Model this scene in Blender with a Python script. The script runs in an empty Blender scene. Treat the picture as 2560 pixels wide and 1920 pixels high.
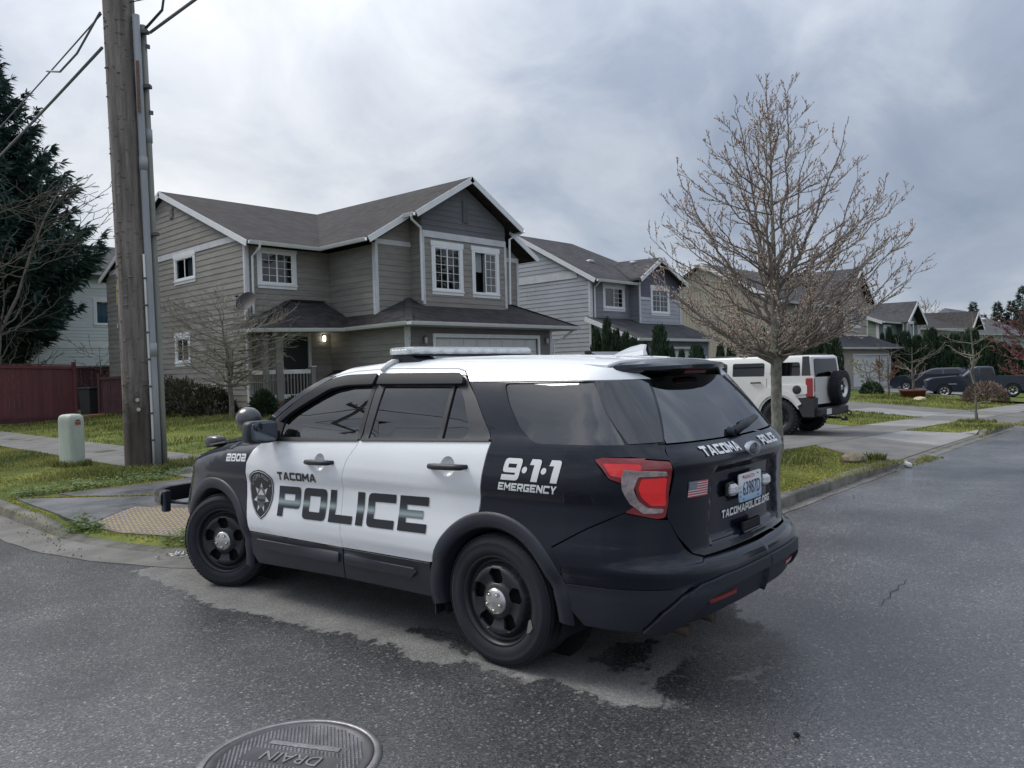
import bpy, bmesh, math, random
import numpy as np
from math import sin, cos, pi, radians, sqrt, atan2, hypot
from mathutils import Vector, Matrix
from mathutils.geometry import delaunay_2d_cdt

sc = bpy.context.scene
COL = sc.collection
# ---------------------------------------------------------------- camera
CAM_YAW, CAM_PITCH, CAM_ROLL, CAM_H = radians(43.215), radians(-1.028), radians(-1.614), 1.622
cam = bpy.data.cameras.new('camera')
cam.sensor_fit = 'HORIZONTAL'; cam.sensor_width = 36.0
cam.lens = 1943.9 / 2560 * 36.0
cam.clip_start = 0.05; cam.clip_end = 3000
camo = bpy.data.objects.new('camera', cam); COL.objects.link(camo)
_f = Vector((cos(CAM_PITCH)*cos(CAM_YAW), cos(CAM_PITCH)*sin(CAM_YAW), sin(CAM_PITCH)))
_r = Vector((sin(CAM_YAW), -cos(CAM_YAW), 0)); _u = _r.cross(_f)
_r2 = cos(CAM_ROLL)*_r + sin(CAM_ROLL)*_u; _u2 = -sin(CAM_ROLL)*_r + cos(CAM_ROLL)*_u
camo.matrix_world = Matrix(((_r2.x,_u2.x,-_f.x,0),(_r2.y,_u2.y,-_f.y,0),(_r2.z,_u2.z,-_f.z,CAM_H),(0,0,0,1)))
sc.camera = camo
# ---------------------------------------------------------------- world: broken overcast
SUN_AZ, SUN_EL = radians(112), radians(48)
wd = bpy.data.worlds.new('World'); sc.world = wd; wd.use_nodes = True
nt = wd.node_tree; nt.nodes.clear()
def N(nt, t, **k):
    n = nt.nodes.new(t)
    for a, b in k.items(): setattr(n, a, b)
    return n
def wire(nt, a, b): nt.links.new(a, b)
out = N(nt, 'ShaderNodeOutputWorld')
sky = N(nt, 'ShaderNodeTexSky', sky_type='NISHITA', sun_disc=False, sun_elevation=SUN_EL, sun_rotation=pi/2 - SUN_AZ, dust_density=2.0)
tc = N(nt, 'ShaderNodeTexCoord')
sep = N(nt, 'ShaderNodeSeparateXYZ'); wire(nt, tc.outputs['Generated'], sep.inputs[0])
def math_(op, a, b=None, c=None, clamp=False, nt=nt):
    n = N(nt, 'ShaderNodeMath', operation=op, use_clamp=clamp)
    for i, v in enumerate((a, b, c)):
        if v is None: continue
        if isinstance(v, (int, float)): n.inputs[i].default_value = v
        else: wire(nt, v, n.inputs[i])
    return n.outputs[0]
# project the view direction on a cloud deck
zz = math_('MAXIMUM', sep.outputs[2], 0.0)
den = math_('ADD', zz, 0.55)
cx = math_('DIVIDE', sep.outputs[0], den); cy = math_('DIVIDE', sep.outputs[1], den)
cmb = N(nt, 'ShaderNodeCombineXYZ'); wire(nt, cx, cmb.inputs[0]); wire(nt, cy, cmb.inputs[1])
def wnoise(scale, detail, rough, off, dist=0.0):
    mp = N(nt, 'ShaderNodeMapping'); mp.inputs['Location'].default_value = off
    wire(nt, cmb.outputs[0], mp.inputs[0])
    n = N(nt, 'ShaderNodeTexNoise'); n.inputs['Scale'].default_value = scale
    n.inputs['Detail'].default_value = detail; n.inputs['Roughness'].default_value = rough
    n.inputs['Distortion'].default_value = dist
    wire(nt, mp.outputs[0], n.inputs['Vector']); return n.outputs[0]
SKY_OFF1 = (-5.17, 7.79, 0.0); SKY_OFF2 = (0.4, 4.1, 0.0)
big = wnoise(0.95, 2, 0.4, SKY_OFF1, 0.25)
fine = wnoise(4.2, 6, 0.55, SKY_OFF2, 0.4)
cl = math_('ADD', math_('MULTIPLY', big, 0.56), math_('MULTIPLY', fine, 0.48))
# glow of the hidden sun: lighter cloud towards it
sd = Vector((cos(SUN_EL)*cos(SUN_AZ), cos(SUN_EL)*sin(SUN_AZ), sin(SUN_EL)))
vm = N(nt, 'ShaderNodeVectorMath', operation='DOT_PRODUCT'); wire(nt, tc.outputs['Generated'], vm.inputs[0]); vm.inputs[1].default_value = sd
glow = math_('POWER', math_('MAXIMUM', vm.outputs['Value'], 0.0), 3.0)
cl2 = math_('ADD', cl, math_('MULTIPLY', glow, 0.17))
ramp = N(nt, 'ShaderNodeValToRGB'); wire(nt, cl2, ramp.inputs[0])
el = ramp.color_ramp.elements
el[0].position = 0.34; el[0].color = (0.225, 0.27, 0.355, 1)
el[1].position = 0.80; el[1].color = (0.80, 0.81, 0.825, 1)
e = el.new(0.46); e.color = (0.310, 0.355, 0.440, 1)
e = el.new(0.56); e.color = (0.45, 0.49, 0.555, 1)
e = el.new(0.66); e.color = (0.60, 0.625, 0.67, 1)
# overcast luminance rises from the horizon to the zenith
grad = math_('ADD', 0.80, math_('MULTIPLY', math_('MAXIMUM', math_('SUBTRACT', zz, 0.25), 0.0), 1.25))
mul = N(nt, 'ShaderNodeMix', data_type='RGBA', blend_type='MULTIPLY'); mul.inputs[0].default_value = 1.0
wire(nt, ramp.outputs[0], mul.inputs[6]); wire(nt, grad, mul.inputs[7])
skm = N(nt, 'ShaderNodeMix', data_type='RGBA', blend_type='MULTIPLY'); skm.inputs[0].default_value = 1.0
wire(nt, sky.outputs[0], skm.inputs[6]); skm.inputs[7].default_value = (0.09, 0.09, 0.09, 1)
mx = N(nt, 'ShaderNodeMix', data_type='RGBA'); mx.inputs[0].default_value = 0.90
wire(nt, skm.outputs[2], mx.inputs[6]); wire(nt, mul.outputs[2], mx.inputs[7])
bg = N(nt, 'ShaderNodeBackground'); bg.inputs[1].default_value = 1.0
wire(nt, mx.outputs[2], bg.inputs[0]); wire(nt, bg.outputs[0], out.inputs[0])
# ---------------------------------------------------------------- sun (veiled)
sl = bpy.data.lights.new('sun', 'SUN'); sl.energy = 1.5; sl.angle = radians(24); sl.color = (1.0, 0.96, 0.90)
so = bpy.data.objects.new('sun', sl); COL.objects.link(so)
so.rotation_euler = (-sd).to_track_quat('-Z', 'Y').to_euler()
# ---------------------------------------------------------------- view
vs = sc.view_settings
vs.view_transform = 'Standard'; vs.look = 'None'; vs.exposure = 0.62; vs.gamma = 1.0; vs.use_curve_mapping = False
sc.render.engine = 'CYCLES'
sc.cycles.max_bounces = 8; sc.cycles.transparent_max_bounces = 12
sc.cycles.use_denoising = True
random.seed(7); RNG = np.random.default_rng(7)

# ================================================================ helpers
def tag(o, label=None, cat=None, group=None, kind=None):
    if label: o['label'] = label
    if cat: o['category'] = cat
    if group: o['group'] = group
    if kind: o['kind'] = kind
    return o
def empty(name, loc=(0,0,0), rz=0.0, label=None, cat=None, group=None):
    o = bpy.data.objects.new(name, None); COL.objects.link(o)
    o.empty_display_size = 0.2
    o.location = loc; o.rotation_euler = (0, 0, rz)
    return tag(o, label, cat, group)
def root_inv(p):
    """inverse of the top-level ancestor's transform, for parts modelled in world coordinates"""
    return (Matrix.Translation(p.location) @ p.rotation_euler.to_matrix().to_4x4()).inverted()
def link(name, me, mat=None, parent=None, world=False):
    o = bpy.data.objects.new(name, me); COL.objects.link(o)
    if mat is not None and not me.materials: me.materials.append(mat)
    if parent is not None:
        o.parent = parent
        if world and parent.type == 'EMPTY': o.matrix_parent_inverse = root_inv(parent)
    return o
def np_mesh(name, v, f, smooth=False, sharp=None):
    """v (n,3); f list of index lists or (m,k) array"""
    me = bpy.data.meshes.new(name)
    if isinstance(f, np.ndarray) and f.ndim == 2:
        v = np.asarray(v, np.float32); m, k = f.shape
        me.vertices.add(len(v)); me.vertices.foreach_set('co', v.ravel())
        me.loops.add(m*k); me.loops.foreach_set('vertex_index', f.astype(np.int32).ravel())
        me.polygons.add(m); me.polygons.foreach_set('loop_start', np.arange(0, m*k, k, dtype=np.int32))
        me.update(calc_edges=True); me.validate()
    else:
        me.from_pydata([tuple(map(float, p)) for p in v], [], [tuple(int(i) for i in q) for q in f]); me.update()
    if smooth or sharp: me.polygons.foreach_set('use_smooth', [True]*len(me.polygons))
    if sharp: me.set_sharp_from_angle(angle=radians(sharp))
    return me
class MB:
    """collects primitives into one mesh"""
    def __init__(s): s.v = []; s.f = []; s.sm = []
    def add(s, v, f, smooth=False):
        b = len(s.v); s.v += [tuple(p) for p in v]; s.f += [tuple(i+b for i in q) for q in f]; s.sm += [smooth]*len(f); return s
    def box(s, a, b):
        x0,y0,z0 = a; x1,y1,z1 = b
        x0,x1 = min(x0,x1),max(x0,x1); y0,y1 = min(y0,y1),max(y0,y1); z0,z1 = min(z0,z1),max(z0,z1)
        return s.add([(x0,y0,z0),(x1,y0,z0),(x1,y1,z0),(x0,y1,z0),(x0,y0,z1),(x1,y0,z1),(x1,y1,z1),(x0,y1,z1)],
            [(3,2,1,0),(4,5,6,7),(0,1,5,4),(1,2,6,5),(2,3,7,6),(3,0,4,7)])
    def bbox(s, c, sz, rz=0.0, bev=0.0):
        """box by centre and size, chamfered vertical/horizontal edges"""
        x,y,z = [q/2 for q in sz]
        b = min(bev, x*.9, y*.9, z*.9)
        if b <= 0: P = [(sx*x,sy*y,sz_*z) for sz_ in (-1,1) for sx,sy in ((-1,-1),(1,-1),(1,1),(-1,1))]; F = [(3,2,1,0),(4,5,6,7),(0,1,5,4),(1,2,6,5),(2,3,7,6),(3,0,4,7)]
        else:
            ring = lambda dx,dy,zz: [(-x+dx+0,-y+dy,zz)]
            def oct_(i, zz):
                X,Y = x-i, y-i; c = b
                return [(-X+c,-Y,zz),(X-c,-Y,zz),(X,-Y+c,zz),(X,Y-c,zz),(X-c,Y,zz),(-X+c,Y,zz),(-X,Y-c,zz),(-X,-Y+c,zz)]
            P = oct_(b*.8,-z)+oct_(0,-z+b)+oct_(0,z-b)+oct_(b*.8,z)
            F = [tuple(range(7,-1,-1)), tuple(range(24,32))]
            for L in range(3):
                for i in range(8): j=(i+1)%8; F.append((L*8+i,L*8+j,L*8+8+j,L*8+8+i))
        cr,sr = cos(rz),sin(rz)
        return s.add([(c[0]+p[0]*cr-p[1]*sr, c[1]+p[0]*sr+p[1]*cr, c[2]+p[2]) for p in P] if not isinstance(c, Matrix) else [c@Vector(p) for p in P], F)
    def prism(s, poly, fn, d0, d1):
        """2D polygon (ccw) extruded; fn(u,v,d)->xyz"""
        n = len(poly)
        v = [fn(u,w,d0) for u,w in poly]+[fn(u,w,d1) for u,w in poly]
        f = [tuple(range(n-1,-1,-1)), tuple(range(n,2*n))]+[(i,(i+1)%n,n+(i+1)%n,n+i) for i in range(n)]
        return s.add(v, f)
    def tube(s, path, r, n=8, caps=True, smooth=True):
        path = [Vector(p) for p in path]
        if not isinstance(r, (list, tuple)): r = [r]*len(path)
        V = []; F = []; up = None
        for i, p in enumerate(path):
            t = (path[min(i+1,len(path)-1)] - path[max(i-1,0)])
            t = t.normalized() if t.length > 1e-9 else Vector((0,0,1))
            if up is None: up = Vector((1,0,0)) if abs(t.x) < .8 else Vector((0,1,0))
            a = (up - t*up.dot(t)); a = a.normalized() if a.length > 1e-6 else t.orthogonal().normalized()
            b = t.cross(a); up = a
            for k in range(n):
                q = 2*pi*k/n; V.append(p + (a*cos(q)+b*sin(q))*r[i])
        for i in range(len(path)-1):
            for k in range(n):
                k2 = (k+1)%n; F.append((i*n+k,i*n+k2,(i+1)*n+k2,(i+1)*n+k))
        s.add(V, F, smooth)
        if caps:
            b = len(s.v)-len(V)
            s.f.append(tuple(b+k for k in range(n-1,-1,-1))); s.sm.append(False)
            m = b+(len(path)-1)*n; s.f.append(tuple(m+k for k in range(n))); s.sm.append(False)
        return s
    def lathe(s, prof, n=24, c=(0,0,0), axis='z', smooth=True, a0=0.0, a1=2*pi):
        """prof [(r,h)]"""
        full = abs(a1-a0-2*pi) < 1e-6; m = n if full else n+1
        V = []
        for r,h in prof:
            for k in range(m):
                q = a0+(a1-a0)*k/n; p = (r*cos(q), r*sin(q), h)
                if axis == 'y': p = (p[0], p[2], p[1])
                elif axis == 'x': p = (p[2], p[0], p[1])
                V.append((c[0]+p[0], c[1]+p[1], c[2]+p[2]))
        F = []
        for i in range(len(prof)-1):
            for k in range(n if full else n):
                k2 = (k+1)%m if full else k+1
                q = (i*m+k,i*m+k2,(i+1)*m+k2,(i+1)*m+k)
                F.append(q if axis != 'y' else q[::-1])
        return s.add(V, F, smooth)
    def disc(s, c, r, n=16, axis='z', flip=False):
        V = []
        for k in range(n):
            q = 2*pi*k/n; p = (r*cos(q), r*sin(q), 0)
            if axis == 'y': p = (p[0], 0, p[1])
            elif axis == 'x': p = (0, p[0], p[1])
            V.append((c[0]+p[0], c[1]+p[1], c[2]+p[2]))
        f = tuple(range(n)); f = f[::-1] if flip else f
        return s.add(V, [f])
    def build(s, name, mat, parent=None, world=False):
        me = bpy.data.meshes.new(name); me.from_pydata([tuple(p) for p in s.v], [], s.f); me.update()
        me.polygons.foreach_set('use_smooth', s.sm)
        return link(name, me, mat, parent, world)
class Sp:
    """monotone cubic interpolation (vectorised)"""
    def __init__(s, xs, ys):
        x = np.array(xs, float); y = np.array(ys, float); s.x, s.y = x, y
        h = np.diff(x); d = np.diff(y)/h; m = np.zeros(len(x))
        m[0], m[-1] = d[0], d[-1]
        for i in range(1, len(x)-1):
            if d[i-1]*d[i] > 0:
                w1, w2 = 2*h[i]+h[i-1], h[i]+2*h[i-1]; m[i] = (w1+w2)/(w1/d[i-1]+w2/d[i])
        s.m = m
    def __call__(s, q):
        q = np.asarray(q, float); x, y, m = s.x, s.y, s.m
        qc = np.clip(q, x[0], x[-1]); i = np.clip(np.searchsorted(x, qc, side='right')-1, 0, len(x)-2)
        h = x[i+1]-x[i]; t = (qc-x[i])/h; t2 = t*t; t3 = t2*t
        return (2*t3-3*t2+1)*y[i]+(t3-2*t2+t)*h*m[i]+(-2*t3+3*t2)*y[i+1]+(t3-t2)*h*m[i+1]
def in_loops(P, loops):
    P = np.asarray(P, float); inside = np.zeros(len(P), bool)
    for L in loops:
        L = np.asarray(L, float); a = L; b = np.roll(L, -1, 0)
        for (x0,y0),(x1,y1) in zip(a, b):
            if y0 == y1: continue
            c = ((y0 > P[:,1]) != (y1 > P[:,1]))
            xi = (x1-x0)*(P[:,1]-y0)/(y1-y0)+x0
            inside ^= c & (P[:,0] < xi)
    return inside
def seg_dist(P, loops):
    P = np.asarray(P, float); D = np.full(len(P), 1e9)
    for L in loops:
        L = np.asarray(L, float)
        for a, b in zip(L, np.roll(L, -1, 0)):
            ab = b-a; l2 = ab@ab
            if l2 < 1e-14: continue
            t = np.clip(((P-a)@ab)/l2, 0, 1); D = np.minimum(D, np.hypot(*(P-a-t[:,None]*ab).T))
    return D
def resample(L, step):
    o = []
    for a, b in zip(L, L[1:]+L[:1]):
        n = max(1, int(math.ceil(hypot(b[0]-a[0], b[1]-a[1])/step - 1e-6)))
        o += [(a[0]+(b[0]-a[0])*k/n, a[1]+(b[1]-a[1])*k/n) for k in range(n)]
    return o
def round_loop(L, r, n=3):
    """round the corners of a loop; r number or list per corner"""
    o = []; m = len(L)
    for i in range(m):
        p = Vector(L[i]); a = Vector(L[i-1]); b = Vector(L[(i+1)%m])
        rr = r[i] if isinstance(r, (list, tuple)) else r
        da, db = (a-p), (b-p); k = min(rr, da.length*.48, db.length*.48)
        if k <= 1e-6: o.append(tuple(p)); continue
        s, e = p+da.normalized()*k, p+db.normalized()*k
        for j in range(n+1):
            t = j/n; q = s*(1-t)**2+p*2*t*(1-t)+e*t*t; o.append(tuple(q))
    return o
def tri2d(loops, step):
    """triangulate loops (even-odd) with an interior grid"""
    loops = [resample(list(L), step) for L in loops]
    V = []; E = []
    for L in loops:
        b = len(V); V += L; E += [(b+i, b+(i+1)%len(L)) for i in range(len(L))]
    A = np.array(V); x0,y0 = A.min(0); x1,y1 = A.max(0)
    gx = np.arange(x0+step*.5, x1, step); gy = np.arange(y0+step*.5, y1, step*.87)
    if len(gx) and len(gy):
        G = np.array([(x+(step*.5 if j%2 else 0), y) for j,y in enumerate(gy) for x in gx])
        G = G[in_loops(G, loops)]
        if len(G): G = G[seg_dist(G, loops) > step*.45]
        V = V + [tuple(p) for p in G]
    r = delaunay_2d_cdt([Vector(p) for p in V], E, [], 0, 1e-6)
    vo = np.array([tuple(p) for p in r[0]]); fo = np.array([f for f in r[2] if len(f) == 3], int)
    if len(fo) == 0: return vo, fo
    c = vo[fo].mean(1); fo = fo[in_loops(c, loops)]
    a,b,c = vo[fo[:,0]],vo[fo[:,1]],vo[fo[:,2]]
    ar = (b[:,0]-a[:,0])*(c[:,1]-a[:,1])-(b[:,1]-a[:,1])*(c[:,0]-a[:,0])
    fo[ar < 0] = fo[ar < 0][:, ::-1]; fo = fo[np.abs(ar) > 1e-10]
    return vo, fo
def panel(name, loops, mapf, mat, parent, step=.05, off=0.0, thick=.014, flip=False, mirror=False, uvz=None):
    """curved panel: 2D loops mapped by mapf(a,b)->(n,3); offset along the surface normal, folded edge"""
    vo, fo = tri2d(loops, step)
    e = 2e-3
    P = mapf(vo[:,0], vo[:,1]); Pa = mapf(vo[:,0]+e, vo[:,1])-mapf(vo[:,0]-e, vo[:,1]); Pb = mapf(vo[:,0], vo[:,1]+e)-mapf(vo[:,0], vo[:,1]-e)
    nn = np.cross(Pa, Pb); nn /= np.linalg.norm(nn, axis=1, keepdims=True)+1e-12
    if flip: nn = -nn; fo = fo[:, ::-1]
    P = P + nn*off
    F = [tuple(f) for f in fo]; V = P; LN = [nn[i] for f in fo for i in f]
    if thick > 0:
        cnt = {}
        for f in fo:
            for a, b in ((f[0],f[1]),(f[1],f[2]),(f[2],f[0])): cnt[(a,b)] = 1
        be = [k for k in cnt if (k[1],k[0]) not in cnt]
        n0 = len(V); idx = {}
        ext = []
        for a, b in be:
            for q in (a, b):
                if q not in idx: idx[q] = n0+len(ext); ext += [P[q], P[q]-nn[q]*thick]
        if ext: V = np.vstack([V, np.array(ext)])
        for a, b in be:
            A, B = idx[a], idx[b]; F.append((A, A+1, B+1, B))
            d = np.cross(P[b]-P[a], nn[a]); d = d/(np.linalg.norm(d)+1e-12)
            LN += [(d+nn[a]*.6)/np.linalg.norm(d+nn[a]*.6), d, d, (d+nn[b]*.6)/np.linalg.norm(d+nn[b]*.6)]
    LN = np.array(LN)
    obs = []
    for s in ((1,-1) if mirror else (1,)):
        if s == 1: VV, FF, NN = V, F, LN
        else:
            VV = V*np.array([1,-1,1]); FF = [f[::-1] for f in F]; NN = []; k = 0
            for f in F: NN += list(LN[k:k+len(f)][::-1]); k += len(f)
            NN = np.array(NN)*np.array([1,-1,1])
        me = np_mesh(name, VV, FF, True)
        me.normals_split_custom_set([tuple(q) for q in NN])
        obs.append(link(name, me, mat, parent))
    return obs if mirror else obs[0]
# ================================================================ materials
MATS = {}
def M(name, col, rough=.6, metal=0.0, spec=.5, var=0.0, vscale=4.0, bump=0.0, bscale=60.0, coat=0.0, emit=None, alpha=None, stretch=(1,1,1), col2=None, rvar=0.0, orand=0.0):
    if name in MATS: return MATS[name]
    m = bpy.data.materials.new(name); m.use_nodes = True; nt = m.node_tree; b = nt.nodes['Principled BSDF']
    b.inputs['Base Color'].default_value = (*col, 1); b.inputs['Roughness'].default_value = rough
    b.inputs['Metallic'].default_value = metal; b.inputs['Specular IOR Level'].default_value = spec
    if coat: b.inputs['Coat Weight'].default_value = coat; b.inputs['Coat Roughness'].default_value = .03
    if emit: b.inputs['Emission Color'].default_value = (*emit[0], 1); b.inputs['Emission Strength'].default_value = emit[1]
    if alpha is not None: b.inputs['Alpha'].default_value = alpha
    if var or bump or rvar:
        tc = N(nt, 'ShaderNodeTexCoord'); mp = N(nt, 'ShaderNodeMapping'); wire(nt, tc.outputs['Object'], mp.inputs[0]); mp.inputs['Scale'].default_value = stretch
    if var or rvar:
        n = N(nt, 'ShaderNodeTexNoise'); n.inputs['Scale'].default_value = vscale; n.inputs['Detail'].default_value = 6; n.inputs['Roughness'].default_value = .62
        wire(nt, mp.outputs[0], n.inputs['Vector'])
    if var:
        r = N(nt, 'ShaderNodeValToRGB'); wire(nt, n.outputs[0], r.inputs[0])
        c2 = col2 or tuple(c*(1+var) for c in col); c1 = tuple(c*(1-var) for c in col) if col2 is None else col
        r.color_ramp.elements[0].position = .33; r.color_ramp.elements[0].color = (*c1, 1)
        r.color_ramp.elements[1].position = .67; r.color_ramp.elements[1].color = (*c2, 1)
        wire(nt, r.outputs[0], b.inputs['Base Color'])
    if rvar:
        mr = N(nt, 'ShaderNodeMapRange'); wire(nt, n.outputs[0], mr.inputs[0]); mr.inputs[1].default_value = .3; mr.inputs[2].default_value = .7
        mr.inputs[3].default_value = max(.02, rough-rvar); mr.inputs[4].default_value = min(1, rough+rvar); wire(nt, mr.outputs[0], b.inputs['Roughness'])
    if bump:
        n2 = N(nt, 'ShaderNodeTexNoise'); n2.inputs['Scale'].default_value = bscale; n2.inputs['Detail'].default_value = 4
        wire(nt, mp.outputs[0], n2.inputs['Vector'])
        bp = N(nt, 'ShaderNodeBump'); bp.inputs['Strength'].default_value = bump; bp.inputs['Distance'].default_value = .02
        wire(nt, n2.outputs[0], bp.inputs['Height']); wire(nt, bp.outputs[0], b.inputs['Normal'])
    if orand:
        oi = N(nt, 'ShaderNodeObjectInfo'); mr = N(nt, 'ShaderNodeMapRange'); wire(nt, oi.outputs['Random'], mr.inputs[0]); mr.inputs[3].default_value = 1-orand; mr.inputs[4].default_value = 1+orand
        mx = N(nt, 'ShaderNodeMix', data_type='RGBA', blend_type='MULTIPLY'); mx.inputs[0].default_value = 1; wire(nt, mr.outputs[0], mx.inputs[7])
        if b.inputs['Base Color'].links: wire(nt, b.inputs['Base Color'].links[0].from_socket, mx.inputs[6])
        else: mx.inputs[6].default_value = (*col, 1)
        wire(nt, mx.outputs[2], b.inputs['Base Color'])
    MATS[name] = m; return m
def glassmat(name, tint=(.5,.55,.55), dark=.0, rough=.02, refl=.075):
    """thin tinted pane: fresnel gloss over tinted transparency"""
    if name in MATS: return MATS[name]
    m = bpy.data.materials.new(name); m.use_nodes = True; nt = m.node_tree; nt.nodes.clear()
    o = N(nt, 'ShaderNodeOutputMaterial'); g = N(nt, 'ShaderNodeBsdfGlossy'); g.inputs['Roughness'].default_value = rough
    t = N(nt, 'ShaderNodeBsdfTransparent'); t.inputs[0].default_value = (*tint, 1)
    ge = N(nt, 'ShaderNodeNewGeometry'); dt = N(nt, 'ShaderNodeVectorMath', operation='DOT_PRODUCT'); wire(nt, ge.outputs['Normal'], dt.inputs[0]); wire(nt, ge.outputs['Incoming'], dt.inputs[1])
    c_ = math_('SUBTRACT', 1.0, math_('ABSOLUTE', dt.outputs['Value'], nt=nt), nt=nt, clamp=True)
    kk = math_('ADD', refl, math_('MULTIPLY', math_('POWER', c_, 5.0, nt=nt), 1-refl, nt=nt), nt=nt, clamp=True)
    mx = N(nt, 'ShaderNodeMixShader'); wire(nt, kk, mx.inputs[0]); wire(nt, t.outputs[0], mx.inputs[1]); wire(nt, g.outputs[0], mx.inputs[2])
    wire(nt, mx.outputs[0], o.inputs[0]); MATS[name] = m; return m
# ---- terrain shape
def base(X):
    t = X-6.0; return -.023*(0 if t <= 0 else t*t/8 if t < 4 else t-2)
def smin(a, b, k=1.5):
    h = max(k-abs(a-b), 0)/k; return min(a, b)-h*h*k*.25
def rise(X, Y):
    m = max(0.0, smin(max(0, Y-8.0), max(0, X-6.0))) ; return .12+.075*min(m, 11)
def ground(X, Y): return base(X)+rise(X, Y)
# ================================================================ ground, road, kerb, pavements
def sstep(t): t = min(1, max(0, t)); return t*t*(3-2*t)
KX, KY, KRX, KRY = 8.43, 9.3, 5.81, 5.53
def kerbY(X): return float(np.interp(X, [8.43, 13.1, 18.8, 28.3, 32, 200], [3.77, 4.07, 4.46, 4.93, 5.0, 5.0]))
DRIVES = [(13.3, 15.3, 20.95, 22.2), (26.0, 28.4, 34.7, 37.0), (46.0, 48.4, 58.6, 61.0)]   # apron left, throat left, throat right, apron right
def drop(X):
    """1 where the kerb along the street is dropped"""
    return max([0]+[sstep(min(X-a, d-X)/.5) for a,b,c,d in DRIVES])
def lot(X, Y):
    r = rise(X, Y)
    if X < 8.43 and Y < 10.2:
        rho = hypot((X-KX)/KRX, (Y-KY)/KRY); d = (1-rho)*5.6
        w = sstep((9.75-Y)/.7)*sstep((6.2-X)/.8)
        r = r*(1-w) + w*min(r, .018+.102*sstep(d/1.5))
    elif X >= 8.43 and Y < 8:
        d = Y-kerbY(X); w = drop(X)
        r = r*(1-w)+w*min(r, .015+.105*sstep(d/2.0))
    return base(X)+r
def kerb_path():
    P = [(2.62, y) for y in np.linspace(90, 30, 8)]+[(2.62, y) for y in np.linspace(28, 9.4, 32)]
    for a in np.linspace(pi, 1.5*pi, 40): P.append((KX+KRX*cos(a), KY+KRY*sin(a)))
    P += [(x, kerbY(x)) for x in np.linspace(8.8, 40, 90)]+[(x, kerbY(x)) for x in np.linspace(44, 220, 24)]
    return P
KP = kerb_path()
def normals2(P):
    o = []
    for i in range(len(P)):
        a = P[max(i-1,0)]; b = P[min(i+1,len(P)-1)]; t = Vector((b[0]-a[0], b[1]-a[1])).normalized(); o.append((-t.y, t.x))   # left = towards the lots
    return o
KN = normals2(KP)
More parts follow.
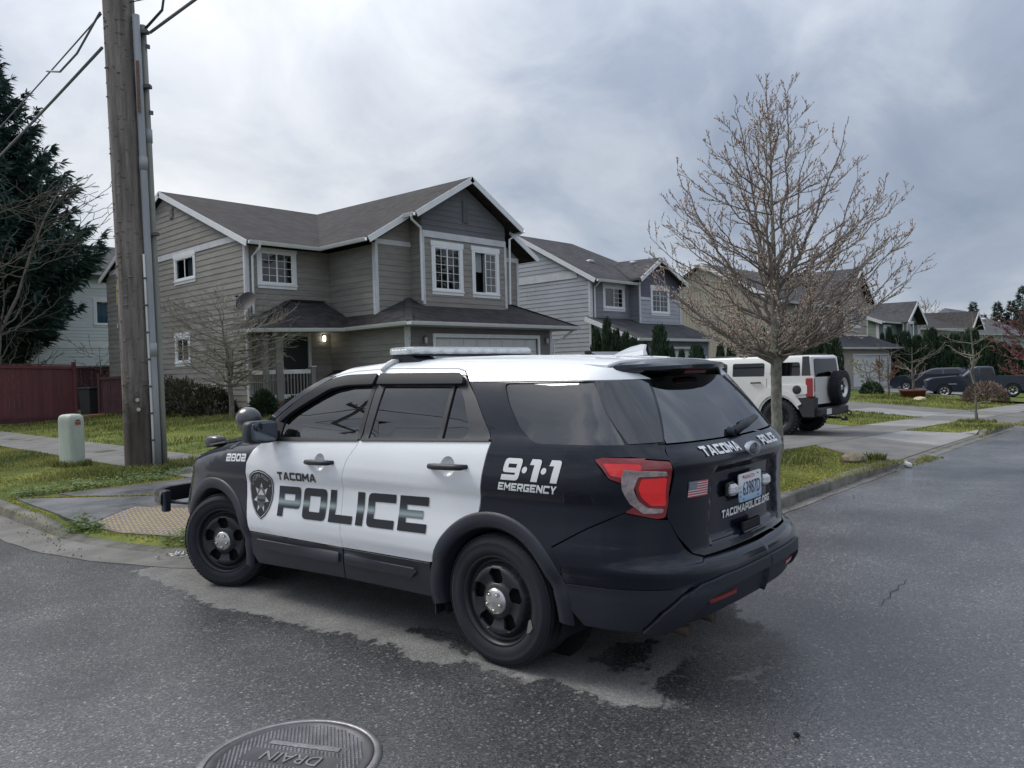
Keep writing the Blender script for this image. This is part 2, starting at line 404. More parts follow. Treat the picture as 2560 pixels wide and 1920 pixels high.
# --- asphalt material: aggregate, wet film, dry patch under the car
def asphalt():
    m = bpy.data.materials.new('asphalt'); m.use_nodes = True; nt = m.node_tree; b = nt.nodes['Principled BSDF']
    tc = N(nt, 'ShaderNodeTexCoord')
    def noise(s, d=4, r=.6):
        n = N(nt, 'ShaderNodeTexNoise'); n.inputs['Scale'].default_value = s; n.inputs['Detail'].default_value = d; n.inputs['Roughness'].default_value = r
        wire(nt, tc.outputs['Object'], n.inputs['Vector']); return n.outputs[0]
    def voro(s, feat='F1'):
        n = N(nt, 'ShaderNodeTexVoronoi', feature=feat); n.inputs['Scale'].default_value = s; wire(nt, tc.outputs['Object'], n.inputs['Vector']); return n
    mm = lambda *a, **k: math_(*a, nt=nt, **k)
    def ramp(f, pts):
        r = N(nt, 'ShaderNodeValToRGB'); wire(nt, f, r.inputs[0]); e = r.color_ramp.elements
        e[0].position, e[0].color = pts[0][0], (*pts[0][1], 1); e[1].position, e[1].color = pts[-1][0], (*pts[-1][1], 1)
        for p, c in pts[1:-1]: q = e.new(p); q.color = (*c, 1)
        return r.outputs[0]
    v = voro(110); v2 = voro(85)
    sepc = N(nt, 'ShaderNodeSeparateColor'); wire(nt, v.outputs['Color'], sepc.inputs[0])
    sepd = N(nt, 'ShaderNodeSeparateColor'); wire(nt, v2.outputs['Color'], sepd.inputs[0])
    stone = ramp(sepc.outputs[0], [(0, (.036,.037,.041)), (.55, (.064,.065,.069)), (.88, (.094,.094,.095)), (.975, (.14,.14,.137)), (1, (.24,.235,.22))])
    spec2 = ramp(sepd.outputs[1], [(.97, (0,0,0)), (.995, (.26,.25,.22))])
    add = N(nt, 'ShaderNodeMix', data_type='RGBA', blend_type='ADD'); wire(nt, mm('MULTIPLY', mm('SUBTRACT', noise(1.3,3), .32), 2.6, clamp=True), add.inputs[0]); wire(nt, stone, add.inputs[6]); wire(nt, spec2, add.inputs[7])
    big = noise(.55, 5); blot = noise(3.1, 5)
    mpt = N(nt, 'ShaderNodeMapping'); mpt.inputs['Scale'].default_value = (.10,.95,1); mpt.inputs['Rotation'].default_value = (0,0,-.04); wire(nt, tc.outputs['Object'], mpt.inputs[0]); ntk = N(nt, 'ShaderNodeTexNoise'); ntk.inputs['Scale'].default_value = 1.0; ntk.inputs['Detail'].default_value = 3; wire(nt, mpt.outputs[0], ntk.inputs['Vector'])
    tone = ramp(big, [(.3, (.72,.72,.74)), (.5, (1,1,1)), (.7, (1.3,1.29,1.26))])
    mul = N(nt, 'ShaderNodeMix', data_type='RGBA', blend_type='MULTIPLY'); mul.inputs[0].default_value = 1; trk = N(nt, 'ShaderNodeMix', data_type='RGBA', blend_type='MULTIPLY'); trk.inputs[0].default_value = 1; wire(nt, tone, trk.inputs[6]); wire(nt, ramp(ntk.outputs[0], [(.35, (.80,.80,.81)), (.65, (1.18,1.17,1.16))]), trk.inputs[7]); wire(nt, add.outputs[2], mul.inputs[6]); wire(nt, trk.outputs[2], mul.inputs[7])
    # dryness: distance field stored on the mesh, ragged by noise
    at = N(nt, 'ShaderNodeAttribute', attribute_name='dry')
    rag = mm('MULTIPLY', mm('SUBTRACT', noise(6.5, 6, .7), .5), .42)
    rag2 = mm('MULTIPLY', mm('SUBTRACT', noise(38, 3, .6), .5), .10)
    d = mm('MULTIPLY', mm('ADD', mm('ADD', mm('ADD', at.outputs['Fac'], rag), rag2), .012), 22.0, clamp=True)
    drycol = N(nt, 'ShaderNodeMix', data_type='RGBA', blend_type='MULTIPLY'); drycol.inputs[0].default_value = 1
    drybase = N(nt, 'ShaderNodeMix', data_type='RGBA'); drybase.inputs[0].default_value = .30
    wire(nt, ramp(sepc.outputs[0], [(0, (.13,.128,.124)), (.6, (.185,.182,.175)), (1, (.30,.295,.28))]), drybase.inputs[6]); drybase.inputs[7].default_value = (.20,.195,.188,1)
    wire(nt, drybase.outputs[2], drycol.inputs[6]); wire(nt, ramp(blot, [(.3, (.78,.78,.78)), (.7, (1.15,1.15,1.15))]), drycol.inputs[7])
    mx = N(nt, 'ShaderNodeMix', data_type='RGBA'); wire(nt, d, mx.inputs[0]); wire(nt, mul.outputs[2], mx.inputs[6]); wire(nt, drycol.outputs[2], mx.inputs[7])
    dp = N(nt, 'ShaderNodeAttribute', attribute_name='damp_sheen'); dk = mm('MULTIPLY', mm('ADD', dp.outputs['Fac'], mm('MULTIPLY', mm('SUBTRACT', noise(1.1,4), .5), .5)), 1.0, clamp=True)
    lit = N(nt, 'ShaderNodeMix', data_type='RGBA', blend_type='MULTIPLY'); wire(nt, mm('MULTIPLY', dk, mm('SUBTRACT', 1.0, d)), lit.inputs[0]); wire(nt, mx.outputs[2], lit.inputs[6]); lit.inputs[7].default_value = (1.75,1.75,1.78,1)  # base colour lifted: half-dried damp road, plus sky sheen painted in
    # film of water thickest at the rim of the patch: darker, smoother
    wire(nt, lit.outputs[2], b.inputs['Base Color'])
    film = N(nt, 'ShaderNodeMapRange'); wire(nt, big, film.inputs[0]); film.inputs[1].default_value = .3; film.inputs[2].default_value = .7; film.inputs[3].default_value = .13; film.inputs[4].default_value = .27
    rr = N(nt, 'ShaderNodeMix', data_type='FLOAT'); wire(nt, d, rr.inputs[0]); wire(nt, film.outputs[0], rr.inputs[2]); rr.inputs[3].default_value = .93
    wire(nt, rr.outputs[0], b.inputs['Roughness'])
    sp = N(nt, 'ShaderNodeMix', data_type='FLOAT'); wire(nt, d, sp.inputs[0]); sp.inputs[2].default_value = 1.0; sp.inputs[3].default_value = .25
    wire(nt, sp.outputs[0], b.inputs['Specular IOR Level'])
    hgt = mm('ADD', mm('MULTIPLY', v.outputs['Distance'], 1.6), mm('MULTIPLY', noise(160, 3), .5))
    bp = N(nt, 'ShaderNodeBump'); bp.inputs['Distance'].default_value = .0075; wire(nt, hgt, bp.inputs['Height'])
    bs = N(nt, 'ShaderNodeMix', data_type='FLOAT'); wire(nt, d, bs.inputs[0]); bs.inputs[2].default_value = .24; bs.inputs[3].default_value = .6
    wire(nt, bs.outputs[0], bp.inputs['Strength']); wire(nt, bp.outputs[0], b.inputs['Normal'])
    return m
DRY = [(2.57,6.9),(2.58,6.09),(2.52,5.21),(2.65,4.89),(2.68,4.54),(2.76,4.22),(2.8,3.96),(2.84,3.69),(2.78,3.45),(2.83,3.27),(2.95,3.12),(2.93,2.99),(2.93,2.81),(2.95,2.74),(3.05,2.62),(3.02,2.49),(3.0,2.36),(3.02,2.21),(3.05,2.08),(3.2,2.0),(3.25,2.0),(3.31,2.2),(3.56,2.19),(3.89,2.15),(4.27,2.09),(4.42,2.04),(4.6,2.4),(4.85,2.5),(4.8,4.5),(4.6,6.9)]
WETS = [[(3.34,2.46),(3.41,2.69),(3.75,2.68),(3.87,2.53),(3.49,2.38)], [(3.02,3.25),(3.15,3.28),(3.22,3.55),(3.14,3.9),(3.05,3.9),(3.08,3.5)], [(3.3,2.12),(3.6,2.22),(3.95,2.28),(3.95,2.12),(3.5,2.02)]]
DRY2 = [(3.64,1.93),(3.86,1.93),(3.92,1.84),(3.68,1.80)]
def dryf(P):
    s = np.where(in_loops(P, [DRY]), 1, -1)*seg_dist(P, [DRY])
    for W in WETS: s = np.minimum(s, -np.where(in_loops(P, [W]), 1, -1)*seg_dist(P, [W]))
    return np.maximum(s, np.where(in_loops(P, [DRY2]), 1, -1)*seg_dist(P, [DRY2])-.02)
xs = np.concatenate([np.linspace(-260,-8,14), np.linspace(-6,2.2,9), np.arange(2.3,5.2,.045), np.linspace(5.4,12,14), np.linspace(13,60,40), np.linspace(66,420,26)])
ys = np.concatenate([np.linspace(-300,-8,14), np.linspace(-6,1.5,9), np.arange(1.6,7.2,.05), np.linspace(7.6,40,16), np.linspace(60,420,12)])
gx, gy = np.meshgrid(xs, ys, indexing='ij')
V = np.stack([gx, gy, np.vectorize(base)(gx)], -1).reshape(-1,3)
ii, jj = np.meshgrid(np.arange(len(xs)-1), np.arange(len(ys)-1), indexing='ij'); k0 = (ii*len(ys)+jj).ravel()
F = np.stack([k0, k0+len(ys), k0+len(ys)+1, k0+1], -1)
me = np_mesh('road', V, F, True)
at = me.attributes.new('dry', 'FLOAT', 'POINT'); dv = np.full(len(V), -1.0); near = (np.abs(V[:,0]-3.7) < 2.2) & (np.abs(V[:,1]-4.3) < 3.6)
dv[near] = dryf(V[near,:2]); at.data.foreach_set('value', dv.astype(np.float32))
dmp_sheen = np.clip((2.15-V[:,0]+.10*np.sin(V[:,1]*1.3))/1.7,0,1)*np.clip((V[:,1]-.2)/2.5,0,1); dmp_sheen = np.maximum(dmp_sheen, .30*np.clip((V[:,0]-5.5)/4,0,1)); me.attributes.new('damp_sheen','FLOAT','POINT').data.foreach_set('value', dmp_sheen.astype(np.float32))  # paler left and far right: damp road with sky sheen put into colour
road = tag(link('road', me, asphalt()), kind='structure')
# crack in the asphalt and a few loose bits
def conc(name, c1, c2, rough=.8, wet=0.0):
    return M(name, c1, rough, var=.3, vscale=1.7, bump=.25, bscale=140, col2=c2, rvar=wet, orand=.10)
CONC = conc('concrete_pale', (.15,.149,.146), (.25,.246,.238), .8, .12)
CONC2 = conc('concrete_grey', (.095,.093,.091), (.165,.160,.150), .85, .1)
CONCW = conc('concrete_wet', (.062,.066,.072), (.12,.122,.125), .38, .2)
KERBM = M('kerb_concrete', (.060,.058,.050), .9, var=.3, vscale=3.2, bump=.6, bscale=45, col2=(.165,.158,.135))
GUTM = M('gutter_concrete', (.085,.081,.074), .75, var=.3, vscale=2.2, bump=.45, bscale=60, col2=(.165,.158,.145))
# --- kerb
mbk = MB(); V = []; F = []
prof = lambda h: [(-.02, -.05), (.0, 0.0), (.012, h-.022), (.035, h-.004), (.075, h), (.16, h+.004), (.17, h-.06)]
for i,(p,n) in enumerate(zip(KP, KN)):
    h = max(.012, lot(p[0]+n[0]*.2, p[1]+n[1]*.2)-base(p[0]))
    for d, z in prof(h): V.append((p[0]+n[0]*d, p[1]+n[1]*d, base(p[0])+z))
m = 7
for i in range(len(KP)-1):
    for k in range(m-1): F.append((i*m+k, (i+1)*m+k, (i+1)*m+k+1, i*m+k+1))
tag(link('kerb', np_mesh('kerb', V, [f for f in F], True), KERBM), kind='structure')
V = []; F = []
for i,(p,n) in enumerate(zip(KP, KN)):
    wob = .012*sin(i*1.7)
    gw = .40-.26*sstep((p[0]-5.5)/3)
    for d, z in ((-gw+wob, .004), (-gw*.5, .0045), (.005, .008)): V.append((p[0]+n[0]*d, p[1]+n[1]*d, base(p[0]+n[0]*d)+z))
for i in range(len(KP)-1):
    for k in range(2): F.append((i*3+k, (i+1)*3+k, (i+1)*3+k+1, i*3+k+1))
tag(link('gutter', np_mesh('gutter', V, F, True), GUTM), kind='structure')
# --- lot surface (lawn soil)
def lawnmat():
    m = bpy.data.materials.new('lawn'); m.use_nodes = True; nt = m.node_tree; b = nt.nodes['Principled BSDF']; b.inputs['Roughness'].default_value = .95; b.inputs['Specular IOR Level'].default_value = .15
    tc = N(nt, 'ShaderNodeTexCoord'); n = N(nt, 'ShaderNodeTexNoise'); n.inputs['Scale'].default_value = .9; n.inputs['Detail'].default_value = 7; n.inputs['Roughness'].default_value = .68
    wire(nt, tc.outputs['Object'], n.inputs['Vector'])
    r = N(nt, 'ShaderNodeValToRGB'); wire(nt, n.outputs[0], r.inputs[0]); e = r.color_ramp.elements
    e[0].position = .30; e[0].color = (.075,.062,.036,1); e[1].position = .74; e[1].color = (.32,.29,.07,1); q = e.new(.37); q.color = (.065,.095,.026,1)
    q = e.new(.48); q.color = (.105,.145,.036,1); q = e.new(.60); q.color = (.18,.20,.05,1)
    wire(nt, r.outputs[0], b.inputs['Base Color'])
    n2 = N(nt, 'ShaderNodeTexNoise'); n2.inputs['Scale'].default_value = 45; n2.inputs['Detail'].default_value = 6; wire(nt, tc.outputs['Object'], n2.inputs['Vector'])
    bp = N(nt, 'ShaderNodeBump'); bp.inputs['Strength'].default_value = .9; bp.inputs['Distance'].default_value = .05; wire(nt, n2.outputs[0], bp.inputs['Height']); wire(nt, bp.outputs[0], b.inputs['Normal'])
    return m
LAWN = lawnmat()
ki = [(p[0]+n[0]*.15, p[1]+n[1]*.15) for p,n in zip(KP, KN)]
near_loop = [p for p in ki if p[0] < 44 and p[1] < 46]
near_loop = near_loop+[(44, kerbY(44)+.15), (44, 46), (2.77, 46)]
vo, fo = tri2d([near_loop], .75)
bump2 = lambda x, y: .015*sin(x*2.1+1.3*sin(y*1.1))+.012*sin(y*2.7+x)
inside = seg_dist(vo, [near_loop]) > .3
V = [(x, y, lot(x, y)+(bump2(x, y)-.012 if i else -.004)) for (x,y),i in zip(vo, inside)]
far = []
for x0,y0,x1,y1,nx,ny in ((44,kerbY(44)+.15,300,90,24,12),(2.77,46,44,160,8,10),(44,90,300,160,10,4)):
    b0 = len(V)
    for i in range(nx+1):
        for j in range(ny+1):
            x = x0+(x1-x0)*i/nx; y = y0+(y1-y0)*j/ny; V.append((x, y, lot(x, y)-.004))
    for i in range(nx):
        for j in range(ny): k = b0+i*(ny+1)+j; far.append((k, k+ny+1, k+ny+2, k+1))
tag(link('lawn', np_mesh('lawn', V, [tuple(f) for f in fo]+far, True), LAWN), kind='structure')
# --- slabs
def slab(loop, mat, parent, off=.012, step=.6, t=.05, name='slab'):
    vo, fo = tri2d([loop], step)
    n = len(vo); top = [(x, y, lot(x, y)+off) for x,y in vo]
    cnt = {(f[i], f[(i+1)%3]) for f in fo for i in range(3)}
    be = [k for k in cnt if (k[1],k[0]) not in cnt]
    V = top+[(x, y, z-t) for x,y,z in top]; F = [tuple(f) for f in fo]+[(a, a+n, b+n, b) for a,b in be]
    return link(name, np_mesh(name, V, F, False), mat, parent)
def slabrow(parent, x0, x1, y0, y1, nx, ny, mats, gap=.012, step=.6, off=.012):
    for i in range(nx):
        for j in range(ny):
            a, b = x0+(x1-x0)*i/nx, x0+(x1-x0)*(i+1)/nx; c, d = y0+(y1-y0)*j/ny, y0+(y1-y0)*(j+1)/ny
            slab([(a+gap/2,c+gap/2),(b-gap/2,c+gap/2),(b-gap/2,d-gap/2),(a+gap/2,d-gap/2)], random.choice(mats), parent, off+random.uniform(0,.004), step)
def bed(name, loop, step=.8):
    o = slab(loop, M('joint_soil', (.055,.058,.030), .95, var=.3, vscale=6), None, .003, step, .02, name); return tag(o, kind='structure')
SW = [CONC2, CONC2, CONC]
b1 = bed('sidewalk', [(5.2,11.62),(6.65,11.62),(6.65,60),(5.2,60)]); slabrow(b1, 5.21, 6.64, 11.62, 50.0, 1, 24, [CONC2], step=.8)
b2 = bed('sidewalk', [(8.0,6.2),(120,6.2),(120,7.8),(8.0,7.8)]); slabrow(b2, 8.0, 62.0, 6.21, 7.79, 33, 1, SW, step=.9)
b3 = bed('corner_pavement', [(2.86,9.4),(3.35,11.62),(6.66,11.62),(8.0,7.8),(8.0,6.2),(5.8,5.3),(4.5,6.35),(3.3,7.7)], .35)
slab([(3.40,11.61),(5.2,11.61),(5.2,10.62),(4.17,10.24),(3.47,11.12)], CONCW, b3, .013, .3)
slab([(2.90,11.62),(3.35,11.08),(4.15,10.16),(4.75,9.5),(3.98,8.92),(3.62,9.60),(2.98,9.24),(2.86,9.6)], CONCW, b3, .014, .2)
slab([(5.22,11.61),(6.65,11.61),(7.98,7.80),(7.98,6.22),(5.85,5.5),(4.78,6.9),(4.77,9.45),(4.2,10.22),(5.22,10.6)], CONC2, b3, .012, .5)
tac = [(2.99,9.22),(3.62,9.58),(3.97,8.90),(4.6,7.4),(4.15,6.75),(3.34,7.72),(3.05,8.5)]
tp = slab(tac, M('tactile_paver', (.135,.120,.108), .75, var=.25, vscale=9, bump=.3), b3, .018, .25, .03, 'tactile_paver')
dm = MB(); ax = Vector((.866,.5)).normalized(); ay = Vector((-ax.y, ax.x))
for i in range(-10, 40):
    for j in range(-45, 20):
        p = Vector((2.99,9.22))+ax*(i*.062+.03)+ay*(j*.062)
        if in_loops([p], [tac])[0] and seg_dist([p], [tac])[0] > .028:
            z = lot(p.x,p.y)+.018; dm.lathe([(.0165,0),(.0155,.004),(.010,.0075),(.0,.008)], 8, (p.x,p.y,z))
o = dm.build('dome', M('tactile_yellow', (.50,.34,.09), .6, var=.35, vscale=25, col2=(.42,.33,.20)), tp); o['kind'] = 'stuff'
# --- driveways
for k,(a,b,c,d) in enumerate(DRIVES):
    far_y = 18.4
    w1 = c+1.05 if k == 0 else c
    bd = bed('driveway', [(a,kerbY(a)+.17),(d,kerbY(d)+.17),(c,6.2),(c,7.8),(w1,7.85),(w1,far_y),(b+.2,far_y),(b,7.8),(b,6.2)], .7)
    xm = (b+c)/2; am = (a+d)/2
    slab([(a+.1,kerbY(a)+.18),(am-.006,kerbY(am)+.18),(xm-.006,6.19),(b,6.19)], CONC2, bd, .013, .5)
    slab([(am+.006,kerbY(am)+.18),(d-.1,kerbY(d)+.18),(c,6.19),(xm+.006,6.19)], CONC if k != 1 else CONC2, bd, .013, .5)
    slabrow(bd, b+.01, w1-.01, 7.82, far_y, 2, 4, [CONC, CONC2, CONC2], step=.9)
# ---------------------------------------------------------------- grass, weeds, moss
def tintmat(name, a, b, rough=.7, trans=.25):
    if name in MATS: return MATS[name]
    m = bpy.data.materials.new(name); m.use_nodes = True; nt = m.node_tree; p = nt.nodes['Principled BSDF']; p.inputs['Roughness'].default_value = rough; p.inputs['Specular IOR Level'].default_value = .25
    at = N(nt, 'ShaderNodeAttribute', attribute_name='tint'); mx = N(nt, 'ShaderNodeMix', data_type='RGBA'); wire(nt, at.outputs['Fac'], mx.inputs[0]); mx.inputs[6].default_value = (*a,1); mx.inputs[7].default_value = (*b,1)
    wire(nt, mx.outputs[2], p.inputs['Base Color'])
    if trans:
        tr = N(nt, 'ShaderNodeBsdfTranslucent'); wire(nt, mx.outputs[2], tr.inputs[0]); ms = N(nt, 'ShaderNodeMixShader'); ms.inputs[0].default_value = trans
        o = nt.nodes['Material Output']; wire(nt, p.outputs[0], ms.inputs[1]); wire(nt, tr.outputs[0], ms.inputs[2]); wire(nt, ms.outputs[0], o.inputs[0])
    MATS[name] = m; return m
def set_tint(me, t): me.attributes.new('tint', 'FLOAT', 'POINT').data.foreach_set('value', np.asarray(t, np.float32))
def blades(name, P, h, w, tint, mat, lean=.5):
    """P (n,3) bases; one bent two-face blade each"""
    n = len(P); a = RNG.uniform(0, 2*pi, n); h = h*RNG.uniform(.55, 1.25, n); w = w*RNG.uniform(.6, 1.3, n)
    d = np.stack([np.cos(a), np.sin(a), np.zeros(n)], 1); s = np.stack([-np.sin(a), np.cos(a), np.zeros(n)], 1); L = (h*lean*RNG.uniform(.1, 1.2, n))[:,None]
    up = np.array([0,0,1.0])
    v = np.stack([P-s*w[:,None], P+s*w[:,None], P+d*L*.35+up*(h*.62)[:,None]+s*w[:,None]*.7, P+d*L*.35+up*(h*.62)[:,None]-s*w[:,None]*.7, P+d*L+up*h[:,None]], 1)
    b = np.arange(n)*5
    F = [tuple(q) for q in np.stack([b,b+1,b+2,b+3],1)]+[tuple(q) for q in np.stack([b+3,b+2,b+4],1)]
    me = np_mesh(name, v.reshape(-1,3), F); set_tint(me, np.repeat(tint, 5)); return link(name, me, mat)
HARD = [[(5.19,11.6),(6.66,11.6),(6.66,60),(5.19,60)], [(8,6.2),(120,6.2),(120,7.8),(8,7.8)], [(2.7,9.2),(2.88,11.7),(3.36,11.66),(6.68,11.64),(8.0,7.8),(8.0,6.2),(5.8,5.1),(4.5,6.0),(3.2,7.5)]]+[[(a,kerbY(a)),(d,kerbY(d)),(c,6.2),(c,7.8),(c+(1.05 if k==0 else 0),7.85),(c+(1.05 if k==0 else 0),18.6),(b+.2,18.6),(b,7.8),(b,6.2)] for k,(a,b,c,d) in enumerate(DRIVES)]
def patch(P):
    x, y = P[:,0], P[:,1]
    return .5+.5*np.sin(x*1.1+np.sin(y*.9)*1.7)*np.sin(y*1.3+np.sin(x*.7)*2.1)
def scatter(loop, n):
    L = np.array(loop); P = RNG.uniform(L.min(0), L.max(0), (n, 2)); P = P[in_loops(P, [loop])]
    for H in HARD: P = P[~in_loops(P, [H])]
    return P
def toz(P, o=-.01): return np.array([(x, y, lot(x, y)+o) for x,y in P])
GR = tintmat('grass_blade', (.078,.105,.030), (.33,.31,.095))
allP = []; allT = []; allH = []
for loop, n, h in (([(2.79,11.4),(5.3,11.4),(5.3,22),(2.79,22)], 26000, .05), ([(2.79,22),(5.3,22),(5.3,44),(2.79,44)], 5000, .055),
                   ([(6.6,9),(14,9),(14,22),(6.6,22)], 16000, .075), ([(6.6,22),(12,22),(12,31),(6.6,31)], 9000, .085),
                   ([(8.4,3.9),(15.4,3.9),(15.4,6.25),(8.4,6.25)], 22000, .04), ([(20.8,4.5),(28.8,4.5),(28.8,6.25),(20.8,6.25)], 5000, .07),
                   ([(21.9,7.7),(28.6,7.7),(28.6,12),(21.9,12)], 5000, .08), ([(34.6,7.7),(48,7.7),(48,14),(34.6,14)], 7000, .11), ([(37,4.9),(46,4.9),(46,6.2),(37,6.2)], 2500, .07),
                   ([(22,12),(28.6,12),(28.6,18),(22,18)], 2500, .08)):
    P = scatter(loop, n); pt = patch(P); keep = RNG.uniform(0,1,len(P)) < .35+.65*pt; P = P[keep]; pt = pt[keep]
    allP.append(toz(P)); allT.append(np.clip(1.0-pt+RNG.normal(0,.22,len(P)),0,1)); allH.append(np.full(len(P), h)*(.55+.75*pt))
allP = np.vstack(allP); allT = np.concatenate(allT); allH = np.concatenate(allH)
wdt = .0045+.0011*np.hypot(allP[:,0], allP[:,1])/3.0
tag(blades('grass', allP, allH, wdt, allT, GR), 'green and yellow mossy lawn grass on the verges and yards', 'grass', kind='stuff')
# tall tufts round the pole, bollard, tree and along the house
tp_ = []
for cx, cy, r, n in ((5.25,13.25,.5,900),(5.9,13.5,.55,900),(4.85,12.95,.5,500),(4.72,15.3,.32,500),(12.5,5.6,.35,420),(12.0,5.2,.5,260),(13.2,4.35,.16,160),(11.0,21.9,.9,700),(9.5,22.5,1.6,900),(26,5.7,.5,250),(9.9,29.5,.9,500)):
    a = RNG.uniform(0,2*pi,n); q = r*np.sqrt(RNG.uniform(0,1,n)); tp_.append(np.stack([cx+q*np.cos(a), cy+q*np.sin(a)],1))
tp_ = np.vstack(tp_); P = toz(tp_)
tag(blades('grass_tufts', P, np.full(len(P), .12), .005+.0004*np.hypot(P[:,0],P[:,1]), RNG.uniform(0,.45,len(P)), GR, .7), 'long dark green grass tufts round the pole, pedestal and street tree', 'grass', kind='stuff')
# broad weeds in the verge and in the ramp joints, yellow moss in the joints
def leaves(name, C, rad, n_each, size, mat, tr=(0,1), flat=.5, zo=0.0):
    Vv = []; T = []
    for c in C:
        for k in range(n_each):
            a = random.uniform(0,2*pi); r = rad*sqrt(random.random()); p = Vector((c[0]+r*cos(a), c[1]+r*sin(a), 0)); p.z = lot(p.x,p.y)+zo+random.uniform(.005, size*1.6)
            s = size*random.uniform(.6,1.3); d = Vector((cos(a), sin(a), random.uniform(-.2, flat))).normalized(); w = Vector((-d.y, d.x, random.uniform(-.3,.3))).normalized()
            Vv += [p, p+d*s*.5+w*s*.38, p+d*s, p+d*s*.5-w*s*.38]; T += [random.uniform(*tr)]*4
    me = np_mesh(name, Vv, [(4*i,4*i+1,4*i+2,4*i+3) for i in range(len(Vv)//4)]); set_tint(me, T); return link(name, me, mat)
WEED = tintmat('weed_leaf', (.05,.11,.03), (.19,.24,.09))
C = [(random.uniform(2.95,4.9), 11.75+abs(random.gauss(0,.35))) for _ in range(120)]+[(random.uniform(4.6,5.6), random.gauss(12.55,.25)) for _ in range(60)]+[(2.93+random.gauss(0,.09), 9.05+random.gauss(0,.22)) for _ in range(26)]+[(3.3+random.gauss(0,.1), 7.62+random.gauss(0,.12)) for _ in range(16)]
tag(leaves('weeds', C, .09, 16, .042, WEED), 'low broad-leaved weeds along the ramp and the grass verge', 'weeds', kind='stuff')
MOSS = tintmat('moss', (.16,.17,.03), (.42,.36,.05), .9, .1)
mp = []
def along(a, b, n, j): return [(a[0]+(b[0]-a[0])*t+random.gauss(0,j), a[1]+(b[1]-a[1])*t+random.gauss(0,j)) for t in [random.random() for _ in range(n)]]
mp += along((2.86,11.72),(3.45,11.1),520,.022)+along((3.45,11.1),(4.2,10.2),620,.020)+along((2.8,11.6),(2.77,9.6),260,.02)+along((2.8,9.4),(3.3,7.6),420,.04)+along((3.4,11.66),(5.1,11.6),500,.06)+along((8.6,4.0),(11.0,4.12),420,.06)+along((8.8,4.3),(12.6,4.6),420,.22)+along((5.2,12),(5.2,24),600,.05)+along((6.66,12),(6.66,26),800,.07)+along((2.55,12),(2.6,9),200,.05)+along((20.9,6.2),(28,6.25),300,.05)+along((22,7.82),(28,7.82),300,.06)
P = toz(np.array(mp), .004)
tag(blades('moss', P, np.full(len(P), .020), .006, RNG.uniform(0,1,len(P)), MOSS, .9), 'yellow green moss in the pavement joints and kerb edge', 'moss', kind='stuff')
# leaf litter and grit in the gutter
LIT = tintmat('leaf_litter', (.07,.045,.028), (.26,.20,.13), .9, 0)
C = [(x, kerbY(x)-abs(random.gauss(.05,.12))) for x in np.random.default_rng(3).uniform(8.3,14,90)]+[(2.55-abs(random.gauss(0,.12)), random.uniform(7.4,11)) for _ in range(30)]+[(3.2+random.gauss(0,.12), 7.3+random.gauss(0,.12)) for _ in range(14)]+[(random.uniform(8.4,13.2), random.uniform(4.1,5.9)) for _ in range(90)]
LB = lot; 
def leaves_road():
    Vv=[];T=[]
    for c in C:
        for k in range(4):
            x=c[0]+random.gauss(0,.05); y=c[1]+random.gauss(0,.05); on = seg_dist([(x,y)],[near_loop])[0]; inn = in_loops([(x,y)],[near_loop])[0]
            z=(lot(x,y) if inn else base(x))+.012; s=random.uniform(.008,.028); a=random.uniform(0,6.28)
            Vv+=[(x,y,z),(x+s*cos(a),y+s*sin(a),z+random.uniform(0,.012)),(x+s*.6*cos(a+1),y+s*.6*sin(a+1),z+random.uniform(0,.02))];T+=[random.random()]*3
    me=np_mesh('leaf_litter',Vv,[(3*i,3*i+1,3*i+2) for i in range(len(Vv)//3)]);set_tint(me,T);return link('leaf_litter',me,LIT)
tag(leaves_road(), 'brown leaf litter and grit along the gutter', 'litter', kind='stuff')
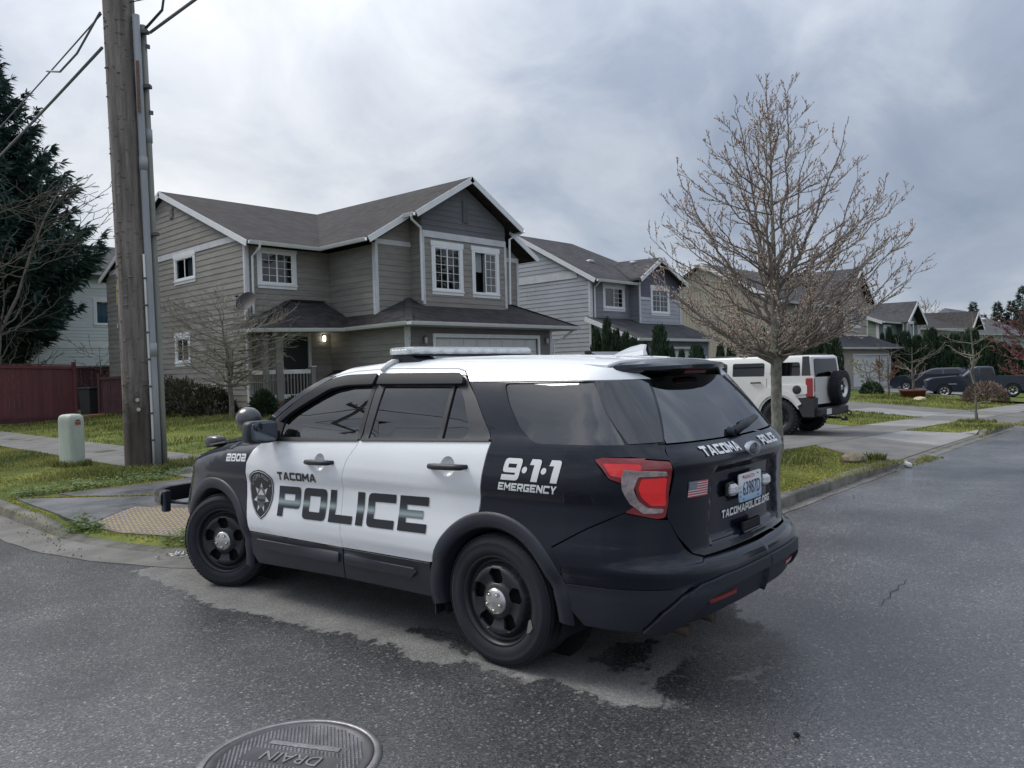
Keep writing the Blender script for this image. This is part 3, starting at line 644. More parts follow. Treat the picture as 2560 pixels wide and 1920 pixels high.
# ================================================================ lettering
def glyph(ch):
    W, s, t = 1.2, .30, .25
    R = lambda a,b,c,d: [(a,b),(c,b),(c,d),(a,d)]
    if ch == 'P': return W, [round_loop([(0,0),(s,0),(s,.29),(W,.29),(W,1),(0,1)], [0,0,0,.14,.14,0]), R(s,.54,W-s,.75)]
    if ch in 'O0': return W, [round_loop(R(0,0,W,1), .18), R(s+.02,t,W-s-.02,1-t)]
    if ch == 'L': return W*.95, [[(0,0),(W*.95,0),(W*.95,t),(s,t),(s,1),(0,1)]]
    if ch == 'I': return s+.02, [R(0,0,s+.02,1)]
    if ch == 'C': return W, [round_loop([(W,0),(W,t),(s,t),(s,1-t),(W,1-t),(W,1),(0,1),(0,0)], [0,0,0,0,0,0,.18,.18])]
    if ch == 'E': return W*.97, [[(0,0),(1.16,0),(1.16,t),(s,t),(s,.39),(.98,.39),(.98,.61),(s,.61),(s,1-t),(1.16,1-t),(1.16,1),(0,1)]]
    if ch == 'T': return W*.95, [[(.42,0),(.72,0),(.72,1-t),(1.14,1-t),(1.14,1),(0,1),(0,1-t),(.42,1-t)]]
    if ch == 'A': return 1.25, [[(0,0),(.30,0),(.38,.20),(.87,.20),(.95,0),(1.25,0),(.82,1),(.43,1)], [(.47,.42),(.78,.42),(.66,.74),(.59,.74)]]
    if ch == 'M': return 1.35, [[(0,0),(.28,0),(.28,.56),(.675,.20),(1.07,.56),(1.07,0),(1.35,0),(1.35,1),(1.08,1),(.675,.56),(.27,1),(0,1)]]
    if ch == 'R': return W, [round_loop([(0,0),(s,0),(s,.31),(.56,.31),(.84,0),(W,0),(.93,.32),(W,.40),(W,1),(0,1)], [0]*7+[.05,.14,0]), R(s,.54,W-s,.75)]
    if ch == 'G': return W, [round_loop([(W,0),(W,.56),(.62,.56),(.62,.36),(W-s,.36),(W-s,t),(s,t),(s,1-t),(W,1-t),(W,1),(0,1),(0,0)], [0]*10+[.18,.18])]
    if ch == 'N': return 1.25, [[(0,0),(.29,0),(.29,.56),(.92,0),(1.25,0),(1.25,1),(.96,1),(.96,.44),(.33,1),(0,1)]]
    if ch == 'Y': return W, [[(.45,0),(.75,0),(.75,.40),(1.2,1),(.86,1),(.6,.64),(.34,1),(0,1),(.45,.40)]]
    if ch == 'D': return W, [round_loop(R(0,0,W,1), [0,.22,.22,0]), R(s,t,W-s,1-t)]
    if ch == '.': return .3, [R(0,0,.28,.26)]
    if ch == '9': return W, [round_loop([(0,0),(W,0),(W,1),(0,1),(0,.35),(W-s,.35),(W-s,t),(0,t)], [0,.22,.2,.22,.2,0,0,0]), R(s+.02,.57,W-s-.02,.75)]
    if ch == '1': return .72, [round_loop([(.30,0),(.72,0),(.72,1),(.05,1),(.0,.74),(.30,.74)], [0,0,.18,0,0,0])]
    if ch == '2': return W, [round_loop([(0,0),(W,0),(W,t),(s,t),(s,.36),(W,.36),(W,1),(0,1),(0,1-t),(W-s,1-t),(W-s,.62),(0,.62)], [0,0,0,0,0,.1,.14,0,0,0,0,.1])]
    if ch == '8': return W, [round_loop(R(0,0,W,1), .16), R(s,.19,W-s,.41), R(s,.60,W-s,.80)]
    if ch == '*': return .34, [[(.17+.17*cos(a), .5+.15*sin(a)) for a in np.linspace(0,2*pi,14)[:-1]]]
    return .5, []
def text_loops(txt, width, h, shear=0.0, gap=.16):
    x = 0; G = []
    for ch in txt:
        w, L = glyph(ch); G.append((x, L)); x += w+gap
    tot = x-gap; k = width/tot
    return [[((gx+px)*k + shear*py*h, py*h) for px,py in l] for gx, L in G for l in L]
def bfont_mesh(txt, size, width=None, shear=0.0):
    """2D triangles of the built-in font: verts (n,2), faces"""
    cu = bpy.data.curves.new('t', 'FONT'); cu.body = txt; cu.size = size; cu.align_x = 'LEFT'; cu.resolution_u = 3; cu.shear = shear
    o = bpy.data.objects.new('t', cu); COL.objects.link(o)
    me = o.to_mesh(); v = np.array([tuple(q.co)[:2] for q in me.vertices]); f = [tuple(p.vertices) for p in me.polygons]
    o.to_mesh_clear(); bpy.data.objects.remove(o); bpy.data.curves.remove(cu)
    v[:,0] -= v[:,0].min()
    if width: v[:,0] *= width/v[:,0].max()
    return v, f
# ================================================================ police SUV
BLACK = M('paint_black', (.0045,.0070,.0145), .33, spec=.10, coat=.68, rvar=.08, vscale=2.5)
WHITE = M('paint_white', (.74,.755,.77), .35, coat=.6, var=.03, vscale=1.5)
CLAD = M('cladding', (.0095,.0130,.0215), .50, var=.15, vscale=3, bump=.06, bscale=300)
RUBB = M('tyre_rubber', (.0125,.0145,.0205), .84, var=.25, vscale=6, bump=.08, bscale=200)
RIMM = M('rim_black', (.012,.013,.018), .42, var=.2, vscale=8)
CHROME = M('cap_metal', (.52,.51,.49), .28, metal=.9, var=.12, vscale=20)
TINT = glassmat('glass_tinted', (.035,.042,.05), rough=.012, refl=.14)
TINTR = glassmat('glass_rear', (.035,.042,.05), rough=.02, refl=.22)
CLEARG = glassmat('glass_front', (.13,.155,.165), rough=.012, refl=.16)
SEAL = M('seal_black', (.010,.011,.013), .5)
DARK = M('dark_void', (.006,.007,.009), .9)
INT = M('interior_cloth', (.03,.03,.034), .85)
REDL = M('lamp_red', (.22,.005,.008), .12, coat=.8, spec=.6)
REDB = M('lamp_red_bright', (.52,.012,.015), .14, coat=.8, emit=((.9,.02,.02), .12))
CLEARL = M('lamp_clear', (.40,.33,.33), .12, metal=.35, coat=.8, var=.35, vscale=30)
DECW = M('decal_white', (.70,.71,.71), .45)
DECK = M('decal_black', (.010,.011,.014), .4)
Wz = Sp([.20,.28,.34,.42,.485,.50,.54,.60,.66,.74,.84,.915,.955,.99,1.04,1.10,1.16,1.20,1.235,1.27,1.35,1.45,1.52,1.56,1.60,1.635,1.665,1.69,1.705,1.715,1.722],
        [.90,.938,.953,.962,.966,.958,.966,.984,.986,.978,.968,.966,.976,.985,.986,.979,.966,.952,.936,.918,.887,.845,.813,.794,.770,.742,.705,.648,.57,.42,.0])
Pp = Sp([-1.25,-.75,-.3,.2,1.2,2.3,2.9,3.3,3.6,3.95],[.965,.978,.995,1,1,.998,.992,.968,.93,.88])
Xr = Sp([.22,.32,.40,.50,.585,.615,.64,.66,.69,.80,.95,1.05,1.095,1.12,1.145,1.19,1.225,1.24,1.40,1.57,1.65,1.72],
        [-1.03,-1.085,-1.135,-1.155,-1.15,-1.142,-1.12,-1.072,-1.058,-1.055,-1.058,-1.066,-1.074,-1.09,-1.085,-1.048,-1.004,-.992,-.862,-.705,-.625,-.5])
Xf = Sp([.22,.35,.5,.7,.85,.95,1.02,1.08],[3.68,3.78,3.83,3.80,3.75,3.68,3.55,3.35])
_q = [0,.3,.5,.65,.75,.83,.9,.95,.98,1.0]; _d = [0,.010,.03,.062,.10,.150,.22,.30,.39,.55]
gq = Sp(_q, _d); Gq = Sp(_d, _q)
_q2 = [0,.4,.6,.75,.85,.92,.97,1]; _d2 = [0,.03,.08,.15,.24,.36,.5,.75]
gf = Sp(_q2, _d2); Gf = Sp(_d2, _q2)
dzr = Sp([-.75,-.5,0,.6,1.1,1.5,1.8],[-.066,-.048,-.020,-.004,-.004,-.026,-.05])
def zprime(x, z):
    k = .028*np.clip(x, -1, 2.6); f = np.clip((1.5-z)/.25, 0, 1); zz = z+k*f
    top = np.clip((z-1.3)/.3, 0, 1); return zz-dzr(x)*top
def dsc(z): return (-.50-Xr(z))/.55
def ysd(x, z):
    x = np.asarray(x, float); z = np.asarray(z, float)
    y = Wz(zprime(x, z))*Pp(x)*Gq(np.clip((x-Xr(z))/dsc(z), 0, .55))
    fr = np.where((x > 2.6) & (z < 1.12), Gf(np.clip(Xf(np.minimum(z,1.08))-x, 0, .75)), 1.0)
    # shoulder of the wing rolls into the bonnet
    zt = np.interp(x, [2.2,2.9,3.2,3.45,3.7],[1.20,1.125,1.085,1.03,.96]); rl = np.where(x > 2.25, np.clip((z-(zt-.13))/.13, 0, 1)**2.2*.14, 0)
    return y*fr-rl
Smap = lambda x, z: np.stack([x, ysd(x, z), z], -1)
def Bmap(y, z):
    w = Wz(zprime(np.full_like(np.asarray(z,float),-.95), z))*.97; return np.stack([Xr(z)+gq(np.clip(np.abs(y)/w, 0, 1))*dsc(z), y, z], -1)
def BmapR(y, z):   # tailgate with the plate recess
    P = Bmap(y, z); a = np.clip((.47-np.abs(y)-.10*(z-.72))/.05, 0, 1); b = np.clip((z-.70)/.03, 0, 1)*np.clip((1.085-z)/.025, 0, 1)
    s = a*a*(3-2*a)*b*b*(3-2*b); P[...,0] += .035*s; return P
_qs = np.linspace(1, 0, 400); _dd = gq(_qs); _xx = _dd; _yy = .965*_qs
_al = np.concatenate([[0], np.cumsum(np.hypot(np.diff(_xx), np.diff(_yy)))]); TS = .50
TEND = TS+_al[-1]
def Wmap(t, z):
    t = np.asarray(t, float); z = np.asarray(z, float)
    q = np.interp(t-TS, _al, _qs); xr = Xr(z); xw = xr+gq(q)*dsc(z); x = np.where(t <= TS, -t, xw)
    w = Wz(zprime(x, z)); y = np.where(t <= TS, ysd(-np.minimum(t, TS), z), w*np.where(t <= TS, 1, Pp(np.maximum(x,-.9)))*q)
    return np.stack([x, y, z], -1)
def t_x(x, z):
    if x >= -.50: return -x
    return TS+float(np.interp(1-float(Gq((x-float(Xr(z)))/float(dsc(z)))), 1-_qs, _al))
def t_y(y, z): return TS+float(np.interp(1-y/(.965), 1-_qs, _al))
CARX, CARY, CARA = 3.948, 3.043, radians(93.73)
car = empty('police_car', (CARX, CARY, 0), CARA, 'black and white police SUV with roof light bar parked at the corner', 'police car')
FW, RW = 2.866, 0.0
def arc(cx, r, a0, a1, n=14, cz=.353): return [(cx+r*cos(radians(a)), cz+r*sin(radians(a))) for a in np.linspace(a0, a1, n)]
SD = dict(flip=True, mirror=True)
RA = .487
# front wing
panel('front_wing', [[(2.385,.50),(2.405,.70),(2.408,.85),(2.378,1.0),(2.32,1.09),(2.275,1.155),(2.6,1.158),(2.9,1.118),(3.14,1.085),(3.24,1.005),(3.32,.90),(3.40,.80),(3.44,.62),(3.43,.47)]+arc(FW,RA,14,162)], Smap, BLACK, car, .045, **SD)
# doors
gapB = [(1.293,.50),(1.297,.62),(1.285,.80),(1.262,.97),(1.215,1.08),(1.15,1.155),(1.128,1.198)]
hole = lambda x,z,r: [(x+r*cos(a), z+r*sin(a)) for a in np.linspace(0,2*pi,25)[:-1]]
H1, H2 = (1.50,1.046), (.315,1.085)
panel('front_door', [[(2.378,.492),(2.398,.70),(2.401,.85),(2.371,1.0),(2.313,1.09),(2.265,1.158)]+[(x+.003,z) for x,z in gapB[::-1]], hole(*H1,.058)], Smap, WHITE, car, .04, **SD)
rdl = [(x-.003,z) for x,z in gapB]+[(.022,1.232),(.040,1.12),(.066,.99),(.085,.90)]+arc(RW,RA+.004,78,20,14)
rdl = [(1.290,.502)]+rdl[1:]
panel('rear_door', [rdl+[(.50,.512)], hole(*H2,.058)], Smap, WHITE, car, .04, **SD)
for (hx,hz) in (H1,H2):
    for s in (1,-1):
        V = []; F = []; n = 24; K = 5
        for k in range(K+1):
            r = .058*cos(k/K*pi/2*.98); dp = .034*sin(k/K*pi/2)
            for a in range(n):
                q = 2*pi*a/n; x,z = hx+r*cos(q), hz+r*sin(q); V.append((x, s*(float(ysd(x,z))-dp), z))
        for k in range(K):
            for a in range(n):
                q = (k*n+a, k*n+(a+1)%n, (k+1)*n+(a+1)%n, (k+1)*n+a); F.append(q if s < 0 else q[::-1])
        link('handle_cup', np_mesh('handle_cup', V, F, True), WHITE, car)
        y0 = float(ysd(hx,hz))
        mb = MB(); xa,xb = (1.630,1.352) if hx > 1 else (.452,.165)
        mb.tube([(xa,s*(y0-.004),hz-.004),(xa-.02,s*(y0+.026),hz-.002),(xa-.07,s*(y0+.036),hz),(xb+.07,s*(y0+.036),hz+.004),(xb+.02,s*(y0+.030),hz+.005),(xb,s*(y0-.004),hz+.006)], [.012,.017,.019,.019,.018,.012], 10)
        mb.build('door_handle', CLAD, car)
# rocker cladding, door moulding
panel('sill_cladding', [[(2.372,.484),(1.298,.494),(1.298,.30),(2.30,.262),(2.36,.33)]], Smap, CLAD, car, .05, off=.004, **SD)
panel('sill_cladding', [[(1.287,.494),(.50,.504),(.475,.40),(.44,.31),(1.287,.30)]], Smap, CLAD, car, .05, off=.004, **SD)
panel('door_moulding', [[(2.28,.445),(1.33,.455),(1.33,.405),(1.36,.395),(2.22,.385)]], Smap, CLAD, car, .05, off=.022, thick=.02, **SD)
panel('door_moulding', [[(1.262,.455),(.62,.462),(.60,.44),(.64,.405),(1.262,.402)]], Smap, CLAD, car, .05, off=.022, thick=.02, **SD)
# wheel arch flares
def flare(cx, a0, a1, name='arch_flare', r0=.410, r1=.502):
    n = 40; prof = [(r0-.02,-.07),(r0,-.02),(r0+.005,.004),(r0+.018,.013),(.5*(r0+r1),.015),(r1-.018,.012),(r1-.003,.006),(r1+.002,-.008)]
    for s in (1,-1):
        V = []; F = []; m = len(prof)
        for a in np.linspace(radians(a0), radians(a1), n+1):
            for r,o in prof:
                x,z = cx+r*cos(a), .353+r*sin(a); xs_, zs_ = cx+.5*cos(a), max(.27,.353+.5*sin(a)); V.append((x, s*(float(ysd(xs_,zs_))+o), z))
        for i in range(n):
            for k in range(m-1):
                q = (i*m+k,(i+1)*m+k,(i+1)*m+k+1,i*m+k+1); F.append(q[::-1] if s > 0 else q)
        link(name, np_mesh(name, V, F, True), CLAD, car)
flare(FW, -4, 196); flare(RW, -10, 184)
# quarter panel with the side glass aperture
qw = round_loop([(.030,1.548),(-.036,1.443),(-.150,1.315),(-.276,1.235),(-.779,1.238),(-.541,1.552)], [.03,.03,.03,.05,.01,.01])
panel('quarter_panel', [[(.014,1.232),(.034,1.12),(.060,.99),(.079,.90)]+arc(RW,RA,80,158,14)+[(-.448,.545),(-.455,.62),(-.40,.715),(-.60,.825),(-.80,.918),(-.842,.935),(-.842,1.03),(-.73,1.072),(-.652,1.165),(-.70,1.180),(-.86,1.183),(-.89,1.235),(-.80,1.40),(-.695,1.552),(.293,1.555),(.21,1.47),(.115,1.36),(.045,1.28)], qw], Smap, BLACK, car, .045, **SD)
panel('quarter_glass', [qw], Smap, TINT, car, .08, off=-.007, thick=0, **SD)

# door upper frames and glass
fwin = round_loop([(2.03,1.192),(2.015,1.300),(1.93,1.368),(1.784,1.438),(1.558,1.528),(1.40,1.549),(1.14,1.553),(1.172,1.205)], [.02,.05,.05,.05,.05,.05,.02,.01])
panel('window_frame', [[(2.262,1.165),(2.20,1.265),(2.0,1.405),(1.8,1.515),(1.655,1.588),(1.60,1.600),(1.106,1.606),(1.130,1.206)], fwin], Smap, SEAL, car, .05, **SD)
panel('window_glass', [fwin], Smap, CLEARG, car, .08, off=-.008, thick=0, **SD)
rwin = round_loop([(1.058,1.212),(1.030,1.545),(.365,1.538),(.30,1.46),(.198,1.285),(.240,1.232)], [.01,.02,.04,.05,.05,.03])
panel('window_frame', [[(1.120,1.206),(1.098,1.606),(.352,1.598),(.315,1.565),(.218,1.475),(.122,1.362),(.053,1.285),(.024,1.240)], rwin], Smap, M('frame_black', (.014,.016,.021), .4, coat=.3), car, .05, **SD)
panel('window_glass', [rwin], Smap, TINT, car, .08, off=-.008, thick=0, **SD)
panel('window_divider', [[(.435,1.228),(.428,1.54),(.402,1.54),(.398,1.228)]], Smap, SEAL, car, .1, off=.003, **SD)
panel('belt_moulding', [[(2.03,1.162),(1.14,1.194),(1.14,1.208),(2.03,1.19)]], Smap, SEAL, car, .1, off=.010, thick=.01, **SD)
panel('belt_moulding', [[(1.11,1.196),(.03,1.232),(.03,1.245),(1.11,1.21)]], Smap, SEAL, car, .1, off=.010, thick=.01, **SD)
# white door tops, visors, pillars, roof
panel('door_top', [[(1.645,1.597),(1.60,1.606),(1.108,1.612),(1.106,1.648),(1.42,1.640),(1.56,1.622)]], Smap, WHITE, car, .04, **SD)
panel('door_top', [[(1.100,1.612),(.358,1.604),(.345,1.600),(.375,1.622),(.44,1.636),(.99,1.649),(1.099,1.648)]], Smap, WHITE, car, .04, **SD)
VIS = M('visor_smoke', (.011,.013,.018), .5, spec=.15)
panel('wind_deflector', [round_loop([(2.05,1.315),(1.93,1.415),(1.76,1.510),(1.57,1.583),(1.42,1.603),(1.112,1.608),(1.122,1.545),(1.40,1.540),(1.56,1.518),(1.77,1.430),(1.93,1.355),(2.03,1.285)], [.02,.05,.05,.05,.05,.01,.01,.05,.05,.05,.05,.02])], Smap, VIS, car, .04, off=.030, thick=.03, **SD)
panel('wind_deflector', [round_loop([(1.088,1.608),(.375,1.600),(.335,1.575),(.325,1.540),(1.082,1.545)], [.01,.04,.03,.01,.01])], Smap, VIS, car, .04, off=.030, thick=.03, **SD)
panel('windscreen_pillar', [[(2.272,1.172),(2.208,1.272),(2.008,1.412),(1.808,1.522),(1.66,1.595),(1.60,1.640),(1.72,1.615),(1.90,1.525),(2.10,1.405),(2.34,1.24),(2.40,1.175)]], Smap, BLACK, car, .04, **SD)
def ztop(x):
    zs_ = np.linspace(1.55,1.72,120); y = ysd(np.full(120,x), zs_); return float(np.interp(-.655, -y, zs_))
rs = [(1.655,1.612),(1.56,1.630),(1.42,1.647),(1.106,1.655),(.99,1.656),(.44,1.643),(.372,1.629),(.335,1.60),(.300,1.562),(-.02,1.560),(-.55,1.558),(-.700,1.556),(-.655,1.592),(-.60,1.62)]
rs += [(x, ztop(x)) for x in (-.565,-.4,-.2,0,.3,.6,.9,1.2,1.45,1.58)]
panel('roof_side', [rs], Smap, WHITE, car, .035, **SD)
def Rmap(x, y):
    x = np.asarray(x,float); y = np.asarray(y,float); out_ = np.zeros_like(x)
    zs_ = np.linspace(1.60,1.7215,240); w0 = Wz(zs_)
    z0 = np.interp(-np.abs(y)/Pp(x), -w0, zs_)
    return np.stack([x, y, z0+dzr(x)], -1)
panel('roof', [[(-.56,-.652),(1.58,-.652),(1.66,-.4),(1.69,0),(1.66,.4),(1.58,.652),(-.56,.652),(-.60,0)]], Rmap, WHITE, car, .06)
for yy in (-.42,-.2,.2,.42):   # pressed ribs
    panel('roof_rib', [[(-.35,yy-.02),(1.2,yy-.02),(1.2,yy+.02),(-.35,yy+.02)]], Rmap, WHITE, car, .1, off=.005, thick=.005)
panel('headliner', [[(-.55,-.64),(1.56,-.64),(1.64,0),(1.56,.64),(-.55,.64)]], Rmap, INT, car, .12, off=-.03, thick=0)
panel('side_liner', [rs], Smap, INT, car, .08, off=-.022, thick=0, **SD)
# windscreen and bonnet
Xa = Sp([1.165,1.24,1.405,1.525,1.615,1.64],[2.42,2.34,2.10,1.90,1.72,1.66])
Fmap = lambda y, z: np.stack([Xa(z)+.17*(1-(y/.82)**2), y, z+.0*y], -1)
panel('windscreen', [[(-.83,1.18),(.83,1.18),(.80,1.3),(.755,1.45),(.70,1.6),(.66,1.655),(-.66,1.655),(-.70,1.6),(-.755,1.45),(-.80,1.3)]], Fmap, CLEARG, car, .12, thick=0)
Zh = Sp([2.25,2.6,2.9,3.2,3.45,3.6,3.7],[1.165,1.15,1.120,1.078,1.03,.985,.93])
def Hmap(x, y):
    return np.stack([x, y, Zh(x)+.055*(1-(np.asarray(y)/.86)**2)+.018*np.exp(-((np.abs(y)-.45)/.12)**2)*np.clip((3.5-x)/.6,0,1)], -1)
panel('bonnet', [[(2.46,-.84),(2.9,-.842),(3.2,-.80),(3.45,-.70),(3.58,-.5),(3.64,0),(3.58,.5),(3.45,.70),(3.2,.80),(2.9,.842),(2.46,.84),(2.56,.4),(2.60,0),(2.56,-.4)]], Hmap, BLACK, car, .06)
panel('cowl', [[(2.30,-.86),(2.45,-.84),(2.55,-.4),(2.59,0),(2.55,.4),(2.45,.84),(2.30,.86)]], lambda x,y: Hmap(x,y)-np.array([0,0,.02]), CLAD, car, .1)
# front face
def FFmap(y, z):
    w = Wz(zprime(np.full_like(np.asarray(z,float),3.0), z))*.955; return np.stack([Xf(z)-gf(np.clip(np.abs(y)/w,0,1)), y, z], -1)
panel('front_bumper', [[(-.90,.28),(.90,.28),(.915,.5),(.91,.70),(.60,.70),(.55,.60),(-.55,.60),(-.60,.70),(-.91,.70),(-.915,.5)]], FFmap, CLAD, car, .06)
panel('bumper_corner', [[(.62,.705),(.905,.705),(.90,.80),(.80,.84),(.62,.82)]], FFmap, BLACK, car, .05, mirror=True)
panel('grille', [[(-.60,.61),(.60,.61),(.60,.93),(.5,.97),(-.5,.97),(-.60,.93)]], FFmap, DARK, car, .08, off=-.02)
for zz_ in (.68,.77,.86,.94): panel('grille_bar', [[(-.585,zz_-.012),(.585,zz_-.012),(.585,zz_+.012),(-.585,zz_+.012)]], FFmap, CLAD, car, .08, off=.006)
HL = M('headlamp', (.32,.34,.37), .08, metal=.3, coat=1.0)
panel('headlight', [round_loop([(.62,.83),(.80,.85),(.885,.86),(.875,.93),(.845,1.0),(.74,.985),(.62,.95)], .02)], FFmap, HL, car, .04, mirror=True)
panel('headlight_side', [[(3.155,1.072),(3.25,1.00),(3.325,.905),(3.39,.835),(3.42,.845),(3.40,.93),(3.33,1.02)]], Smap, HL, car, .03, off=-.002, **SD)
panel('bumper_side', [[(3.415,.80),(3.455,.63),(3.44,.47),(3.38,.30),(3.58,.30),(3.60,.55),(3.56,.78)]], Smap, CLAD, car, .04, **SD)
PG = M('pillar_gloss', (.010,.011,.015), .12, coat=.9)
panel('pillar_trim', [[(t_x(-.552,1.55),1.550),(t_x(-.788,1.24),1.240),(t_x(-.90,1.243),1.243),(t_x(-.70,1.55),1.550)]], Wmap, PG, car, .04, off=.004, mirror=True)
panel('pillar_edge', [[(t_x(-.705,1.55),1.555),(t_x(-.905,1.243),1.238),(t_y(.742,1.24),1.238),(t_y(.735,1.4),1.40),(t_y(.75,1.56),1.575)]], Wmap, BLACK, car, .03, off=-.004, mirror=True)
panel('quarter_corner', [[(t_x(-.80,1.185),1.186),(t_y(.85,1.17),1.176),(t_y(.745,1.16),1.160),(t_y(.745,1.2),1.20),(t_y(.715,1.23),1.230),(t_x(-.89,1.23),1.233),(t_x(-.865,1.2),1.20)]], Wmap, BLACK, car, .03, mirror=True)
# rear: bumper, lamps, tailgate
panel('bumper_cover', [[(.405,.708),(.60,.818),(.80,.911),(t_x(-.84,.92),.925),(t_y(.90,.915),.905),(t_y(.80,.88),.872),(t_y(.748,.87),.865),(t_y(.70,.78),.775),(t_y(.66,.73),.72),(t_y(.612,.685),.680),(t_y(.55,.648),.655),(TEND+.02,.650),(TEND+.02,.535),(t_y(.80,.52),.54),(.46,.535),(.458,.62)]], Wmap, BLACK, car, .035, mirror=True)
CL2 = M('bumper_plastic', (.0115,.0150,.0235), .58, var=.15, vscale=3, bump=.05, bscale=300)
ridge_lo = [(.80,.318),(.735,.37),(.68,.43),(.62,.475),(.50,.505),(.25,.518)]
ridge_hi = [(.25,.572),(.50,.568),(.66,.548),(.76,.50),(.83,.42),(.875,.325)]
tq = lambda L: [(t_y(y,z), z) for y,z in L]
panel('lower_bumper', [[(.452,.530),(t_y(.80,.52),.535)]+tq([(.70,.560),(.772,.505),(.842,.425),(.885,.322)])+[(.56,.330),(.50,.40),(.468,.46)]], Wmap, CL2, car, .035, off=.003, mirror=True)
panel('bumper_lip', [tq(ridge_lo)+[(TEND+.02,.520),(TEND+.02,.575)]+tq(ridge_hi)], Wmap, CL2, car, .03, off=.018, thick=.045, mirror=True)
panel('bumper_diffuser', [tq([(.79,.330),(.725,.375),(.67,.435),(.61,.48),(.49,.51)])+[(TEND+.02,.522),(TEND+.02,.375),(t_y(.40,.36),.365),(t_y(.62,.33),.335)]], Wmap, CL2, car, .035, off=-.022, mirror=True)
panel('rear_reflector', [tq([(.60,.452),(.36,.462),(.36,.440),(.585,.430)])], Wmap, M('reflector_red', (.22,.012,.016), .25, coat=.5), car, .03, off=-.014, mirror=True)
lampL = [(t_x(-.653,1.167),1.168),(t_x(-.70,1.17),1.178),(t_x(-.88,1.17),1.172),(t_y(.85,1.16),1.166),(t_y(.752,1.15),1.152),(t_y(.735,1.1),1.08),(t_y(.75,.95),.96),(t_y(.765,.9),.880),(t_y(.80,.88),.876),(t_y(.90,.91),.912),(t_x(-.845,.96),.955),(t_x(-.838,1.0),1.030),(t_x(-.80,1.04),1.052),(t_x(-.73,1.07),1.078)]
lampL = round_loop(lampL, .012)
panel('tail_light', [lampL], Wmap, REDL, car, .025, off=.006, thick=.03, mirror=True)
panel('tail_light_bar', [round_loop([(t_x(-.70,1.15),1.150),(t_x(-.86,1.15),1.146),(t_x(-.86,1.1),1.085),(t_x(-.80,1.08),1.082),(t_x(-.735,1.1),1.095)], .012)], Wmap, REDB, car, .025, off=.012, thick=.008, mirror=True)
panel('tail_light_lens', [round_loop([(t_y(.905,1.12),1.122),(t_y(.765,1.11),1.110),(t_y(.758,1.09),1.088),(t_y(.862,1.08),1.088),(t_y(.874,1.0),1.03),(t_y(.862,.97),.97),(t_y(.835,.93),.932),(t_y(.775,.92),.924),(t_y(.778,.91),.905),(t_y(.85,.90),.905),(t_y(.886,.95),.955),(t_y(.903,1.0),1.03)], .008)], Wmap, CLEARL, car, .02, off=.013, thick=.008, mirror=True)
panel('tail_light_stop', [round_loop([(t_y(.852,1.07),1.076),(t_y(.757,1.07),1.078),(t_y(.765,.95),.938),(t_y(.825,.95),.944),(t_y(.850,1.0),.985),(t_y(.860,1.0),1.03)], .012)], Wmap, REDB, car, .02, off=.011, thick=.006, mirror=True)
BF = dict(flip=True)
sym = lambda L: L+[(-y,z) for y,z in L[::-1]]
panel('tailgate', [sym([(0.0,.660),(.53,.664),(.60,.685),(.685,.78),(.735,.88),(.728,.96),(.712,1.08),(.735,1.155),(.715,1.20),(.688,1.228),(.0,1.222)])[1:-1]], BmapR, BLACK, car, .035, **BF)
rg = sym([(.672,1.238),(.66,1.27),(.56,1.555)])
panel('rear_glass', [[(0,1.232)]+rg[:3]+[(0,1.575)]+rg[3:]], Bmap, TINTR, car, .06, off=-.004, thick=0, **BF)
panel('rear_glass_frame', [[(.70,1.236),(.735,1.24),(.635,1.575),(.58,1.575)]], Bmap, BLACK, car, .04, flip=True, mirror=True)
# spoiler
def spoil():
    st = []
    for y in np.linspace(-.63,.63,25):
        a = abs(y)/.63; zt = 1.668-.040*a**2; xf_ = -.55-.02*a; xb_ = -.80+.20*a**3; zb_ = 1.618-.012*a**2
        st.append([(xf_,y,zt),(.6*xf_+.4*xb_,y,zt-.006),(.15*xf_+.85*xb_,y,zb_+.024),(xb_,y,zb_+.008),(xb_,y,zb_-.010),(.2*xf_+.8*xb_,y,zb_-.022),(xf_-.06,y,1.560-.004*a)])
    V = [p for r in st for p in r]; F = []; m = 7
    for i in range(len(st)-1):
        for k in range(m-1): F.append((i*m+k,i*m+k+1,(i+1)*m+k+1,(i+1)*m+k))
    F += [tuple(range(m)), tuple(range((len(st)-1)*m+m-1,(len(st)-1)*m-1,-1))]
    return np_mesh('rear_spoiler', V, F, True, 28)
link('rear_spoiler', spoil(), BLACK, car)
mb = MB(); mb.bbox((-.735,0,1.585),(.03,.26,.022),0,.006); mb.build('brake_light', M('brake_lamp', (.10,.01,.012), .2), car)
# wiper
mb = MB(); P0 = Bmap(np.array([.08]), np.array([1.250]))[0]; P1 = Bmap(np.array([-.33]), np.array([1.295]))[0]
mb.tube([P0+[-.02,0,-.0],P0*.6+P1*.4+[-.035,0,.012],P1+[-.03,0,.01]], [.020,.026,.012], 8); mb.tube([P0*.75+P1*.25+[-.014,0,.022],P1+[-.014,-.02,.018]], [.012,.008], 6)
mb.lathe([(.0,-.03),(.022,-.03),(.026,-.012),(.028,.01)], 14, P0, 'x'); mb.build('rear_wiper', CLAD, car)
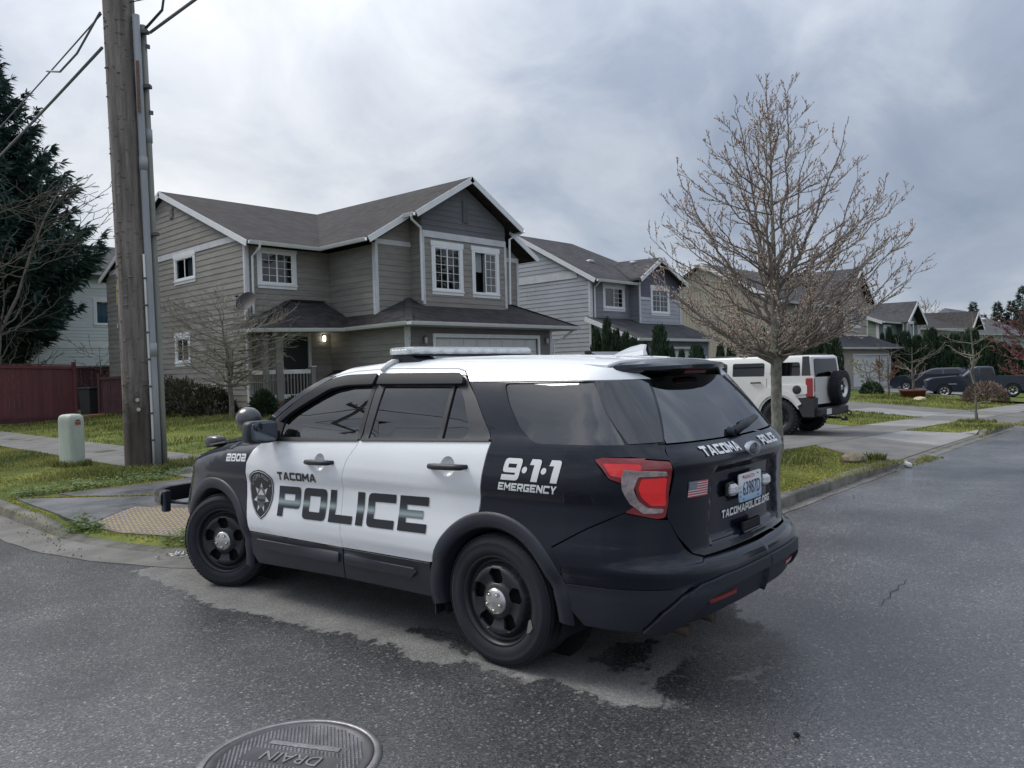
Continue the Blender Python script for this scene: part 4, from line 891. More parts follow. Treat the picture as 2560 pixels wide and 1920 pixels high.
# plate recess items
pl = MB(); pl.prism(round_loop([(-.1525,-.076),(.1525,-.076),(.1525,.076),(-.1525,.076)], .015), lambda u,v,d: (-1.052-d-.0*v, -u, .948+v), 0, .006)
def platemat():
    m = bpy.data.materials.new('licence_plate'); m.use_nodes = True; nt = m.node_tree; b = nt.nodes['Principled BSDF']; b.inputs['Roughness'].default_value = .35
    tc = N(nt, 'ShaderNodeTexCoord'); s = N(nt, 'ShaderNodeSeparateXYZ'); wire(nt, tc.outputs['Generated'], s.inputs[0])
    r = N(nt, 'ShaderNodeValToRGB'); wire(nt, s.outputs[2], r.inputs[0]); e = r.color_ramp.elements; e[0].color = (.26,.42,.60,1); e[0].position = .05; e[1].position = .75; e[1].color = (.74,.76,.76,1)
    wire(nt, r.outputs[0], b.inputs['Base Color']); return m
plate = pl.build('number_plate', platemat(), car)
def rear_text(txt, yc, zc, size, width, mat, parent, x, name='lettering', shear=0):
    v, f = bfont_mesh(txt, size, width, shear); v[:,0] -= v[:,0].max()/2
    V = [(x, yc-a, zc+b) for a,b in v]; return link(name, np_mesh(name, V, f), mat, parent)
NAVY = M('plate_navy', (.02,.035,.12), .4)
rear_text('63987D', .0-.015, .905, .105, .235, NAVY, plate, -1.0605)
rear_text('WASHINGTON', .02, .992, .030, .15, M('plate_red', (.45,.05,.06), .5), plate, -1.0605)
rear_text('X', .135, .945, .022, .014, NAVY, plate, -1.0605); rear_text('M', .135, .92, .022, .016, NAVY, plate, -1.0605); rear_text('P', .135, .895, .022, .014, NAVY, plate, -1.0605)
for sy in (.10,-.10):
    for zc in (1.008,.886): mb = MB(); mb.disc((-1.0612,sy,zc),.006,8,'x',True); mb.build('plate_bolt', DARK, plate)
LED = M('led_lens', (.62,.64,.66), .1, coat=1.0, var=.35, vscale=60, bump=.4, bscale=90)
for sy in (.222,-.222):
    mb = MB(); mb.bbox((-1.050,sy,.955),(.05,.085,.062),0,.016); o = mb.build('warning_light', LED, car)
    mb = MB(); mb.bbox((-1.035,sy,.955),(.03,.105,.08),0,.012); mb.build('bezel', SEAL, o)
mb = MB(); mb.bbox((-1.05,-.01,.735),(.018,.24,.055),0,.008); o = mb.build('tailgate_handle', DARK, car)
mb = MB(); mb.bbox((-1.058,-.01,.707),(.02,.25,.012),0,.004); mb.build('handle_lip', BLACK, o)
# decals
def side_text(name, txt, x0, x1, z0, h, mat, shear=.0, slope=0.0, gap=.16, off=.0035, parent=None, step=.05):
    L = text_loops(txt, x0-x1-shear*h, h, shear, gap)
    panel(name, L, lambda u, v: Smap(x0-u, z0+v+slope*u), mat, parent or car, step, off=off, thick=0)
def polmat():
    m = bpy.data.materials.new('decal_gradient'); m.use_nodes = True; nt = m.node_tree; b = nt.nodes['Principled BSDF']; b.inputs['Roughness'].default_value = .4
    tc = N(nt, 'ShaderNodeTexCoord'); s = N(nt, 'ShaderNodeSeparateXYZ'); wire(nt, tc.outputs['Object'], s.inputs[0])
    zz = math_('ADD', s.outputs[2], math_('MULTIPLY', s.outputs[0], .027, nt=nt), nt=nt)
    mr = N(nt, 'ShaderNodeMapRange'); wire(nt, zz, mr.inputs[0]); mr.inputs[1].default_value = .695; mr.inputs[2].default_value = .906
    r = N(nt, 'ShaderNodeValToRGB'); wire(nt, mr.outputs[0], r.inputs[0]); e = r.color_ramp.elements
    e[0].position = .26; e[0].color = (.010,.012,.016,1); e[1].position = .80; e[1].color = (.010,.012,.016,1)
    q = e.new(.36); q.color = (.03,.04,.043,1); q = e.new(.49); q.color = (.30,.37,.37,1); q = e.new(.64); q.color = (.04,.055,.06,1)
    wire(nt, r.outputs[0], b.inputs['Base Color']); return m
side_text('lettering', 'POLICE', 2.004, .478, .641, .212, polmat(), .12, .027, .17, step=.04)
side_text('lettering', 'TACOMA', 1.985, 1.540, .898, .056, DECK, .10, .022, .17)
side_text('lettering', '2802', 2.652, 2.378, .992, .056, DECW, .12, .045, .16)
side_text('lettering', '9*1*1', -.085, -.482, 1.040, .115, DECW, .28, .005, .10)
side_text('lettering', 'EMERGENCY', -.062, -.452, .985, .041, DECW, .28, .002, .14)
def rear_wide(txt, y0, y1, z0, h, slope=0.0, shear=.12, gap=.16):
    L = text_loops(txt, y0-y1, h, shear, gap); panel('lettering', L, lambda u, v: BmapR(y0-u, z0+v+slope*u), DECW, car, .04, off=.005, thick=0)
rear_wide('TACOMA', .515, .145, 1.158, .046); rear_wide('POLICE', -.165, -.42, 1.158, .046)
rear_wide('TACOMAPOLICE.ORG', .285, -.395, .806, .042)
mb = MB(); n = 28
mb.lathe([(0,-.020),(.060,-.018),(.072,-.012),(.080,-.002),(.082,.012)], n, (0,0,0), 'x'); V = [(x-1.075, y*1.12, 1.155+z*.52) for x,y,z in mb.v]; mb.v = V; badge = mb.build('badge', M('badge_chrome', (.45,.46,.48), .2, metal=.8), car)
mb = MB(); mb.lathe([(0,-.0235),(.055,-.0215),(.068,-.017)], n, (0,0,0), 'x'); mb.v = [(x-1.075, y*1.12, 1.155+z*.52) for x,y,z in mb.v]; mb.build('badge_oval', M('badge_blue', (.012,.016,.045), .2, coat=.8), badge)
rear_text('Ford', .0, 1.143, .050, .085, M('badge_script', (.35,.36,.38), .3, metal=.5), badge, -1.0995, 'script', .35)
# flag
fl = []; y0, y1, z0, z1 = .625, .480, .963, 1.043
FR = M('flag_red', (.42,.05,.06), .5); FWm = M('flag_white', (.62,.62,.63), .5); FB = M('flag_blue', (.035,.05,.14), .5)
fbase = panel('flag', [[(0,0),(y0-y1,0),(y0-y1,z1-z0),(0,z1-z0)]], lambda u,v: Bmap(y0-u, z0+v), FWm, car, .05, off=.0030, thick=0)
hs = (z1-z0)/13
for k in range(0,13,2):
    u0 = 0 if k < 6 else .4*(y0-y1)
    panel('stripe', [[(u0,k*hs),(y0-y1,k*hs),(y0-y1,(k+1)*hs),(u0,(k+1)*hs)]], lambda u,v: Bmap(y0-u, z0+v), FR, fbase, .06, off=.0045, thick=0)
cant = panel('canton', [[(0,6*hs),(.4*(y0-y1),6*hs),(.4*(y0-y1),13*hs),(0,13*hs)]], lambda u,v: Bmap(y0-u, z0+v), FB, fbase, .06, off=.0045, thick=0)
stars = []
for j in range(9):
    for i in range(6-(j%2)):
        c = ((i+.5+(.5 if j%2 else 0))*.4*(y0-y1)/6, 6*hs+(j+.7)*7*hs/9.4); stars.append([(c[0]+(.0032 if a%2==0 else .0014)*cos(a*pi/5+pi/2), c[1]+(.0032 if a%2==0 else .0014)*sin(a*pi/5+pi/2)) for a in range(10)])
o = panel('star', stars, lambda u,v: Bmap(y0-u, z0+v), FWm, fbase, .05, off=.006, thick=0); o['kind'] = 'stuff'
# shield on the door
SX, SZ = 2.205, .775
def shield(k, dz=0):
    a = [(0,.18),(.07,.168),(.125,.142),(.148,.115),(.149,.03),(.135,-.035),(.105,-.095),(.06,-.145),(0,-.180)]
    L = a+[(-x,y) for x,y in a[-2:0:-1]]; return [(x*k, y*k+dz) for x,y in L]
shm = lambda u, v: Smap(SX-u, SZ+v+.02*u)
sh = panel('door_shield', [shield(1)], shm, DECK, car, .05, off=.0035, thick=0)
SILV = M('decal_silver', (.50,.52,.53), .45)
panel('shield_rim', [shield(.955), shield(.92)], shm, SILV, sh, .06, off=.005, thick=0)
star7 = [((.098 if k%2==0 else .048)*sin(k*pi/7), -.022+(.112 if k%2==0 else .055)*cos(k*pi/7)) for k in range(14)]
panel('shield_star', [star7], shm, SILV, sh, .05, off=.005, thick=0)
ell = lambda a,b,cy,n=24: [(a*cos(q), cy+b*sin(q)) for q in np.linspace(0,2*pi,n+1)[:-1]]
panel('shield_seal', [ell(.053,.075,-.022)], shm, M('decal_grey', (.10,.105,.11), .45), sh, .05, off=.0065, thick=0)
panel('seal_mountain', [[(-.040,-.005),(-.018,.020),(-.004,.036),(.006,.034),(.022,.014),(.042,-.005)]], shm, SILV, sh, .05, off=.008, thick=0)
panel('seal_water', [[(-.050,-.035),(.050,-.035),(.046,-.05),(-.046,-.05)], [(-.03,-.075),(0,-.052),(.004,-.052),(-.024,-.078)], [(.03,-.075),(.002,-.052),(.006,-.05),(.036,-.07)]], shm, DECK, sh, .05, off=.008, thick=0)
v, f = bfont_mesh('TACOMA POLICE', .036, .30)
V = []
ux = v[:,0]-.15
for (a,b) in zip(ux, v[:,1]):
    q = a/.128*.92; r = .128+b*1.15; V.append((r*sin(q)*.93, .010+r*cos(q)*.98-.012))
P = shm(np.array([p[0] for p in V]), np.array([p[1] for p in V])); P[:,1] += .005
link('lettering', np_mesh('lettering', P, f), SILV, sh)
# wheels
def rimholes(n=5, r=.124, ph=.30):
    L = []
    for k in range(n):
        a = ph+2*pi*k/n; pts = [(-.030,-.034),(.030,-.034),(.045,.006),(.034,.042),(-.034,.042),(-.045,.006)]
        pts = round_loop(pts, .012, 3); L.append([(cos(a)*(r+v)-sin(a)*u, sin(a)*(r+v)+cos(a)*u) for u,v in pts])
    return L
Zrim = Sp([0,.06,.085,.10,.125,.150,.168,.180,.192,.205],[.010,.010,.002,-.012,-.006,.004,.000,-.018,-.040,-.050])
def wheel(x, y, steer, side):
    w0 = MB(); w0.lathe([(.206,-.042),(.218,-.050),(.226,-.030),(.236,-.008),(.2475,.002),(.2490,-.010),(.246,-.20),(.19,-.20)], 48, (0,0,0), 'y')
    o = w0.build('wheel', RIMM, car); o.location = (x, y, .363); o.rotation_euler = (0,0,steer+(0 if side > 0 else pi))
    cir = [(.211*cos(a), .211*sin(a)) for a in np.linspace(0,2*pi,57)[:-1]]
    def rm(a, b): return np.stack([a, Zrim(np.hypot(a,b)/1.07), b], -1)
    panel('wheel_disc', [cir]+[[(u*1.07,v*1.07) for u,v in L] for L in rimholes()], rm, RIMM, o, .013, thick=.02, flip=True)
    mb = MB(); mb.disc((0,-.06,0),.2,24,'y',True); mb.build('brake_disc', DARK, o)
    t = MB(); pr = [(.2475,-.004),(.254,.006),(.268,.013),(.290,.016),(.312,.010),(.316,.0125),(.325,.008),(.345,-.004),(.356,-.018),(.3605,-.028)]
    for k in range(4):
        yy = -.032-.05*k; pr += [(.363,yy),(.363,yy-.036),(.354,yy-.038),(.354,yy-.048)]
    pr += [(.3605,-.232),(.345,-.25),(.30,-.268),(.24,-.255)]
    t.lathe(pr, 64, (0,0,0), 'y'); t.build('tyre', RUBB, o)
    mb = MB()
    for k in range(72):   # tread shoulder blocks
        a = 2*pi*k/72
        for yy in (-.022,-.226):
            mb.bbox(Matrix.Rotation(-a,4,'Y')@Matrix.Translation((.3570,yy,0)), (.0050,.028,.026))
    ob = mb.build('tread_blocks', RUBB, o); ob['kind'] = 'stuff'
    c = MB(); c.lathe([(0,.030),(.03,.029),(.052,.026),(.066,.020),(.074,.008),(.076,-.01)], 36, (0,0,0), 'y'); cap = c.build('hub_cap', CHROME, o)
    for k in range(5):
        a = .3+pi/5+2*pi*k/5; n = MB(); n.lathe([(.0,.037),(.006,.036),(.009,.032),(.010,.02)], 10, (.047*cos(a),0,.047*sin(a)), 'y'); n.build('lug_nut', CHROME, o)
        n = MB(); n.lathe([(.0165,.0285),(.0145,.0225),(.010,.0225)], 14, (.047*cos(a),0,.047*sin(a)), 'y'); n.build('lug_recess', M('cap_shadow', (.2,.195,.19), .35, metal=.8), o)
    return o
# front wheels steered to the left, all standing on the road
wl = wheel(FW-.075, .945, radians(24), 1); wheel(FW+.07, -.925, radians(24), -1)
rw_ = wheel(RW, .948, 0, 1); wheel(RW, -.948, 0, -1)
mb = MB(); mb.prism([(-.225,-.085),(-.215,-.045),(-.203,-.055),(-.19,-.115),(-.205,-.11),(-.215,-.10)], lambda u,v,d: (u*1.15,.0165+d,v*1.15), 0, .0015); mb.build('tyre_scuff', M('scuff', (.17,.165,.15), .8), rw_)
# wheel wells, underbody, exhaust
for cx in (FW, RW):
    for s in (1,-1):
        mb = MB(); mb.lathe([(.43,s*.60),(.43,s*.93)], 24, (cx,0,.363), 'y', True, radians(-20), radians(200)); mb.disc((cx,s*.60,.363),.43,24,'y'); mb.build('wheel_well', DARK, car)
mb = MB(); mb.box((-.80,-.70,.30),(-.46,.70,.60)); mb.box((.46,-.88,.26),(2.36,.88,.55)); mb.box((-.46,-.60,.30),(.46,.60,.6)); mb.box((2.36,-.60,.28),(3.35,.60,.6)); mb.build('underbody', DARK, car)
mb = MB(); mb.box((-.85,-.72,.62),(3.2,.72,1.02)); mb.build('inner_shell', DARK, car)
for ey in (.58,.30): mb = MB(); mb.tube([(-.6,ey,.30),(-.86,ey,.29),(-.965,ey,.28)], .032, 12); mb.build('exhaust', M('exhaust_rust', (.07,.052,.040), .6, metal=.5, var=.3, vscale=20), car)
mb = MB(); mb.box((.49,.70,.20),(.50,.93,.36)); mb.build('mud_flap', CLAD, car)
# cabin
mb = MB(); mb.box((-.80,-.70,1.02),(2.0,.70,1.05)); mb.build('cabin_floor', INT, car)
def seat(x, y):
    mb = MB(); mb.bbox((x+.05,y,1.08),(.48,.50,.12),0,.05); R_ = Matrix.Translation((x-.20,y,1.27))@Matrix.Rotation(radians(-14),4,'Y'); mb.bbox(R_,(.13,.48,.46),0,.05); o = mb.build('seat', INT, car)
    mb = MB(); mb.bbox(Matrix.Translation((x-.29,y,1.54))@Matrix.Rotation(radians(-14),4,'Y'),(.09,.26,.16),0,.04); mb.build('headrest', INT, o)
seat(1.35,.38); seat(1.35,-.38); seat(.35,.40); seat(.35,-.40)
mb = MB(); mb.bbox((2.10,0,1.10),(.42,1.42,.16),0,.05); mb.build('dashboard', INT, car)
mb = MB(); pts = [Vector((1.80-.05*sin(a)*0-.0, .38+.18*cos(a), 1.20+.17*sin(a))) for a in np.linspace(0,2*pi,25)]; mb.tube([p+Vector(((p.z-1.2)*-.35,0,0)) for p in pts], .014, 8, False); mb.tube([(1.80,.21,1.2),(1.83,.38,1.19),(1.80,.55,1.2)], .02, 6); mb.build('steering_wheel', M('wheel_leather', (.02,.02,.02), .5), car)
mb = MB(); mb.box((.80,-.66,1.05),(.82,.66,1.62)); mb.build('partition', glassmat('partition_mesh', (.35,.36,.37), rough=.3), car)
def sbox(mb, c, sz, rz=0.0, e=.42, n=20, m=12):
    P = []; sg = lambda v: abs(v)**e*(1 if v >= 0 else -1)
    for i in range(m+1):
        ph = -pi/2+pi*i/m
        for k in range(n):
            th = 2*pi*k/n; x,y,z = sg(cos(ph))*sg(cos(th))*sz[0]/2, sg(cos(ph))*sg(sin(th))*sz[1]/2, sg(sin(ph))*sz[2]/2
            P.append((c[0]+x*cos(rz)-y*sin(rz), c[1]+x*sin(rz)+y*cos(rz), c[2]+z))
    mb.add(P, [(i*n+k,i*n+(k+1)%n,(i+1)*n+(k+1)%n,(i+1)*n+k) for i in range(m) for k in range(n)], True)
# mirrors
for s in (1,-1):
    mb = MB(); sbox(mb,(2.055,s*1.065,1.238),(.13,.225,.160),s*radians(-10)); o = mb.build('wing_mirror', CLAD, car)
    mb = MB(); sbox(mb,(1.994,s*1.065,1.240),(.016,.190,.130),s*radians(-10),.35); mb.build('mirror_glass', M('mirror_face', (.10,.115,.14), .06, metal=.55), o)
    mb = MB(); mb.lathe([(0,-.004),(.030,-.003),(.034,.004)], 14, (1.988,s*1.115,1.280), 'x'); mb.build('blind_spot_mirror', M('mirror_small', (.06,.07,.09), .05, metal=.7), o)
    mb = MB(); mb.tube([(2.08,s*.90,1.205),(2.07,s*1.0,1.20)], [.045,.035], 8); mb.build('mirror_stalk', CLAD, o)
mb = MB(); mb.lathe([(0,-.085),(.035,-.080),(.065,-.06),(.083,-.02),(.088,.02),(.086,.045),(.06,.05),(.0,.052)], 24, (2.34,.965,1.318), 'x'); sp_ = mb.build('spot_lamp', M('spot_shell', (.045,.047,.052), .3, coat=.5), car)
mb = MB(); mb.tube([(2.26,.93,1.235),(2.29,.955,1.262),(2.33,.965,1.285)], [.018,.024,.02], 8); mb.build('spot_bracket', CHROME, sp_)
# push bumper and bonnet lamp
mb = MB()
pb = [(3.98,.80),(4.16,.765),(4.27,.64),(4.31,.40),(4.32,0),(4.31,-.40),(4.27,-.64),(4.16,-.765),(3.98,-.80)]
V = []; F = []
for i,p in enumerate(pb):
    a = Vector(pb[max(i-1,0)]); b = Vector(pb[min(i+1,len(pb)-1)]); t = (b-a).normalized(); n = Vector((t.y,-t.x))*(-1)
    n = Vector((-t.y, t.x)); 
    if n.dot(Vector(p)-Vector((3.7,0))) < 0: n = -n
    for d,z in ((-.03,.50),(.03,.50),(.045,.53),(.045,.60),(.03,.635),(-.03,.635)): V.append((p[0]+n.x*d, p[1]+n.y*d, z))
for i in range(len(pb)-1):
    for k in range(6): F.append((i*6+k,i*6+(k+1)%6,(i+1)*6+(k+1)%6,(i+1)*6+k))
F += [tuple(range(6)), tuple(range(len(V)-1,len(V)-7,-1))]
pbo = link('push_bumper', np_mesh('push_bumper', V, F, False, 40), M('push_bar_black', (.010,.011,.014), .3, coat=.4), car)
for s in (1,-1): mb = MB(); mb.bbox((3.98,s*.80,.55),(.07,.06,.19),0,.01); mb.build('bar_end', CLAD, pbo)
for s in (1,-1):
    mb = MB(); mb.tube([(3.55,s*.72,.55),(4.0,s*.78,.54)],.016,8); mb.build('bar_stay', CLAD, pbo)
    mb = MB(); mb.prism([(3.75,.42),(4.28,.42),(4.28,.62),(3.75,.62)], lambda u,v,d: (u,d,v), s*.36-.04, s*.36+.04); mb.build('bar_bracket', CLAD, pbo)
mb = MB(); sbox(mb,(3.40,.64,1.09),(.24,.12,.10),0,.75); mb.build('bonnet_lamp', M('lamp_pod', (.02,.021,.024), .35, coat=.3), car)
# light bar
lb = MB(); lb.box((.93,-.60,1.735),(1.17,.60,1.745)); bar = lb.build('light_bar', CLAD, car)
LBG = M('bar_lens', (.80,.84,.84), .10, coat=.6, alpha=.5)
mb = MB(); pr = [(-.13,0),(.13,0),(.145,.02),(.135,.046),(.10,.056),(-.10,.056),(-.135,.046),(-.145,.02)]
for (ya,yb,ka,kb) in ((-.66,-.58,.55,1),(-.58,.58,1,1),(.58,.66,1,.55)):
    V = [(1.05+x*k, y, 1.7455+z*.80) for y,k in ((ya,ka),(yb,kb)) for x,z in pr]; F = [(i,(i+1)%8,8+(i+1)%8,8+i) for i in range(8)]
    if ya < -.6: F.append(tuple(range(7,-1,-1)))
    if yb > .6: F.append(tuple(range(8,16)))
    mb.add(V, F)
mb.build('bar_lens', LBG, bar)
mb = MB(); V = []
for y0_ in np.linspace(-.60,.52,9): mb.bbox((.95,y0_+.05,1.766),(.03,.10,.030),0,.006); mb.bbox((1.15,y0_+.05,1.766),(.03,.10,.030),0,.006)
mb.bbox((1.05,.635,1.765),(.14,.02,.025),0,.005); o = mb.build('led_module', LED, bar); o['kind'] = 'stuff'
mb = MB(); mb.box((.95,-.60,1.7905),(1.15,.60,1.7935)); mb.build('bar_top', M('bar_top', (.72,.74,.74), .25), bar)
for s in (1,-1):
    mb = MB(); V = []
    mb.prism([(.86,1.683),(1.24,1.683),(1.20,1.70),(1.14,1.735),(.98,1.735),(.90,1.70)], lambda u,v,d: (u,d,v), s*.44, s*.62)
    mb.build('bar_foot', CLAD, bar)
mb = MB(); mb.tube([(1.10,.60,1.702),(1.10,.66,1.70),(1.11,.715,1.672),(1.11,.745,1.640)], .018, 6); mb.build('bar_strap', DECW, bar)
# roof antennas
V = []; F = []; st = [(-.22,0.0,.03),(-.27,.022,.034),(-.33,.045,.036),(-.38,.058,.034),(-.415,.060,.028),(-.425,.030,.026),(-.43,0.0,.03)]
mb = MB(); zb = 1.690
side_ = [(-.20,0),(-.26,.026),(-.33,.052),(-.40,.066),(-.425,.064),(-.415,.03),(-.42,0)]
for s in (1,-1):
    pass
W_ = [.03,.028,.022,.012,.008,.016,.026]
V = [(x, w, zb+z) for (x,z),w in zip(side_, W_)]+[(x,-w,zb+z) for (x,z),w in zip(side_, W_)]; n = 7
F = [tuple(range(n-1,-1,-1)), tuple(range(n,2*n))]+[(i,(i+1)%n,n+(i+1)%n,n+i) for i in range(n)]
link('antenna_fin', np_mesh('antenna_fin', V, F), WHITE, car)
mb = MB(); mb.bbox((-.10,.14,1.716),(.035,.035,.02),0,.004); mb.build('antenna_stub', DARK, car)
# ================================================================ houses
def shingle(name, c1, c2):
    m = bpy.data.materials.new(name); m.use_nodes = True; nt = m.node_tree; b = nt.nodes['Principled BSDF']; b.inputs['Roughness'].default_value = .92; b.inputs['Specular IOR Level'].default_value = .25
    tc = N(nt, 'ShaderNodeTexCoord'); s = N(nt, 'ShaderNodeSeparateXYZ'); wire(nt, tc.outputs['Object'], s.inputs[0])
    mm = lambda *a, **k: math_(*a, nt=nt, **k)
    row = mm('MULTIPLY', s.outputs[2], 14.5); fr = mm('FRACT', row); fl = mm('FLOOR', row)
    run = mm('ADD', mm('MULTIPLY', mm('ADD', s.outputs[0], s.outputs[1]), 5.2), mm('MULTIPLY', fl, .47)); fx = mm('FLOOR', run)
    cb = N(nt, 'ShaderNodeCombineXYZ'); wire(nt, fx, cb.inputs[0]); wire(nt, fl, cb.inputs[1])
    wn = N(nt, 'ShaderNodeTexWhiteNoise'); wire(nt, cb.outputs[0], wn.inputs[0])
    n = N(nt, 'ShaderNodeTexNoise'); n.inputs['Scale'].default_value = .8; n.inputs['Detail'].default_value = 6; wire(nt, tc.outputs['Object'], n.inputs['Vector'])
    f = mm('ADD', mm('MULTIPLY', wn.outputs[0], .45), mm('MULTIPLY', n.outputs[0], .6))
    r = N(nt, 'ShaderNodeValToRGB'); wire(nt, f, r.inputs[0]); r.color_ramp.elements[0].position = .2; r.color_ramp.elements[0].color = (*c1,1); r.color_ramp.elements[1].position = .8; r.color_ramp.elements[1].color = (*c2,1)
    wire(nt, r.outputs[0], b.inputs['Base Color'])
    bp = N(nt, 'ShaderNodeBump'); bp.inputs['Strength'].default_value = .8; bp.inputs['Distance'].default_value = .02
    wire(nt, mm('SUBTRACT', 1.0, fr), bp.inputs['Height']); wire(nt, bp.outputs[0], b.inputs['Normal']); return m
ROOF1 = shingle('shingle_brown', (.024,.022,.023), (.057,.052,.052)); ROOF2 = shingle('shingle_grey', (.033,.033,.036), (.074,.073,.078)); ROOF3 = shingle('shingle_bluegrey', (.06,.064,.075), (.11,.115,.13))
TRIM = M('trim_paint', (.50,.51,.53), .55, var=.1, vscale=2.5)
TRIMW = M('trim_white', (.66,.67,.68), .5, var=.06, vscale=3)
SASH = M('vinyl_white', (.72,.73,.74), .4)
WGL = glassmat('house_glass', (.42,.46,.47), rough=.01, refl=.09)
ROOM = M('room_dark', (.012,.014,.018), .9); CURT = M('curtain', (.24,.26,.27), .8, var=.2, vscale=9, stretch=(6,6,.3)); BLIND = M('blind_blue', (.20,.40,.55), .6)
V3 = Vector; ZU = V3((0,0,1))
def bar(mb, p, q, up, w, h):
    """rectangular bar p->q; w across, h along up (hanging down from the line)"""
    p, q, up = V3(p), V3(q), V3(up); t = (q-p).normalized(); a = t.cross(up).normalized(); u = a.cross(t).normalized()
    V = [e+a*sx*w/2+u*sz for e in (p, q) for sx, sz in ((-1,-h),(1,-h),(1,0),(-1,0))]
    mb.add(V, [(3,2,1,0),(4,5,6,7),(0,1,5,4),(1,2,6,5),(2,3,7,6),(3,0,4,7)]); return mb
class House:
    def __init__(s, name, loc, label, trim=TRIM, roof=ROOF1, siding=None, course=.19, group='houses along the street'):
        s.r = empty(name, loc, 0, label, 'house', group); s.trim, s.roof, s.sid, s.course = trim, roof, siding, course
    def part(s, name, mb, mat, parent=None):
        return mb.build(name, mat, parent or s.r, world=parent is None)
    def xyz(s, o, ud, nd): return lambda u, z, d: V3((o[0]+ud[0]*u+nd[0]*d, o[1]+ud[1]*u+nd[1]*d, z))
    def wall(s, o, ud, nd, poly, holes=(), mat=None, boards=True, course=None, butt=0, name='wall'):
        mat = mat or s.sid; course = course or s.course; fn = s.xyz(o, ud, nd)
        cw = (ud[0]*nd[1]-ud[1]*nd[0]) > 0
        mb = MB(); P = poly
        L = [list(P)]+[[(a,c),(b,c),(b,d),(a,d)] for a,b,c,d in holes]
        vo, fo = tri2d(L, 50.0)
        V = [fn(u,z,0.0) for u,z in vo]; mb.add(V, [tuple(f) if not cw else tuple(f[::-1]) for f in fo])
        w = s.part(name, mb, mat)
        if not boards: return w
        z0, z1 = min(p[1] for p in P), max(p[1] for p in P); k = 0; z = z0
        def rng_(z):
            us = []
            for (a,za),(b,zb) in zip(P, P[1:]+P[:1]):
                if (za-z)*(zb-z) <= 0 and za != zb: us.append(a+(b-a)*(z-za)/(zb-za))
            return (min(us), max(us)) if len(us) > 1 else None
        while z < z1-.02:
            zt = min(z+course, z1); a = rng_(z+.003); b = rng_(zt-.003); k += 1
            if a is None: z = zt; continue
            if b is None: b = a
            cuts = []
            for (h0,h1,c,d) in holes:
                if min(d,zt)-max(c,z) > .45*(zt-z): cuts.append((h0,h1))
            cuts.sort(); segs = []; lo = (a[0],b[0])
            for h0,h1 in cuts:
                if h0 > max(lo)+.01: segs.append((lo,(h0,h0)))
                lo = (h1,h1)
            segs.append((lo,(a[1],b[1])))
            for (l0,l1),(r0,r1) in segs:
                if r0-l0 < .02: continue
                js = []
                if butt and r0-l0 > butt:
                    j = l0+random.uniform(.3,1)*butt
                    while j < min(r0,r1)-.4: js.append(j); j += butt
                st = [(l0,l1)]+[(j,j) for j in js]+[(r0,r1)]
                for (x0,x1),(y0,y1) in zip(st[:-1], st[1:]):
                    g = .003
                    V = [fn(x0+g,z,.004),fn(y0-g,z,.004),fn(y0-g,z,.024),fn(x0+g,z,.024),fn(x1+g,zt,.004),fn(y1-g,zt,.004),fn(y1-g,zt,.009),fn(x1+g,zt,.009)]
                    F = [(0,3,2,1),(3,7,6,2),(4,5,6,7),(0,4,7,3),(1,2,6,5)]
                    m2 = MB(); m2.add(V, F if cw else [f[::-1] for f in F]); o_ = m2.build('siding_board', mat, w)
            z = zt
        return w
    def trimb(s, o, ud, nd, u0, u1, z0, z1, d=.035, mat=None, name='trim_board'):
        fn = s.xyz(o, ud, nd); mb = MB(); mb.prism([(u0,z0),(u1,z0),(u1,z1),(u0,z1)], fn, .002, d); return s.part(name, mb, mat or s.trim)
    def roofp(s, pts, t=.10, name='roof', mat=None):
        n = len(pts); P = [V3(p) for p in pts]; V = P+[p-ZU*t for p in P]
        mb = MB(); F = [(0,i,i+1) for i in range(1,n-1)]+[(n,n+i+1,n+i) for i in range(1,n-1)]+[(i,n+i,n+(i+1)%n,(i+1)%n) for i in range(n)]
        mb.add(V, F); return s.part(name, mb, mat or s.roof)
    def fascia(s, p, q, w=.03, h=.19, name='fascia', mat=None):
        mb = MB(); bar(mb, p, q, ZU, w, h); return s.part(name, mb, mat or TRIMW)
    def gutter(s, p, q, out_, mat=None):
        p, q = V3(p), V3(q); o = V3(out_); mb = MB()
        pr = [(0,.0),(0,-.11),(.075,-.11),(.11,-.045),(.125,-.0),(.105,-.0),(.09,-.04),(.065,-.09),(.012,-.09),(.012,0)]
        n = len(pr); V = [e+o*a+ZU*b for e in (p,q) for a,b in pr]; F = [(i,(i+1)%n,n+(i+1)%n,n+i) for i in range(n)]+[tuple(range(n)), tuple(range(2*n-1,n-1,-1))]
        mb.add(V, F); return s.part('gutter', mb, mat or TRIMW)
    def spout(s, path, mat=None, r=.04):
        mb = MB(); mb.tube(path, r, 6, smooth=False); return s.part('downspout', mb, mat or TRIMW)
    def window(s, o, ud, nd, u0, u1, z0, z1, cols=(1,1), rows=0, trim=.10, curtain=None, head=.17, sill=.14, split=2, open_=None, casing=True):
        fn = s.xyz(o, ud, nd); cw = (ud[0]*nd[1]-ud[1]*nd[0]) > 0
        def ring(a, b, d0, d1):
            (x0,y0,x1,y1),(p0,q0,p1,q1) = a, b; A = [(x0,y0),(x1,y0),(x1,y1),(x0,y1)]; B = [(p0,q0),(p1,q0),(p1,q1),(p0,q1)]
            V = [fn(u,z,d) for d in (d0,d1) for L in (A,B) for u,z in L]; F = []
            for i in range(4):
                j = (i+1)%4; F += [(8+i,8+j,12+j,12+i),(i,j,8+j,8+i),(4+j,4+i,12+i,12+j)]
            m = MB(); m.add(V, F if cw else [f[::-1] for f in F]); return m
        t = .045
